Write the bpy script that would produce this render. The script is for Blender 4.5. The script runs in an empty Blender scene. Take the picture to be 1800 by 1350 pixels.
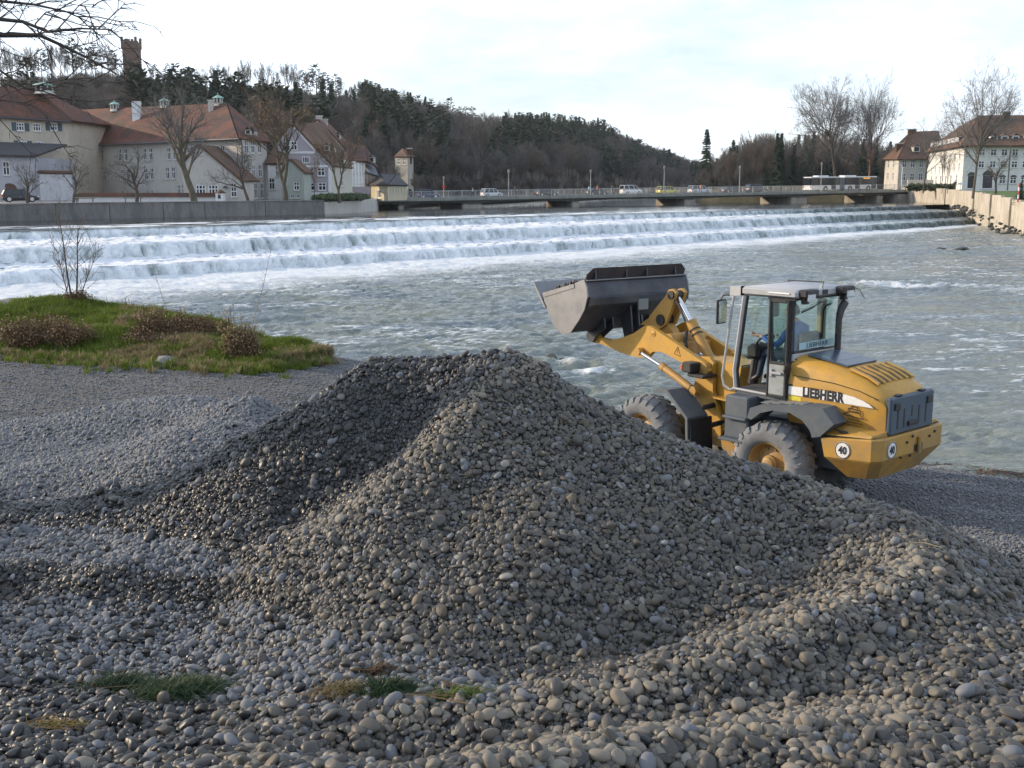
import bpy, math, random
import numpy as np
from mathutils import Vector, Matrix, Euler

R = math.radians
SC = bpy.context.scene
COL = SC.collection
PI = math.pi

# ------------------------------------------------------------------ camera
FPX = 1966.0
CAMH = 4.82
PITCH = math.atan(345 / FPX)
cd = bpy.data.cameras.new('camera')
cam = bpy.data.objects.new('camera', cd)
COL.objects.link(cam)
cd.sensor_width = 36.0
cd.lens = FPX / 1800 * 36
cd.clip_start = 0.1
cd.clip_end = 6000
cam.location = (0, 0, CAMH)
cam.rotation_euler = (PI / 2 - PITCH, 0, 0)
SC.camera = cam

# ------------------------------------------------------------------ light
SUN_AZ = R(-74)          # from +Y, negative = towards -X
SUN_EL = R(18)
w = bpy.data.worlds.new('World')
SC.world = w
w.use_nodes = True
nt = w.node_tree
nt.nodes.clear()
wo = nt.nodes.new('ShaderNodeOutputWorld')
bg = nt.nodes.new('ShaderNodeBackground')
sky = nt.nodes.new('ShaderNodeTexSky')
sky.sky_type = 'NISHITA'
sky.sun_disc = False
sky.sun_elevation = SUN_EL
sky.sun_rotation = SUN_AZ
sky.altitude = 600
sky.air_density = 1.0
sky.dust_density = 0.8
sky.ozone_density = 1.2
tc = nt.nodes.new('ShaderNodeTexCoord')
mp = nt.nodes.new('ShaderNodeMapping')
mp.inputs['Scale'].default_value = (1.0, 1.0, 3.2)
n1 = nt.nodes.new('ShaderNodeTexNoise')
n1.inputs['Scale'].default_value = 2.6
n1.inputs['Detail'].default_value = 9
n1.inputs['Roughness'].default_value = 0.62
rp = nt.nodes.new('ShaderNodeMapRange')
rp.inputs['From Min'].default_value = 0.36
rp.inputs['From Max'].default_value = 0.66
rp.inputs['To Min'].default_value = 0.38
rp.inputs['To Max'].default_value = 1.0
mx = nt.nodes.new('ShaderNodeMixRGB')
# thin bright cloud veil: a brightened, whitened version of the sky behind it
hs = nt.nodes.new('ShaderNodeHueSaturation')
hs.inputs['Saturation'].default_value = 0.25
hs.inputs['Value'].default_value = 1.35
ad = nt.nodes.new('ShaderNodeMixRGB')
ad.blend_type = 'ADD'
ad.inputs['Fac'].default_value = 1.0
ad.inputs['Color2'].default_value = (5.4, 6.3, 8.0, 1)
L = nt.links.new
L(tc.outputs['Generated'], mp.inputs['Vector'])
L(mp.outputs['Vector'], n1.inputs['Vector'])
L(n1.outputs['Fac'], rp.inputs['Value'])
L(sky.outputs['Color'], hs.inputs['Color'])
L(hs.outputs['Color'], ad.inputs['Color1'])
L(rp.outputs['Result'], mx.inputs['Fac'])
L(sky.outputs['Color'], mx.inputs['Color1'])
L(ad.outputs['Color'], mx.inputs['Color2'])
L(mx.outputs['Color'], bg.inputs['Color'])
bg.inputs['Strength'].default_value = 0.13
L(bg.outputs['Background'], wo.inputs['Surface'])

sd = bpy.data.lights.new('sun', 'SUN')
sd.energy = 5.0
sd.angle = R(0.9)
sd.color = (1.0, 0.79, 0.55)
sun = bpy.data.objects.new('sun', sd)
COL.objects.link(sun)
SUND = Vector((math.sin(SUN_AZ) * math.cos(SUN_EL), math.cos(SUN_AZ) * math.cos(SUN_EL), math.sin(SUN_EL)))
sun.rotation_euler = SUND.to_track_quat('Z', 'Y').to_euler()
sun.location = (-40, 20, 40)

SC.view_settings.view_transform = 'Standard'
SC.view_settings.look = 'None'
SC.view_settings.gamma = 1.0
SC.view_settings.exposure = -0.08
SC.view_settings.use_curve_mapping = False
SC.render.engine = 'CYCLES'
SC.cycles.use_denoising = True
SC.cycles.max_bounces = 8
SC.cycles.transparent_max_bounces = 16
SC.cycles.volume_bounces = 0
SC.cycles.sample_clamp_indirect = 6.0
SC.cycles.caustics_reflective = False
SC.cycles.caustics_refractive = False

# ------------------------------------------------------------------ helpers
def ray(px, py):
    u = (px - 900) / FPX
    v = (675 - py) / FPX
    return Vector((u, math.cos(PITCH) + v * math.sin(PITCH), -math.sin(PITCH) + v * math.cos(PITCH)))

def at(px, py, Y):
    """The point that stands Y metres ahead on the line of sight of photo point (px, py)."""
    r = ray(px, py)
    return Vector((0, 0, CAMH)) + r * (Y / r.y)

def atz(px, py, z):
    r = ray(px, py)
    return Vector((0, 0, CAMH)) + r * ((z - CAMH) / r.z)

def kx(py):
    """how far a photo column spreads sideways at a photo row (the camera looks slightly down)"""
    return 1.0 / (math.cos(PITCH) + (675 - py) / FPX * math.sin(PITCH))

def project(P):
    P = np.asarray(P, float); d = P - np.array([0, 0, CAMH])
    y = d[..., 1] * math.cos(PITCH) - d[..., 2] * math.sin(PITCH); z = d[..., 1] * math.sin(PITCH) + d[..., 2] * math.cos(PITCH)
    return 900 + FPX * d[..., 0] / y, 675 - FPX * z / y

def hash2(ix, iy, seed=0):
    n = (ix.astype(np.int64) * 374761393 + iy.astype(np.int64) * 668265263 + seed * 1442695041) & 0x7fffffff
    n = ((n ^ (n >> 13)) * 1274126177) & 0x7fffffff
    n = (n ^ (n >> 16)) & 0xffffff
    return n / float(0xffffff)

def vnoise(x, y, seed=0):
    ix = np.floor(x); iy = np.floor(y)
    fx = x - ix; fy = y - iy
    fx = fx * fx * fx * (fx * (fx * 6 - 15) + 10); fy = fy * fy * fy * (fy * (fy * 6 - 15) + 10)
    a = hash2(ix, iy, seed); b = hash2(ix + 1, iy, seed)
    c = hash2(ix, iy + 1, seed); d = hash2(ix + 1, iy + 1, seed)
    return a + (b - a) * fx + (c - a) * fy + (a - b - c + d) * fx * fy

def fbm(x, y, octv=4, seed=0, gain=0.5):
    s = 0; a = 1.0; t = 0
    for o in range(octv):
        s = s + a * vnoise(x * 2 ** o + o * 17.3, y * 2 ** o - o * 9.1, seed + o)
        t += a; a *= gain
    return s / t

def sstep(a, b, x):
    t = np.clip((x - a) / (b - a), 0, 1)
    return t * t * (3 - 2 * t)

class MB:
    def __init__(s):
        s.v = []; s.f = []
    def add(s, vs, fs):
        o = len(s.v)
        s.v.extend([tuple(p) for p in vs])
        s.f.extend([tuple(i + o for i in f) for f in fs])
        return s
    def merge(s, o):
        return s.add(o.v, o.f)
    def box(s, x0, x1, y0, y1, z0, z1):
        vs = [(x0, y0, z0), (x1, y0, z0), (x1, y1, z0), (x0, y1, z0), (x0, y0, z1), (x1, y0, z1), (x1, y1, z1), (x0, y1, z1)]
        return s.add(vs, [(0, 3, 2, 1), (4, 5, 6, 7), (0, 1, 5, 4), (1, 2, 6, 5), (2, 3, 7, 6), (3, 0, 4, 7)])
    def cbox(s, x0, x1, y0, y1, z0, z1, c=0.02):
        """a box with chamfered edges"""
        vs = []; 
        pts = [(x0 + c, y0), (x1 - c, y0), (x1, y0 + c), (x1, y1 - c), (x1 - c, y1), (x0 + c, y1), (x0, y1 - c), (x0, y0 + c)]
        cx, cy = (x0 + x1) / 2, (y0 + y1) / 2
        def shrink(p):
            return (p[0] + (c if p[0] < cx else -c) * 0.9, p[1] + (c if p[1] < cy else -c) * 0.9)
        rings = [[(*shrink(p), z0) for p in pts], [(*p, z0 + c) for p in pts], [(*p, z1 - c) for p in pts], [(*shrink(p), z1) for p in pts]]
        return s.loft(rings, True, True)
    def loft(s, rings, cap0=True, cap1=True, closed=True):
        n = len(rings[0]); vs = [p for r in rings for p in r]; fs = []
        for i in range(len(rings) - 1):
            for j in range(n if closed else n - 1):
                k = (j + 1) % n
                fs.append((i * n + j, i * n + k, (i + 1) * n + k, (i + 1) * n + j))
        if cap0: fs.append(tuple(range(n - 1, -1, -1)))
        if cap1: fs.append(tuple((len(rings) - 1) * n + j for j in range(n)))
        return s.add(vs, fs)
    def prism(s, poly, a, b, axis='y'):
        """poly of 2D points extruded from a to b; axis y: poly=(x,z); x: poly=(y,z); z: poly=(x,y)"""
        def P(p, t):
            return (p[0], t, p[1]) if axis == 'y' else ((t, p[0], p[1]) if axis == 'x' else (p[0], p[1], t))
        return s.loft([[P(p, a) for p in poly], [P(p, b) for p in poly]])
    def tube(s, path, r, n=8, cap=True):
        path = [Vector(p) for p in path]
        m = len(path)
        rs = r if isinstance(r, (list, tuple)) else [r] * m
        rings = []
        prev = None
        for i, p in enumerate(path):
            d = (path[min(i + 1, m - 1)] - path[max(i - 1, 0)])
            if d.length < 1e-9: d = Vector((0, 0, 1))
            d.normalize()
            if prev is None:
                a = Vector((0, 0, 1)) if abs(d.z) < 0.9 else Vector((1, 0, 0))
                u = d.cross(a).normalized()
            else:
                u = (prev - d * prev.dot(d))
                if u.length < 1e-6: u = d.orthogonal()
                u.normalize()
            prev = u
            v = d.cross(u)
            rings.append([p + (u * math.cos(2 * PI * k / n) + v * math.sin(2 * PI * k / n)) * rs[i] for k in range(n)])
        return s.loft(rings, cap, cap)
    def lathe(s, prof, c=(0, 0, 0), axis='y', n=24, cap=False):
        """prof = [(r, t)] turned about an axis"""
        rings = []
        for r, t in prof:
            ring = []
            for k in range(n):
                a = 2 * PI * k / n
                if axis == 'y': ring.append((c[0] + r * math.cos(a), c[1] + t, c[2] + r * math.sin(a)))
                elif axis == 'z': ring.append((c[0] + r * math.cos(a), c[1] + r * math.sin(a), c[2] + t))
                else: ring.append((c[0] + t, c[1] + r * math.cos(a), c[2] + r * math.sin(a)))
            rings.append(ring)
        return s.loft(rings, cap, cap)
    def quad(s, a, b, c, d):
        return s.add([a, b, c, d], [(0, 1, 2, 3)])
    def plate(s, pts, n, t):
        """a flat polygon with thickness t along n"""
        n = Vector(n).normalized() * t
        return s.loft([[Vector(p) for p in pts], [Vector(p) + n for p in pts]])
    def xf(s, m):
        s.v = [tuple(m @ Vector(p)) for p in s.v]
        return s
    def mesh(s, name, mat=None, smooth=False):
        me = bpy.data.meshes.new(name)
        me.from_pydata(s.v, [], s.f)
        me.validate()
        if mat is not None:
            for m_ in (mat if isinstance(mat, (list, tuple)) else [mat]): me.materials.append(m_)
        fixnorm(me)
        if smooth:
            me.polygons.foreach_set('use_smooth', [True] * len(me.polygons))
            try: me.set_sharp_from_angle(angle=R(40))
            except Exception: pass
        me.update()
        return me

def fixnorm(me):
    import bmesh
    if len(me.polygons) > 60000: return
    bm = bmesh.new(); bm.from_mesh(me)
    bmesh.ops.recalc_face_normals(bm, faces=bm.faces)
    bm.to_mesh(me); bm.free()

def link(name, data, parent=None, loc=None, rot=None):
    o = bpy.data.objects.new(name, data)
    COL.objects.link(o)
    if parent is not None: o.parent = parent
    if loc is not None: o.location = loc
    if rot is not None: o.rotation_euler = rot
    return o

def obj(name, mb, mat, parent=None, smooth=False, loc=None, rot=None):
    return link(name, mb.mesh(name, mat, smooth), parent, loc, rot)

def tag(o, label=None, cat=None, group=None, kind=None):
    if label: o['label'] = label
    if cat: o['category'] = cat
    if group: o['group'] = group
    if kind: o['kind'] = kind
    return o

def empty(name, loc=(0, 0, 0), rz=0):
    o = bpy.data.objects.new(name, None)
    COL.objects.link(o)
    o.location = loc; o.rotation_euler = (0, 0, rz)
    o.empty_display_size = 0.3
    return o

def copy_tree(o, parent=None, kids=None):
    c = o.copy(); COL.objects.link(c)
    if parent is not None: c.parent = parent
    for ch in (kids or KIDS(o)): copy_tree(ch, c)
    return c

def KIDS(o):
    return [x for x in SC.objects if x.parent == o]

def gridmesh(name, X, Y, Z, mat, attrs=None, smooth=True):
    """X, Y, Z are (m, n) arrays -> a quad sheet; attrs = {name: (m, n) floats}"""
    m, n = X.shape
    co = np.stack([X, Y, Z], -1).reshape(-1, 3).astype(np.float32)
    i = np.arange(m * n).reshape(m, n)
    q = np.stack([i[:-1, :-1], i[:-1, 1:], i[1:, 1:], i[1:, :-1]], -1).reshape(-1, 4)
    # orient upward
    a = co[q[0, 1]] - co[q[0, 0]]; b = co[q[0, 3]] - co[q[0, 0]]
    if a[0] * b[1] - a[1] * b[0] < 0: q = q[:, ::-1]
    me = bpy.data.meshes.new(name)
    me.vertices.add(len(co)); me.vertices.foreach_set('co', co.ravel())
    me.loops.add(q.size); me.loops.foreach_set('vertex_index', q.ravel().astype(np.int32))
    me.polygons.add(len(q))
    me.polygons.foreach_set('loop_start', np.arange(0, q.size, 4, dtype=np.int32))
    try: me.polygons.foreach_set('loop_total', np.full(len(q), 4, dtype=np.int32))
    except Exception: pass
    me.update(calc_edges=True)
    if smooth: me.polygons.foreach_set('use_smooth', np.ones(len(q), dtype=bool))
    for k, v in (attrs or {}).items():
        at_ = me.attributes.new(k, 'FLOAT', 'POINT'); at_.data.foreach_set('value', np.asarray(v, dtype=np.float32).ravel())
    if mat: me.materials.append(mat)
    me.validate()
    return me

# ------------------------------------------------------------------ materials
MATS = {}
class NT:
    """tiny node builder"""
    def __init__(s, name):
        s.m = bpy.data.materials.new(name); s.m.use_nodes = True
        s.t = s.m.node_tree
        s.b = s.t.nodes['Principled BSDF']
    def n(s, typ, **kw):
        nd = s.t.nodes.new(typ)
        for k, v in kw.items():
            if k in nd.inputs and not hasattr(nd, k): nd.inputs[k].default_value = v
            else:
                try: setattr(nd, k, v)
                except Exception: nd.inputs[k].default_value = v
        return nd
    def l(s, a, b):
        s.t.links.new(a, b)
    def noise(s, scale, detail=4, rough=0.55, coord='Object', vec=None, dist=0.0):
        if vec is None:
            c = s.n('ShaderNodeTexCoord'); vec = c.outputs[coord]
        nz = s.n('ShaderNodeTexNoise')
        nz.inputs['Scale'].default_value = scale; nz.inputs['Detail'].default_value = detail
        nz.inputs['Roughness'].default_value = rough; nz.inputs['Distortion'].default_value = dist
        s.l(vec, nz.inputs['Vector'])
        return nz.outputs['Fac']
    def ramp(s, fac, stops, interp='LINEAR'):
        r = s.n('ShaderNodeValToRGB'); e = r.color_ramp.elements
        r.color_ramp.interpolation = interp
        while len(e) < len(stops): e.new(0.5)
        for i, (p, c) in enumerate(stops):
            e[i].position = p; e[i].color = (*c, 1) if len(c) == 3 else c
        s.l(fac, r.inputs['Fac'])
        return r.outputs['Color']
    def mix(s, fac, a, b, mode='MIX'):
        m = s.n('ShaderNodeMixRGB'); m.blend_type = mode
        for k, v in (('Fac', fac), ('Color1', a), ('Color2', b)):
            if isinstance(v, (int, float)): m.inputs[k].default_value = v
            elif isinstance(v, tuple): m.inputs[k].default_value = (*v, 1) if len(v) == 3 else v
            else: s.l(v, m.inputs[k])
        return m.outputs['Color']
    def math(s, op, a, b=0.0):
        m = s.n('ShaderNodeMath'); m.operation = op
        for k, v in ((0, a), (1, b)):
            if isinstance(v, (int, float)): m.inputs[k].default_value = v
            else: s.l(v, m.inputs[k])
        return m.outputs[0]
    def maprange(s, v, a, b, c=0.0, d=1.0):
        m = s.n('ShaderNodeMapRange')
        for k, x in (('From Min', a), ('From Max', b), ('To Min', c), ('To Max', d)): m.inputs[k].default_value = x
        s.l(v, m.inputs['Value'])
        return m.outputs['Result']
    def bump(s, h, strength=0.3, dist=0.05):
        b = s.n('ShaderNodeBump'); b.inputs['Strength'].default_value = strength; b.inputs['Distance'].default_value = dist
        s.l(h, b.inputs['Height']); s.l(b.outputs['Normal'], s.b.inputs['Normal'])
        return b
    def col(s, c):
        if isinstance(c, tuple): s.b.inputs['Base Color'].default_value = (*c, 1)
        else: s.l(c, s.b.inputs['Base Color'])
    def rough(s, r):
        if isinstance(r, (int, float)): s.b.inputs['Roughness'].default_value = r
        else: s.l(r, s.b.inputs['Roughness'])

def sc(c, k):
    return tuple(min(1.0, x * k) for x in c)

def mk(name, base, rough=0.6, var=0.2, scale=4.0, metal=0.0, bump=0.0, bscale=None, dirt=None, dirt_amt=0.4, coord='Object', spec=None):
    if name in MATS: return MATS[name]
    t = NT(name)
    f = t.noise(scale, 6, 0.6, coord)
    c = t.ramp(f, [(0.3, sc(base, 1 - var)), (0.7, sc(base, 1 + var))])
    if dirt is not None:
        f2 = t.noise(scale * 2.3, 8, 0.7, coord)
        k = t.maprange(f2, 0.5, 0.72, 0, dirt_amt)
        c = t.mix(k, c, dirt)
    t.col(c); t.rough(rough)
    t.b.inputs['Metallic'].default_value = metal
    if spec is not None: t.b.inputs['Specular IOR Level'].default_value = spec
    if bump:
        t.bump(t.noise(bscale or scale * 6, 6, 0.6, coord), bump, 0.02)
    MATS[name] = t.m
    return t.m

def glass(name, tint=(0.75, 0.9, 0.88), alpha=0.25, rough=0.03):
    if name in MATS: return MATS[name]
    m = bpy.data.materials.new(name); m.use_nodes = True
    t = m.node_tree; t.nodes.clear()
    o = t.nodes.new('ShaderNodeOutputMaterial')
    tr = t.nodes.new('ShaderNodeBsdfTransparent'); tr.inputs['Color'].default_value = (*tint, 1)
    gl = t.nodes.new('ShaderNodeBsdfGlossy'); gl.inputs['Roughness'].default_value = rough
    gl.inputs['Color'].default_value = (0.9, 0.95, 1, 1)
    mx_ = t.nodes.new('ShaderNodeMixShader')
    lw = t.nodes.new('ShaderNodeLayerWeight'); lw.inputs['Blend'].default_value = .5
    fr = t.nodes.new('ShaderNodeMath'); fr.operation = 'POWER'; fr.inputs[1].default_value = 4.0; t.links.new(lw.outputs['Facing'], fr.inputs[0])
    mr = t.nodes.new('ShaderNodeMath'); mr.operation = 'ADD'; mr.inputs[1].default_value = .04 + alpha * 0.3
    t.links.new(fr.outputs[0], mr.inputs[0]); t.links.new(mr.outputs[0], mx_.inputs[0])
    t.links.new(tr.outputs[0], mx_.inputs[1]); t.links.new(gl.outputs[0], mx_.inputs[2])
    t.links.new(mx_.outputs[0], o.inputs['Surface'])
    MATS[name] = m
    return m

# ------------------------------------------------------------------ scatter (instances on points)
def make_scatter(name, pts, rots, scl, protos, pick=None, seed=0):
    pts = np.asarray(pts, dtype=np.float32)
    n = len(pts)
    me = bpy.data.meshes.new(name)
    me.vertices.add(n); me.vertices.foreach_set('co', pts.ravel())
    a = me.attributes.new('rot', 'FLOAT_VECTOR', 'POINT'); a.data.foreach_set('vector', np.asarray(rots, dtype=np.float32).ravel())
    scl = np.asarray(scl, dtype=np.float32)
    if scl.ndim == 1: scl = np.repeat(scl[:, None], 3, 1)
    a = me.attributes.new('scl', 'FLOAT_VECTOR', 'POINT'); a.data.foreach_set('vector', scl.ravel())
    rs = np.random.RandomState(seed)
    if pick is None: pick = rs.randint(0, len(protos), n)
    a = me.attributes.new('pick', 'INT', 'POINT'); a.data.foreach_set('value', np.asarray(pick, dtype=np.int32))
    o = bpy.data.objects.new(name, me); COL.objects.link(o)
    c = bpy.data.collections.new(name + '_kinds')
    for i, p in enumerate(protos):
        q = bpy.data.objects.new('%s_kind_%s' % (name, chr(97 + i // 26) + chr(97 + i % 26)), p); c.objects.link(q)
    g = bpy.data.node_groups.new(name + '_nodes', 'GeometryNodeTree')
    g.interface.new_socket('Geometry', in_out='INPUT', socket_type='NodeSocketGeometry')
    g.interface.new_socket('Geometry', in_out='OUTPUT', socket_type='NodeSocketGeometry')
    gi = g.nodes.new('NodeGroupInput'); go = g.nodes.new('NodeGroupOutput')
    ip = g.nodes.new('GeometryNodeInstanceOnPoints')
    ci = g.nodes.new('GeometryNodeCollectionInfo'); ci.inputs['Collection'].default_value = c
    ci.inputs['Separate Children'].default_value = True; ci.inputs['Reset Children'].default_value = True
    def att(nm, typ):
        k = g.nodes.new('GeometryNodeInputNamedAttribute'); k.data_type = typ; k.inputs['Name'].default_value = nm
        return k.outputs['Attribute']
    g.links.new(gi.outputs[0], ip.inputs['Points'])
    g.links.new(ci.outputs[0], ip.inputs['Instance'])
    ip.inputs['Pick Instance'].default_value = True
    g.links.new(att('pick', 'INT'), ip.inputs['Instance Index'])
    e2r = g.nodes.new('FunctionNodeEulerToRotation')
    g.links.new(att('rot', 'FLOAT_VECTOR'), e2r.inputs[0])
    g.links.new(e2r.outputs[0], ip.inputs['Rotation'])
    g.links.new(att('scl', 'FLOAT_VECTOR'), ip.inputs['Scale'])
    g.links.new(ip.outputs[0], go.inputs[0])
    md = o.modifiers.new('scatter', 'NODES'); md.node_group = g
    return o

def in_view(P, margin=0.12):
    """points inside the camera's view widened by a margin (so a small step aside still sees them)"""
    P = np.asarray(P)
    d = P - np.array([0, 0, CAMH])
    y = d[:, 1] * math.cos(PITCH) - d[:, 2] * math.sin(PITCH)
    z = d[:, 1] * math.sin(PITCH) + d[:, 2] * math.cos(PITCH)
    u = d[:, 0] / np.maximum(y, 0.01); v = z / np.maximum(y, 0.01)
    return (y > 0.3) & (np.abs(u) < 0.458 + margin) & (np.abs(v) < 0.3435 + margin)
# ------------------------------------------------------------------ near ground: gravel heaps, beach, bank
CP = []
def cp(*tr):
    for px, py, Y in tr:
        p = at(px, py, Y); CP.append((p.x, p.y, p.z))
def cz(*tr):
    for t in tr: CP.append(t)
# skyline of the big heap (right)
cp((900, 617, 9.2), (960, 645, 9.2), (1000, 675, 9.2), (1120, 735, 9.1), (1210, 773, 9.0), (1300, 803, 9.0), (1440, 845, 8.8), (1560, 881, 8.5),
   (1700, 940, 8.5), (1800, 990, 8.4), (1900, 1040, 8.3))
# skyline of the left shoulder
cp((840, 622, 9.35), (780, 624, 9.45), (720, 626, 9.55), (650, 630, 9.6), (600, 660, 9.6), (560, 690, 9.6), (480, 735, 9.6), (400, 780, 9.6), (300, 830, 9.8), (200, 860, 10.0),
   (100, 880, 10.2), (0, 885, 10.3), (-150, 890, 10.4))
SKYN = len(CP)
for _x, _y, _z in list(CP[:SKYN]):
    CP.append((_x, _y + .4, _z - .12)); CP.append((_x, _y + 1.0, _z - .5))
# the old shelf behind the left shoulder
cp((300, 702, 19.2), (150, 722, 18.6), (0, 740, 18), (-150, 745, 18), (450, 690, 15.5), (380, 697, 17.5), (100, 800, 15), (250, 760, 16), (0, 850, 12.6), (350, 740, 15), (160, 845, 12.3), (420, 745, 12.8), (270, 815, 11.9), (-150, 850, 12.8))
# dark left face, its gully and the floor below
cp((400, 900, 8.8), (400, 985, 8.25), (200, 930, 9.3), (200, 965, 8.9), (0, 950, 9.3), (0, 985, 8.7), (300, 950, 8.8), (200, 1001, 8.32), (200, 1034, 8.22), (0, 990, 8.5), (0, 1024, 8.38), (300, 1014, 8.22), (300, 1048, 8.1),
   (200, 1062, 7.98), (200, 1100, 7.6), (200, 1200, 6.68), (200, 1240, 6.15), (200, 1285, 5.8), (200, 1350, 5.3), (0, 1100, 7.6), (0, 1200, 6.68), (0, 1350, 5.25), (400, 1060, 7.95), (400, 1100, 7.55), (400, 1200, 6.65), (450, 1345, 4.95), (-150, 1200, 6.5), (-150, 1050, 7.9))
cp((780, 660, 9.28), (700, 770, 9.1), (640, 810, 9.0), (600, 835, 8.93), (540, 880, 8.82), (500, 905, 8.76), (640, 850, 8.62), (560, 905, 8.48), (700, 690, 9.3), (600, 740, 9.15), (500, 830, 9.0))
cp((440, 935, 8.5), (480, 890, 8.72), (390, 965, 8.35))
# the rib that runs down from the peak
cp((860, 655, 8.95), (800, 720, 8.68), (760, 770, 8.5), (700, 830, 8.3), (600, 900, 8.15), (500, 960, 8.05), (430, 1000, 8.05), (370, 1022, 8.1))
# main face and hollow
cp((900, 720, 8.75), (900, 800, 8.35), (900, 900, 7.85), (900, 1000, 7.35), (900, 1100, 6.95), (900, 1150, 6.75), (900, 1200, 6.48), (1100, 800, 8.6), (1100, 900, 8.0), (1100, 1050, 7.3), (1100, 1140, 6.95),
   (700, 950, 7.65), (700, 1080, 7.1), (700, 1180, 6.5), (550, 1050, 7.5), (550, 1180, 6.55), (1300, 900, 8.2), (1300, 1000, 7.62), (1400, 960, 8.0), (1400, 1020, 7.62), (1500, 950, 7.85), (1500, 1000, 7.5), (1540, 960, 7.7), (1200, 1130, 6.92), (1350, 1070, 7.16), (1040, 1170, 6.65), (800, 900, 7.98), (760, 850, 8.15), (1600, 960, 7.45), (1620, 1010, 7.08), (1590, 910, 8.0))
# near ribs
cp((1560, 1010, 7.05), (1450, 1060, 6.62), (1370, 1097, 6.4), (1300, 1130, 6.2), (1225, 1162, 6.1), (1150, 1190, 6.0), (1075, 1210, 5.95), (1000, 1225, 5.9), (850, 1245, 5.85), (700, 1262, 5.8), (550, 1262, 5.85))
cp((1450, 1210, 6.0), (1450, 1140, 6.3), (1370, 1222, 5.93), (1300, 1238, 5.84), (1300, 1185, 6.02), (1225, 1244, 5.84), (1150, 1249, 5.83), (1000, 1275, 5.77), (850, 1300, 5.71), (700, 1312, 5.68), (1560, 1120, 6.52), (1520, 1170, 6.2), (1620, 1100, 6.62), (1650, 1180, 6.05))
cp((1600, 1235, 5.69), (1500, 1243, 5.65), (1400, 1252, 5.55), (1300, 1264, 5.47), (1200, 1280, 5.38), (1100, 1297, 5.25), (1000, 1310, 5.12), (900, 1322, 5.03), (800, 1330, 4.96), (600, 1347, 4.88))
cp((1200, 1345, 5.2), (1400, 1345, 5.12), (1000, 1348, 5.0), (1750, 1100, 6.6), (1700, 1200, 5.9), (1750, 1345, 5.0), (1900, 1200, 5.9), (1750, 1020, 7.6))
cz((0, 0, 3.1), (-5, 0, 2.7), (5, 0, 2.8), (0, 3, 2.15), (-3, 3.5, 2.1), (3, 3.3, 2.15), (-9, 4, 2.2), (9, 3, 2.2), (-12, 0, 2.4), (12, 0, 2.2))
# behind the heap and the beach
cz((0, 12.0, 1.75), (0, 14.6, .25), (2, 11.6, 1.2), (2, 13.4, .15), (4, 10.8, 1.0), (4, 12.6, .1), (6, 10, .9), (5.6, 11.6, .15), (7.5, 10.2, .12), (8, 8.2, .9), (9, 6, 1.4), (-2, 12, 1.9), (-2, 15.2, .35),
   (4.6, 17.2, 0), (2.4, 18.9, 0), (6, 16, 0), (3, 15.5, .02), (8, 14, 0), (10, 12, 0), (6, 13.5, 0), (12, 10, .2), (14, 7, .9), (0, 17, .03), (0, 20, .02), (-3, 18, .12), (-3, 21, .15),
   (-3.6, 17.8, .5), (-5, 21, .3), (-8, 20.9, .33), (-10, 21.5, .3), (-13, 24, .3), (-6, 24, .25), (-12, 28, .3), (-5, 28.5, .2), (-20, 28, .4), (-4.3, 30.3, .12), (-18, 21.5, .5), (-22, 24, .5),
   (-3.2, 31.6, -.3), (-2, 27.5, -.1), (2.5, 22.8, -.2), (5, 21.7, -.2), (7.5, 20.1, -.2), (8.7, 18.9, -.2), (12, 16.5, -.2), (18, 12, -.2), (0, 24.6, -.2),
   (2, 27, -.8), (6, 26, -1), (12, 22, -1), (20, 18, -1), (-1, 35, -.9), (-6, 36.5, -.5), (-8, 40, -1), (-12, 40, -.9), (-24, 42, -.8), (-12, 36, .1), (-20, 36, .3), (24, 10, -.6), (20, 4, .4), (-26, 12, 1.2), (-26, 2, 2.2))
CPA = np.array(CP)
CPA[:, 2] -= .055 * (CPA[:, 2] > .9)
def tps_fit(P, Z, lam=1e-3):
    n = len(P); d2 = ((P[:, None] - P[None]) ** 2).sum(-1)
    K = 0.5 * d2 * np.log(d2 + 1e-12) + lam * np.eye(n)
    A = np.zeros((n + 3, n + 3)); A[:n, :n] = K; A[:n, n] = 1; A[:n, n + 1:] = P; A[n, :n] = 1; A[n + 1:, :n] = P.T
    return np.linalg.solve(A, np.concatenate([Z, np.zeros(3)]))
TW = tps_fit(CPA[:, :2], CPA[:, 2], 0.0015)
def hz_raw(X, Y):
    sh = X.shape; q = np.stack([X.ravel(), Y.ravel()], -1); out = np.empty(len(q))
    for i in range(0, len(q), 20000):
        b = q[i:i + 20000]; d2 = ((b[:, None] - CPA[None, :, :2]) ** 2).sum(-1)
        out[i:i + 20000] = (0.5 * d2 * np.log(d2 + 1e-12)) @ TW[:-3] + TW[-3] + b @ TW[-2:]
    return out.reshape(sh)
GX0, GX1, GY0, GY1, GS = -27.0, 25.0, -5.0, 41.0, 0.1
gx = np.arange(GX0, GX1 + GS / 2, GS); gy = np.arange(GY0, GY1 + GS / 2, GS)
HX, HY = np.meshgrid(gx, gy)
cg = 0.3
cgx = np.arange(GX0 - cg, GX1 + 2 * cg, cg); cgy = np.arange(GY0 - cg, GY1 + 2 * cg, cg)
_a, _b = np.meshgrid(cgx, cgy)
near = (HY < 13) & (np.abs(HX) < 8)
CZ = hz_raw(_a, _b)
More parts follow.
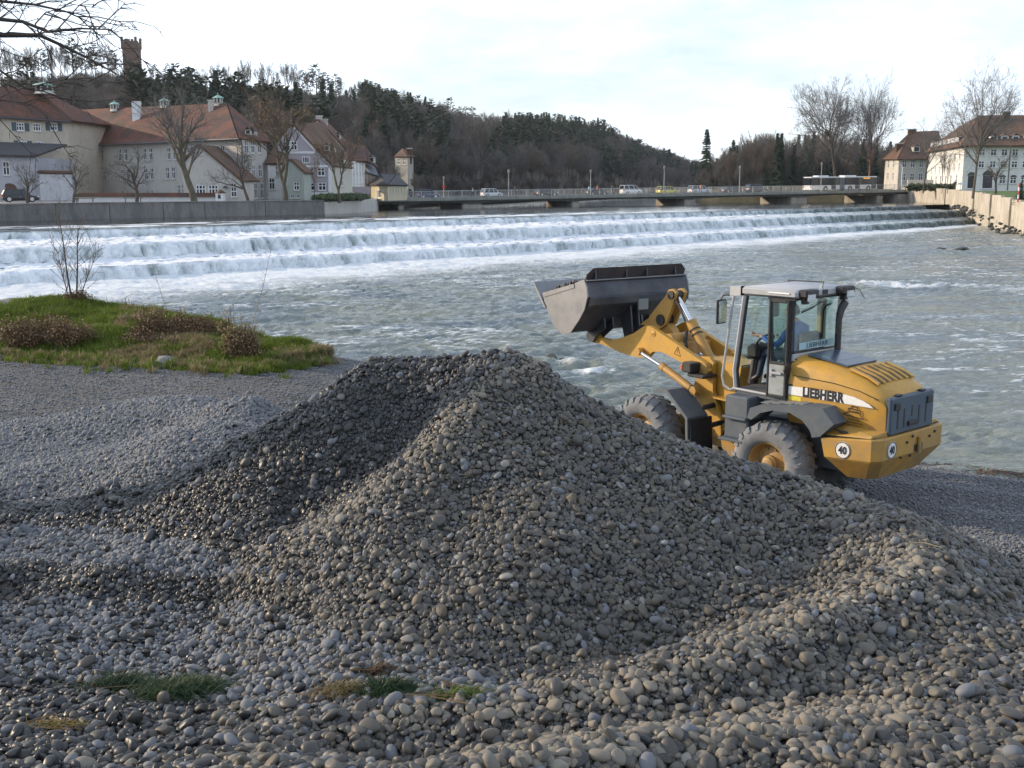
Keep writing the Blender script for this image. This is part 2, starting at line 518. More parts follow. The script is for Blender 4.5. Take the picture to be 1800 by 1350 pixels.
def bil(G, x0, y0, s, X, Y):
    fx = np.clip((X - x0) / s, 0, G.shape[1] - 1.001); fy = np.clip((Y - y0) / s, 0, G.shape[0] - 1.001)
    ix = fx.astype(int); iy = fy.astype(int); fx = fx - ix; fy = fy - iy
    return G[iy, ix] * (1 - fx) * (1 - fy) + G[iy, ix + 1] * fx * (1 - fy) + G[iy + 1, ix] * (1 - fx) * fy + G[iy + 1, ix + 1] * fx * fy
HZ = bil(CZ, cgx[0], cgy[0], cg, HX, HY)
HZ[near] = hz_raw(HX[near], HY[near])
HZ += (fbm(HX * 1.3, HY * 1.3, 3, 5) - .5) * .07 * sstep(-.1, 1.2, HZ)
# tyre and rake tracks pressed into the left beach and beside the loader
def tracks(X, Y):
    u = X * .35 + Y * .94 + 0.5 * np.sin(X * .25)
    m = sstep(19.0, 20.5, Y) * sstep(31, 28.5, Y) * sstep(-3.5, -5, X)
    a = np.sin(u * 9.0 + 2.2 * vnoise(X * .5, Y * .5, 3)) * .05 * m
    u2 = X * .42 + Y * .9
    m2 = sstep(5.5, 7, X) * sstep(10.5, 11.5, Y) * sstep(19.5, 18, Y)
    a2 = (np.abs(np.sin(u2 * 2.1)) ** 3) * .07 * m2
    return a + a2
HZ += tracks(HX, HY)
def hz(X, Y):
    return bil(HZ, GX0, GY0, GS, np.asarray(X, float), np.asarray(Y, float))
def hz1(x, y):
    return float(hz(np.array([x]), np.array([y]))[0])
def slope(X, Y, e=.15):
    return (hz(X + e, Y) - hz(X - e, Y)) / (2 * e), (hz(X, Y + e) - hz(X, Y - e)) / (2 * e)

def stone_mat(name, dusty=0.0, dust=(.30, .305, .315), gain=1.0, r0=.42):
    t = NT(name)
    oi = t.n('ShaderNodeObjectInfo')
    c = t.ramp(oi.outputs['Random'], [(0.0, (.05, .054, .06)), (.16, (.095, .10, .105)), (.32, (.14, .135, .125)), (.5, (.08, .087, .098)), (.64, (.19, .18, .155)), (.76, (.14, .118, .09)), (.86, (.11, .115, .115)), (.95, (.26, .245, .21)), (1.0, (.46, .45, .41))])
    nz = t.noise(14, 5, .6)
    c = t.mix(t.maprange(nz, .35, .7, 0, .25), c, (.20, .185, .15))
    if dusty: c = t.mix(dusty, c, dust)
    if gain != 1.0: c = t.mix(1.0, c, (gain, gain, gain), 'MULTIPLY')
    n2 = t.noise(45, 3, .6)
    c = t.mix(.35, c, t.ramp(n2, [(.3, (.5, .5, .5)), (.7, (1.3, 1.3, 1.3))]), 'MULTIPLY')
    t.col(c)
    t.rough(t.maprange(oi.outputs['Random'], 0, 1, r0, r0 + .25))
    t.b.inputs['Specular IOR Level'].default_value = .42
    t.bump(t.noise(60, 4, .6), .18, .004)
    return t.m
M_STONE = stone_mat('wet_river_pebble', .1, (.1, .11, .13), .38, .3)
M_STONE_BUFF = stone_mat('buff_river_pebble', .16, (.30, .235, .14), .66, .40)
M_STONE_DUST_LIT = stone_mat('sunlit_sandy_pebble', .5, (.36, .31, .235), .86, .65)  # dusty pebble, made paler to carry the sunlight on the crests
M_STONE_DRY = stone_mat('dry_pebble', .5, (.30, .325, .365), .76, .6)

def gravel_ground():
    t = NT('gravel_ground')
    tcn = t.n('ShaderNodeTexCoord')
    vo = t.n('ShaderNodeTexVoronoi'); vo.inputs['Scale'].default_value = 26
    t.l(tcn.outputs['Object'], vo.inputs['Vector'])
    vo2 = t.n('ShaderNodeTexVoronoi'); vo2.inputs['Scale'].default_value = 60
    t.l(tcn.outputs['Object'], vo2.inputs['Vector'])
    c = t.ramp(t.n('ShaderNodeSeparateColor').outputs[0] if False else vo.outputs['Distance'], [(0, (.17, .165, .155)), (.5, (.09, .09, .088)), (1, (.025, .025, .025))])
    big = t.noise(.6, 5, .6)
    c = t.mix(t.maprange(big, .35, .65, .0, .45), c, (.2, .19, .17))
    g = t.mix(.5, c, vo2.outputs['Color'], 'OVERLAY')
    hsv = t.n('ShaderNodeHueSaturation'); hsv.inputs['Saturation'].default_value = .25
    t.l(g, hsv.inputs['Color'])
    t.col(hsv.outputs['Color']); t.rough(.8)
    h = t.math('ADD', vo.outputs['Distance'], vo2.outputs['Distance'])
    b = t.bump(h, .9, .03); b.invert = True
    return t.m
M_GRAVEL = gravel_ground()

ground = link('gravel_ground', gridmesh('gravel_ground', HX, HY, HZ, M_GRAVEL))
tag(ground, 'grey river gravel raked into heaps and a flat beach', None, None, 'structure')

# river bed far below everything
bed = MB().quad((-900, -300, -2.2), (900, -300, -2.2), (900, 1500, -2.2), (-900, 1500, -2.2))
tag(obj('river_bed', bed, mk('river_bed_mud', (.12, .11, .09), .9)), 'dark river bed under the water', kind='structure')

# ------------------------------------------------------------------ pebbles
def pebble_mesh(name, seed, mat, sub=3):
    import bmesh
    bm = bmesh.new(); bmesh.ops.create_icosphere(bm, subdivisions=sub, radius=.5)
    r = random.Random(seed)
    sx, sy, sz = r.uniform(.95, 1.25), r.uniform(.7, .98), r.uniform(.52, .86)
    ang = seed % 3 == 1      # a third of the stones are broken, with sharper faces
    k = [(Vector((r.uniform(-1, 1), r.uniform(-1, 1), r.uniform(-1, 1))).normalized(), r.uniform(.5, .8) if ang else r.uniform(.55, .9), .27 if ang else r.uniform(.12, .26)) for _ in range(8 if ang else 5)]
    pw = r.uniform(.75, 1.1)
    for v in bm.verts:
        p = v.co.copy().normalized()
        q = p.copy()
        for d, lim, a in k:      # worn flat facets
            t = q.dot(d)
            if t > lim: q -= d * (t - lim) * (a * 3)
        q = Vector((math.copysign(abs(q.x) ** pw, q.x), q.y, q.z))
        v.co = Vector((q.x * sx, q.y * sy, q.z * sz)) * .5
    me = bpy.data.meshes.new(name); bm.to_mesh(me); bm.free()
    me.polygons.foreach_set('use_smooth', [True] * len(me.polygons)); me.materials.append(mat)
    return me
PEB = [pebble_mesh('pebble_shape', i, M_STONE) for i in range(9)]
PEBW = [pebble_mesh('pebble_shape_buff', i, M_STONE_BUFF) for i in range(9)]
PEBS = [pebble_mesh('pebble_shape_dusty_lit', i, M_STONE_DUST_LIT) for i in range(9)]
PEBD = [pebble_mesh('pebble_shape_dry', 20 + i, M_STONE_DRY, 2) for i in range(6)]

def jitter_grid(x0, x1, y0, y1, s, rs, j=.48):
    a, b = np.meshgrid(np.arange(x0, x1, s), np.arange(y0, y1, s * .87))
    a = a + (np.arange(a.shape[0])[:, None] % 2) * s / 2
    a = a + rs.uniform(-j, j, a.shape) * s; b = b + rs.uniform(-j, j, b.shape) * s
    return a.ravel(), b.ravel()

def rot_on_slope(x, y, rs, tilt):
    sx, sy = slope(x, y)
    rx = np.arctan(sy) + rs.normal(0, tilt, len(x)); ry = -np.arctan(sx) + rs.normal(0, tilt, len(x))
    return rx, ry

def pebbles_on(name, x0, x1, y0, y1, s, size, seed, protos, keep, tilt=.42, lift=.33, margin=.24, zadd=0.0):
    rs = np.random.RandomState(seed)
    x, y = jitter_grid(x0, x1, y0, y1, s, rs)
    k = keep(x, y, rs); x, y = x[k], y[k]
    mul = np.interp(y, [4.9, 6.2, 8.5], [1.5, 1.2, 1.0]); k = rs.rand(len(x)) < 1 / mul ** 1.5; x, y, mul = x[k], y[k], mul[k]
    z = hz(x, y)
    sz = size * mul * np.exp(rs.normal(0, .3, len(x))); sz = np.clip(sz, size * .45, size * 2.6)
    z = z + sz * lift + rs.uniform(-.15, .3, len(x)) * size + zadd
    P = np.stack([x, y, z], -1)
    v = in_view(P, margin); P = P[v]; sz = sz[v]
    rx, ry = rot_on_slope(P[:, 0], P[:, 1], rs, tilt)
    # spin each stone about its own axis first: Euler XYZ with z as the innermost turn is approximated by a random yaw of the tilt
    yaw = rs.uniform(0, 2 * PI, len(P))
    c, s_ = np.cos(yaw), np.sin(yaw)
    rots = np.stack([rx * c + ry * s_, -rx * s_ + ry * c, yaw], -1)
    sc3 = np.stack([sz * rs.uniform(.85, 1.2, len(P)), sz, sz * rs.uniform(.8, 1.15, len(P))], -1)
    return P, rots, sc3

def heap_zone(x, y, rs):
    """coarse stones: the heaps themselves"""
    z = hz(x, y)
    edge = .55 + .25 * fbm(x * .8, y * .8, 3, 9)
    left = (x < -3) & (y > 12.2)
    shelf_edge = 19.2 - .9 * sstep(-7, -12, x) + .5 * fbm(x * .6, y * .1, 2, 4)
    return (z > edge) & (~left | (y < shelf_edge)) & (y < 20)

P1, R1, S1 = pebbles_on('a', -12, 11, 4.5, 20, .0255, .034, 1, PEB, heap_zone)
P2, R2, S2 = pebbles_on('b', -12, 11, 4.5, 20, .052, .040, 2, PEB, heap_zone, tilt=.55, lift=.5)
# dry pale stones lie on the old shelf and the flat floor at the left
allP = np.concatenate([P1, P2]); allR = np.concatenate([R1, R2]); allS = np.concatenate([S1, S2])
X_, Y_, Z_ = allP.T
# where the stones have dried pale, traced on the ground itself: the old shelf, the floor strip behind the lip, the trodden floor
sx_, sy_ = project(allP)
wob = (fbm(X_ * 1.5, Y_ * 1.5, 3, 3) - .5)
shelf = (Y_ > 10.9 + wob * .6) & (X_ < -1.8)
strip = (sx_ < 480 + wob * 60) & (sy_ > np.interp(sx_, [0, 150, 300, 450], [915, 925, 955, 1000]) + wob * 40) & (sy_ < np.interp(sx_, [0, 200, 350, 460], [982, 996, 1014, 1010])) & (Y_ < 9.6)
floor_ = (sy_ > np.interp(sx_, [0, 250, 420, 600, 800, 1000], [1050, 1052, 1060, 1120, 1170, 1210]) + wob * 60) & (sy_ < np.interp(sx_, [0, 250, 500, 900], [1190, 1230, 1250, 1235]) + wob * 50) & (sx_ < 950)
rsd = np.random.RandomState(5)
dry = (shelf & (rsd.rand(len(X_)) < .93)) | (strip & (rsd.rand(len(X_)) < .85)) | (floor_ & (rsd.rand(len(X_)) < .55)) | (rsd.rand(len(X_)) < .07)
warm = ~dry & (sx_ > np.interp(sy_, [617, 720, 830, 960, 1020, 1350], [890, 800, 700, 500, 380, 380])) & (rsd.rand(len(X_)) < .85)
# dusty stones along the rib crests, their paleness also standing in for sunlight
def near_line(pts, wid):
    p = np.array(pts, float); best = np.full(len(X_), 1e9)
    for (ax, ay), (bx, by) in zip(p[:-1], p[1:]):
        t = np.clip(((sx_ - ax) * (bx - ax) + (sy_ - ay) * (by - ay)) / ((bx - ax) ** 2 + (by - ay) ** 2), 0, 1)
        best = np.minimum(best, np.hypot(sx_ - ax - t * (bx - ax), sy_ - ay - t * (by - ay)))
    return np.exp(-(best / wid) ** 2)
sandy_lit = near_line([(940, 640), (880, 660), (800, 725), (760, 775), (700, 835), (600, 905), (500, 965), (430, 1004)], 17) * .75
sandy_lit = np.maximum(sandy_lit, near_line([(1640, 985), (1560, 1018), (1450, 1068), (1300, 1138), (1150, 1198), (1000, 1233), (850, 1252), (700, 1268)], 24) * .95)
sandy_lit = np.maximum(sandy_lit, near_line([(1600, 1242), (1400, 1260), (1200, 1290), (1000, 1320), (800, 1342)], 26) * .9)
sandy_lit = np.maximum(sandy_lit, near_line([(1440, 862), (1500, 905), (1560, 950), (1600, 985)], 45) * .35)
sandy_lit = rsd.rand(len(X_)) < sandy_lit * (.6 + .7 * fbm(X_ * 2.2, Y_ * 2.2, 2, 8)); dry = dry & ~sandy_lit
heap = make_scatter('gravel_heap', allP[~dry], allR[~dry], allS[~dry], PEB + PEBW + PEBS, pick=(np.where(sandy_lit, 18, np.where(warm, 9, 0)) + rsd.randint(0, 9, len(X_)))[~dry])
tag(heap, 'big ribbed heap of rounded damp grey pebbles in front of the loader', 'gravel', None, 'stuff')
hd_ = make_scatter('dry_gravel', allP[dry], allR[dry], allS[dry], PEBD, seed=4)
tag(hd_, 'pale dry pebbles on the flat floor and shelf beside the heap', 'gravel', None, 'stuff')
print('pebbles', len(allP))

# fine stones of the beach
def beach_zone(x, y, rs):
    return (hz(x, y) > -.28) & ~heap_zone(x, y, rs)
bp, br, bs = [], [], []
for (a, b, c, d, s, z_, sd_) in ((-20, -1, 17, 32, .075, .034, 11), (5, 12, 9.5, 21, .05, .03, 12), (-2, 8, 14, 24, .08, .034, 13)):
    q = pebbles_on('c', a, b, c, d, s, z_, sd_, PEBD, beach_zone, tilt=.3, lift=.1, margin=.12)
    bp.append(q[0]); br.append(q[1]); bs.append(q[2])
be = make_scatter('beach_gravel', np.concatenate(bp), np.concatenate(br), np.concatenate(bs), PEBD, seed=6)
tag(be, 'fine trodden gravel of the flat beach behind the heap', 'gravel', None, 'stuff')
print('beach', sum(len(q) for q in bp))

# the 300 stones that show largest, one by one, along the nearest ridge
rs = np.random.RandomState(77)
x, y = jitter_grid(-2.6, 2.6, 4.7, 5.8, .088, rs, .4)
z = hz(x, y) + .032
P = np.stack([x, y, z], -1); v = in_view(P, .0); P = P[v]
P = P[np.argsort(P[:, 1])][:300]
for i, p in enumerate(P):
    me = (PEB, PEBW, PEBS)[(i * 7) % 3][i % 9]
    o = link('pebble', me, None, tuple(p), tuple(rs.uniform((-.5, -.5, 0), (.5, .5, 6.28))))
    s = float(np.clip(.066 * math.exp(rs.normal(0, .27)), .045, .11)); o.scale = (s * 1.1, s, s)
    o.parent = heap
# ------------------------------------------------------------------ water
Z_LOW, Z_TOP = -0.18, 2.22
C0 = np.array([-23.3, 76.3]); C1 = np.array([52.8, 159.7])
WT = (C1 - C0) / np.linalg.norm(C1 - C0); WN = np.array([WT[1], -WT[0]])      # along the weir, downstream

def water_mat(name, base, green, bs=.75):
    t = NT(name)
    a = t.n('ShaderNodeAttribute'); a.attribute_name = 'foam_glint'
    tcn = t.n('ShaderNodeTexCoord')
    mp_ = t.n('ShaderNodeMapping'); mp_.inputs['Rotation'].default_value = (0, 0, R(-12)); mp_.inputs['Scale'].default_value = (.55, 1.3, 1)
    t.l(tcn.outputs['Object'], mp_.inputs['Vector'])
    n_big = t.noise(.25, 5, .6, vec=mp_.outputs['Vector'])
    n_low = t.noise(.75, 5, .6, vec=mp_.outputs['Vector'], dist=.8)
    n_mid = t.noise(2.2, 6, .65, vec=mp_.outputs['Vector'], dist=.6)
    n_fin = t.noise(9, 6, .7, vec=mp_.outputs['Vector'], dist=.4)
    c = t.mix(t.maprange(n_big, .35, .65), base, green)
    fm = t.math('ADD', a.outputs['Fac'], t.math('MULTIPLY', t.math('SUBTRACT', n_fin, .5), .9))
    fm = t.maprange(fm, .38, .72)
    c = t.mix(fm, c, (.72, .76, .78))
    t.col(c)
    t.rough(t.math('ADD', t.math('MULTIPLY', fm, .55), .1))
    t.b.inputs['IOR'].default_value = 1.33
    h = t.math('ADD', t.math('ADD', t.math('MULTIPLY', n_mid, .8), t.math('MULTIPLY', n_fin, .3)), t.math('MULTIPLY', n_low, 1.6))
    t.bump(h, bs, .22)
    return t.m
M_WAT = water_mat('river_water', (.13, .17, .19), (.21, .23, .18))
M_POOL = water_mat('pool_water', (.010, .014, .016), (.014, .02, .018), .03)

# lower river, finer towards the viewer
ny, nx = 640, 560
yy = 15.0 * (165.0 / 15.0) ** (np.linspace(0, 1, ny))
uu = np.linspace(-1, 1, nx)
WY = np.repeat(yy[:, None], nx, 1); WX = uu[None] * (WY * .62 + 7)
wf = sstep(14, 24, WY)
q = WX * .95 + WY * .3; pq = WY * .95 - WX * .3
big = 1 - np.abs(2 * fbm(q * .22, pq * .42, 3, 31) - 1)
mid = 1 - np.abs(2 * fbm(q * 1.3, pq * 2.4, 3, 32) - 1)
fin = fbm(q * 3.4, pq * 6, 3, 33)
patch = sstep(.4, .62, fbm(WX * .06, WY * .09, 3, 34))
calm = sstep(17, 27, WY + .55 * WX * (WX > 0)) 
amp = (.35 + .65 * patch) * (.25 + .75 * calm)
WZ = Z_LOW + ((big - .7) * .26 + (mid - .7) * .20 + (fin - .5) * .11) * amp * sstep(160, 40, WY) ** .3
# distance below the foot of the weir
dn = (WX - C0[0]) * WN[0] + (WY - C0[1]) * WN[1]
sl = (WX - C0[0]) * WT[0] + (WY - C0[1]) * WT[1]
reach = np.interp(sl, [-40, 0, 60, 110, 140], [30, 25, 17, 6.0, 2])
fw = sstep(reach, 0, dn - 11.2) 
foam_glint = .95 * fw ** 1.3 * (.66 + .6 * fbm(q * .5, pq * .9, 4, 35)) 
cap = sstep(.70, .92, big * .5 + mid * .42 + (fin - .5) * .45) * (.45 + .55 * sstep(.45, .62, fbm(WX * .11, WY * .16, 3, 41)))
foam_glint = np.maximum(foam_glint, cap * .66 * calm * sstep(15, 22, WY))
# white standing waves right of the cab, and behind the heap
for (px, py, rx, ry, a) in ((1590, 505, 3.6, .55, .85), (1540, 500, 2.0, .5, .8), (1680, 505, 4, .4, .7), (1650, 560, 3, .6, .55), (1040, 655, .9, .35, .9), (1530, 585, 1.6, .35, .6), (1720, 600, 1.0, .35, .75), (1000, 640, .9, .25, .7), (1500, 412, 9, .5, .8), (1780, 510, 2.5, .5, .6)):
    c_ = atz(px, py, Z_LOW); g = np.exp(-((WX - c_.x) / rx) ** 2 - ((WY - c_.y) / (ry * max(1, c_.y / 18))) ** 2)
    foam_glint = np.maximum(foam_glint, g * a * (.5 + .7 * fin)); WZ += g * .1 * fin
WZ += fw * .22 * (fbm(q * .7, pq * 1.2, 3, 36) - .35)
river = link('river', gridmesh('river', WX, WY, WZ, M_WAT, {'foam_glint': foam_glint}))
tag(river, 'fast choppy green grey river below the weir', kind='structure')
# the river goes on beside the frame
side = MB()
for s_ in (-1, 1):
    side.quad((s_ * 15.5, 14.5, Z_LOW - .12), (s_ * 300, 14.5, Z_LOW - .12), (s_ * 300, 170, Z_LOW - .12), (s_ * 107, 170, Z_LOW - .12))
side.quad((15.5, -60, Z_LOW - .12), (300, -60, Z_LOW - .12), (300, 14.5, Z_LOW - .12), (15.5, 14.5, Z_LOW - .12))
tag(obj('river_margin', side, M_WAT), 'river water beyond the gravel beach', kind='structure')

# the weir: three long steps under a sheet of falling water
prof = [(-1.6, 0.0), (-.8, -.01), (-.3, -.03), (0, -.06), (.15, -.14), (.28, -.3), (.38, -.48), (.5, -.6), (.9, -.62), (2, -.63), (3.5, -.65), (5, -.67), (5.8, -.7), (6.0, -.75), (6.15, -.9), (6.3, -1.2), (6.42, -1.5), (6.6, -1.6),
        (7.2, -1.62), (8.5, -1.64), (9.8, -1.67), (10.3, -1.7), (10.5, -1.76), (10.65, -1.9), (10.8, -2.2), (10.95, -2.5), (11.2, -2.62), (12.0, -2.7), (13.5, -2.85)]
pu = np.array([p[0] for p in prof]); pz = np.array([p[1] for p in prof])
tt = np.concatenate([[0], np.cumsum(np.hypot(np.diff(pu), np.diff(pz) * 1.6))]); m_ = np.linspace(0, tt[-1], 110)
pu, pz = np.interp(m_, tt, pu), np.interp(m_, tt, pz)
ss = np.linspace(-42, 126, 1100)
S, U = np.meshgrid(ss, pu); Zp = np.repeat(pz[:, None], len(ss), 1)
slp = np.gradient(pz, pu); steep = sstep(.35, 1.5, -slp)[:, None] * np.ones_like(S)
white = np.interp(S, [-42, 0, 45, 75, 100, 118], [1, 1, .92, .72, .4, .18])
below = sstep(-.15, .22, U)
tread = (1 - steep)
streak = fbm(S * 4.2, U * .9, 4, 51, .7); lump = fbm(S * 1.1, U * 1.3, 5, 52, .6); lump2 = fbm(S * 1.8, U * 1.6, 4, 53, .6)
dist1 = np.minimum.reduce([np.where(U > k, U - k, 99) for k in (.5, 6.5, 11)])   # distance from the foot of the last fall
plunge = np.exp(-(dist1 / 2.2) ** 2)
first = sstep(1.2, 0, U)
fo = below * white * (.78 + .28 * plunge * tread + .35 * (streak - .5) * steep + .45 * (lump2 - .5) - .12 * steep) + below * .45 * (lump - .5)
right_clear = sstep(70, 108, S)
fo = fo * (1 - .45 * right_clear * steep) 
fo = np.where(U < 0, .35 * sstep(.45, .7, fbm(S * .5, U * 2, 3, 55)) * np.interp(S, [0, 60, 100], [1, .8, .2]), fo)
lift_ = tread * below * (.10 + .34 * plunge * white) * (lump2 - .3) + steep * (streak - .5) * .30
sh_ = (steep * (streak - .5) * .7 + below * (lump - .5) * 1.3)
XX = C0[0] + S * WT[0] + (U + sh_) * WN[0]
YY = C0[1] + S * WT[1] + (U + sh_) * WN[1]
ZZ = Z_TOP + Zp + lift_
def weir_mat():
    t = NT('falling_water')
    a = t.n('ShaderNodeAttribute'); a.attribute_name = 'foam_glint'
    tcn = t.n('ShaderNodeTexCoord')
    mp_ = t.n('ShaderNodeMapping'); mp_.vector_type = 'POINT'; mp_.inputs['Rotation'].default_value = (0, 0, -math.atan2(WT[1], WT[0])); mp_.inputs['Scale'].default_value = (1.0, .55, .35)
    t.l(tcn.outputs['Object'], mp_.inputs['Vector'])
    n1_ = t.noise(2.6, 6, .7, vec=mp_.outputs['Vector']); n2_ = t.noise(9, 5, .7, vec=mp_.outputs['Vector'])
    k = t.math('ADD', a.outputs['Fac'], t.math('MULTIPLY', t.math('SUBTRACT', n1_, .5), .75))
    k = t.math('ADD', k, t.math('MULTIPLY', t.math('SUBTRACT', n2_, .5), .45))
    f = t.maprange(k, .04, .80)
    c = t.ramp(f, [(0, (.05, .065, .06)), (.35, (.22, .27, .27)), (.7, (.6, .66, .68)), (1, (.84, .87, .9))])
    t.col(c); t.rough(t.maprange(f, 0, 1, .12, .7)); t.b.inputs['IOR'].default_value = 1.33
    t.bump(t.math('ADD', n1_, t.math('MULTIPLY', n2_, .5)), .7, .25)
    return t.m
weir = link('weir', gridmesh('weir', XX, YY, ZZ, weir_mat(), {'foam_glint': fo}))
tag(weir, 'long three step weir across the river with white falling water', kind='structure')

# upper pool behind the crest
u2 = np.concatenate([np.linspace(1.5, 30, 90), np.linspace(31, 330, 90)]); s2 = np.concatenate([np.linspace(-60, 130, 420), np.linspace(135, 420, 40)])
S, U = np.meshgrid(s2, u2)
XX = C0[0] + S * WT[0] - U * WN[0]; YY = C0[1] + S * WT[1] - U * WN[1]
ZZ = Z_TOP + (fbm(S * .5, U * .9, 3, 61) - .5) * .09 * sstep(34, 3, U) - 1.0 * sstep(0, 95, U)
fo = .95 * sstep(.36, .56, fbm(S * .35, U * 1.4, 3, 62)) * sstep(16, 2, U) * np.interp(S, [0, 60, 100], [1, .9, .15])  # pale streaks near the crest paint the sky's reflection on the ripples
pool = link('upper_pool', gridmesh('upper_pool', XX, YY, ZZ, M_POOL, {'foam_glint': fo}))
tag(pool, 'dark smooth water above the weir under the bridge', kind='structure')
# ------------------------------------------------------------------ trees
M_BARK = mk('bark', (.075, .062, .052), .9, .35, 1.5, bump=.4, bscale=9)
M_BARKP = mk('pale_bark', (.095, .085, .06), .9, .35, 1.2, bump=.4, bscale=9, dirt=(.075, .085, .04), dirt_amt=.5)
M_TWIG = mk('twigs', (.10, .088, .075), .9, .25, .5)
M_TWIGR = mk('reddish_twigs', (.135, .105, .08), .9, .25, .5)
M_TWIGG = mk('greyish_twigs', (.145, .135, .125), .9, .25, .5)
M_NEEDLE = mk('needles', (.05, .085, .05), .8, .4, .35)
M_PINE = mk('pine_needles', (.065, .095, .06), .8, .4, .35)
M_IVY = mk('ivy_leaves', (.05, .075, .025), .7, .4, .5)
M_DEAD = mk('withered_leaves', (.26, .165, .075), .85, .35, .6)

def perp(d, r):
    a = Vector((r.uniform(-1, 1), r.uniform(-1, 1), r.uniform(-1, 1)))
    p = a - d * a.dot(d)
    return p.normalized() if p.length > 1e-4 else d.orthogonal().normalized()

def bare_tree(seed, h=12., r0=.22, spread=.45, trunk=.3, limbs=7, sub=(6, 6, 5), twig=.02, up=.25, fork=False, lean=0., leaves=0, crook=.12, thin=.42):
    """a leafless tree: (trunk mesh builder with the thick wood, crown mesh builder with the branches and twigs)"""
    rn = random.Random(seed); T = MB(); C = MB(); Lf = MB()
    def seg(p, d, ln, r, lvl):
        n = 5 if lvl <= 1 else (3 if lvl == 2 else 2)
        pts = [p.copy()]; q = p.copy(); dd = d.copy()
        for i in range(n):
            dd = (dd + perp(dd, rn) * crook * rn.uniform(.3, 1.3) + Vector((0, 0, up * .22 if lvl else .05))).normalized()
            q = q + dd * (ln / n); pts.append(q.copy())
        rs_ = [r * (1 - (1 - (.35 if lvl else .55)) * i / n) for i in range(n + 1)]
        if lvl >= 2: rs_[-1] = r * .25
        if lvl == 0: T.tube(pts, rs_, 8)
        elif lvl == 1: T.tube(pts, rs_, 5, False)
        elif lvl == 2: C.tube(pts, rs_, 3, False)
        else:
            b = perp(dd, rn) * r; c_ = dd.cross(b)
            mid = pts[len(pts) // 2]
            C.add([pts[0] + b, pts[0] - b * .5 + c_ * .87, pts[0] - b * .5 - c_ * .87, mid + b * .7, mid - b * .35 + c_ * .6, mid - b * .35 - c_ * .6, pts[-1]],
                  [(0, 1, 4, 3), (1, 2, 5, 4), (2, 0, 3, 5), (3, 4, 6), (4, 5, 6), (5, 3, 6)])
        return pts, rs_, dd
    def rec(p, d, ln, r, lvl):
        pts, rs_, dd = seg(p, d, ln, r, lvl)
        if lvl > len(sub): 
            if leaves and rn.random() < leaves:
                for _ in range(2):
                    c_ = pts[-1] + Vector((rn.gauss(0, .1), rn.gauss(0, .1), rn.gauss(0, .1))); a = perp(dd, rn) * .09; b = a.cross(dd)
                    Lf.add([c_ - a, c_ + b, c_ + a, c_ - b], [(0, 1, 2, 3)])
            return
        k = sub[lvl - 1] if lvl >= 1 else limbs
        for i in range(k):
            t = rn.uniform(.25, 1.0) if lvl else rn.uniform(.45, 1)
            if lvl == 0: t = .42 + .58 * (i + rn.random()) / k
            f = t * (len(pts) - 1); j = min(int(f), len(pts) - 2); q = pts[j].lerp(pts[j + 1], f - j)
            ang = rn.uniform(.35, .95) * (spread / .45) * (1.15 - .5 * t)
            nd = (dd * math.cos(ang) + perp(dd, rn) * math.sin(ang) + Vector((0, 0, up * .5))).normalized()
            rr = max(twig * .55, rs_[min(j, len(rs_) - 1)] * rn.uniform(.45, .65))
            if lvl + 1 > len(sub): rr = twig * .5
            rec(q, nd, ln * rn.uniform(.42, .72) * (1.1 - .35 * t if lvl else 1) * (1.0 if lvl else 1.25), rr, lvl + 1)
    d0 = Vector((lean, 0, 1)).normalized()
    if fork:
        base = seg(Vector((0, 0, -.3)), d0, h * .16 + .3, r0, 0)
        for sgn in (-1, 1):
            rec(base[0][-1], (d0 + Vector((sgn * .38, rn.uniform(-.1, .1), .1))).normalized(), h * .42, r0 * .62, 0)
    else:
        rec(Vector((0, 0, -.3)), d0, h * (.5 + trunk * .3), r0, 0)
    return T, C, Lf

def norm_tree(T, C, h, L_=None):
    zz = max(p[2] for p in C.v); k = h / zz
    m = Matrix.Scale(k, 4)
    for b in (T, C, L_):
        if b is not None: b.xf(m)

def conifer(seed, h=12., r=2.2, bare=.1, droop=.25, dens=1.0, pine=False):
    rn = random.Random(seed); T = MB(); C = MB()
    T.tube([(0, 0, -.3), (0, 0, h * .5), (rn.uniform(-.1, .1), 0, h * .98)], [h * .016, h * .011, .02], 6)
    z = h * bare
    while z < h * .985:
        t = (z - h * bare) / (h * (1 - bare))
        rad = r * ((1 - t) ** .8) * rn.uniform(.7, 1.15) if not pine else r * (math.sin(PI * min(1, t * .85 + .14)) ** .7) * rn.uniform(.5, 1.2)
        k = max(3, int((7 if not pine else 5) * dens))
        for i in range(k):
            a = rn.uniform(0, 2 * PI); L_ = rad * rn.uniform(.7, 1.1)
            if pine and rn.random() < .35: continue
            d = Vector((math.cos(a), math.sin(a), -droop * rn.uniform(.4, 1.4) if not pine else rn.uniform(-.1, .35)))
            s_ = Vector((-math.sin(a), math.cos(a), 0))
            m = 6 + int(L_ * 6)
            for j in range(m):
                u = (j + .6) / m if not pine else .35 + .65 * (j + .5) / m
                c_ = Vector((0, 0, z)) + d * L_ * u + Vector((0, 0, rn.uniform(-.1, .1)))
                w_ = (.10 + .17 * (1 - u)) * (.5 + r * .25) * rn.uniform(.6, 1.4) * (1.2 if pine else 1)
                tip = c_ + d * w_ * 1.3 + Vector((0, 0, -w_ * .35 if not pine else w_ * .2))
                for sg in (-1, 1):
                    C.add([c_, c_ + s_ * sg * w_ + Vector((0, 0, rn.uniform(-.25, .15) * w_)) + d * w_ * .5, tip], [(0, 1, 2)])
                C.add([c_ + Vector((0, 0, w_ * .35)), c_ + d * w_ * .9, c_ - Vector((0, 0, w_ * .45))], [(0, 1, 2)])
        z += h * .028 * rn.uniform(.7, 1.3) if not pine else h * .04 * rn.uniform(.6, 1.4)
    return T, C

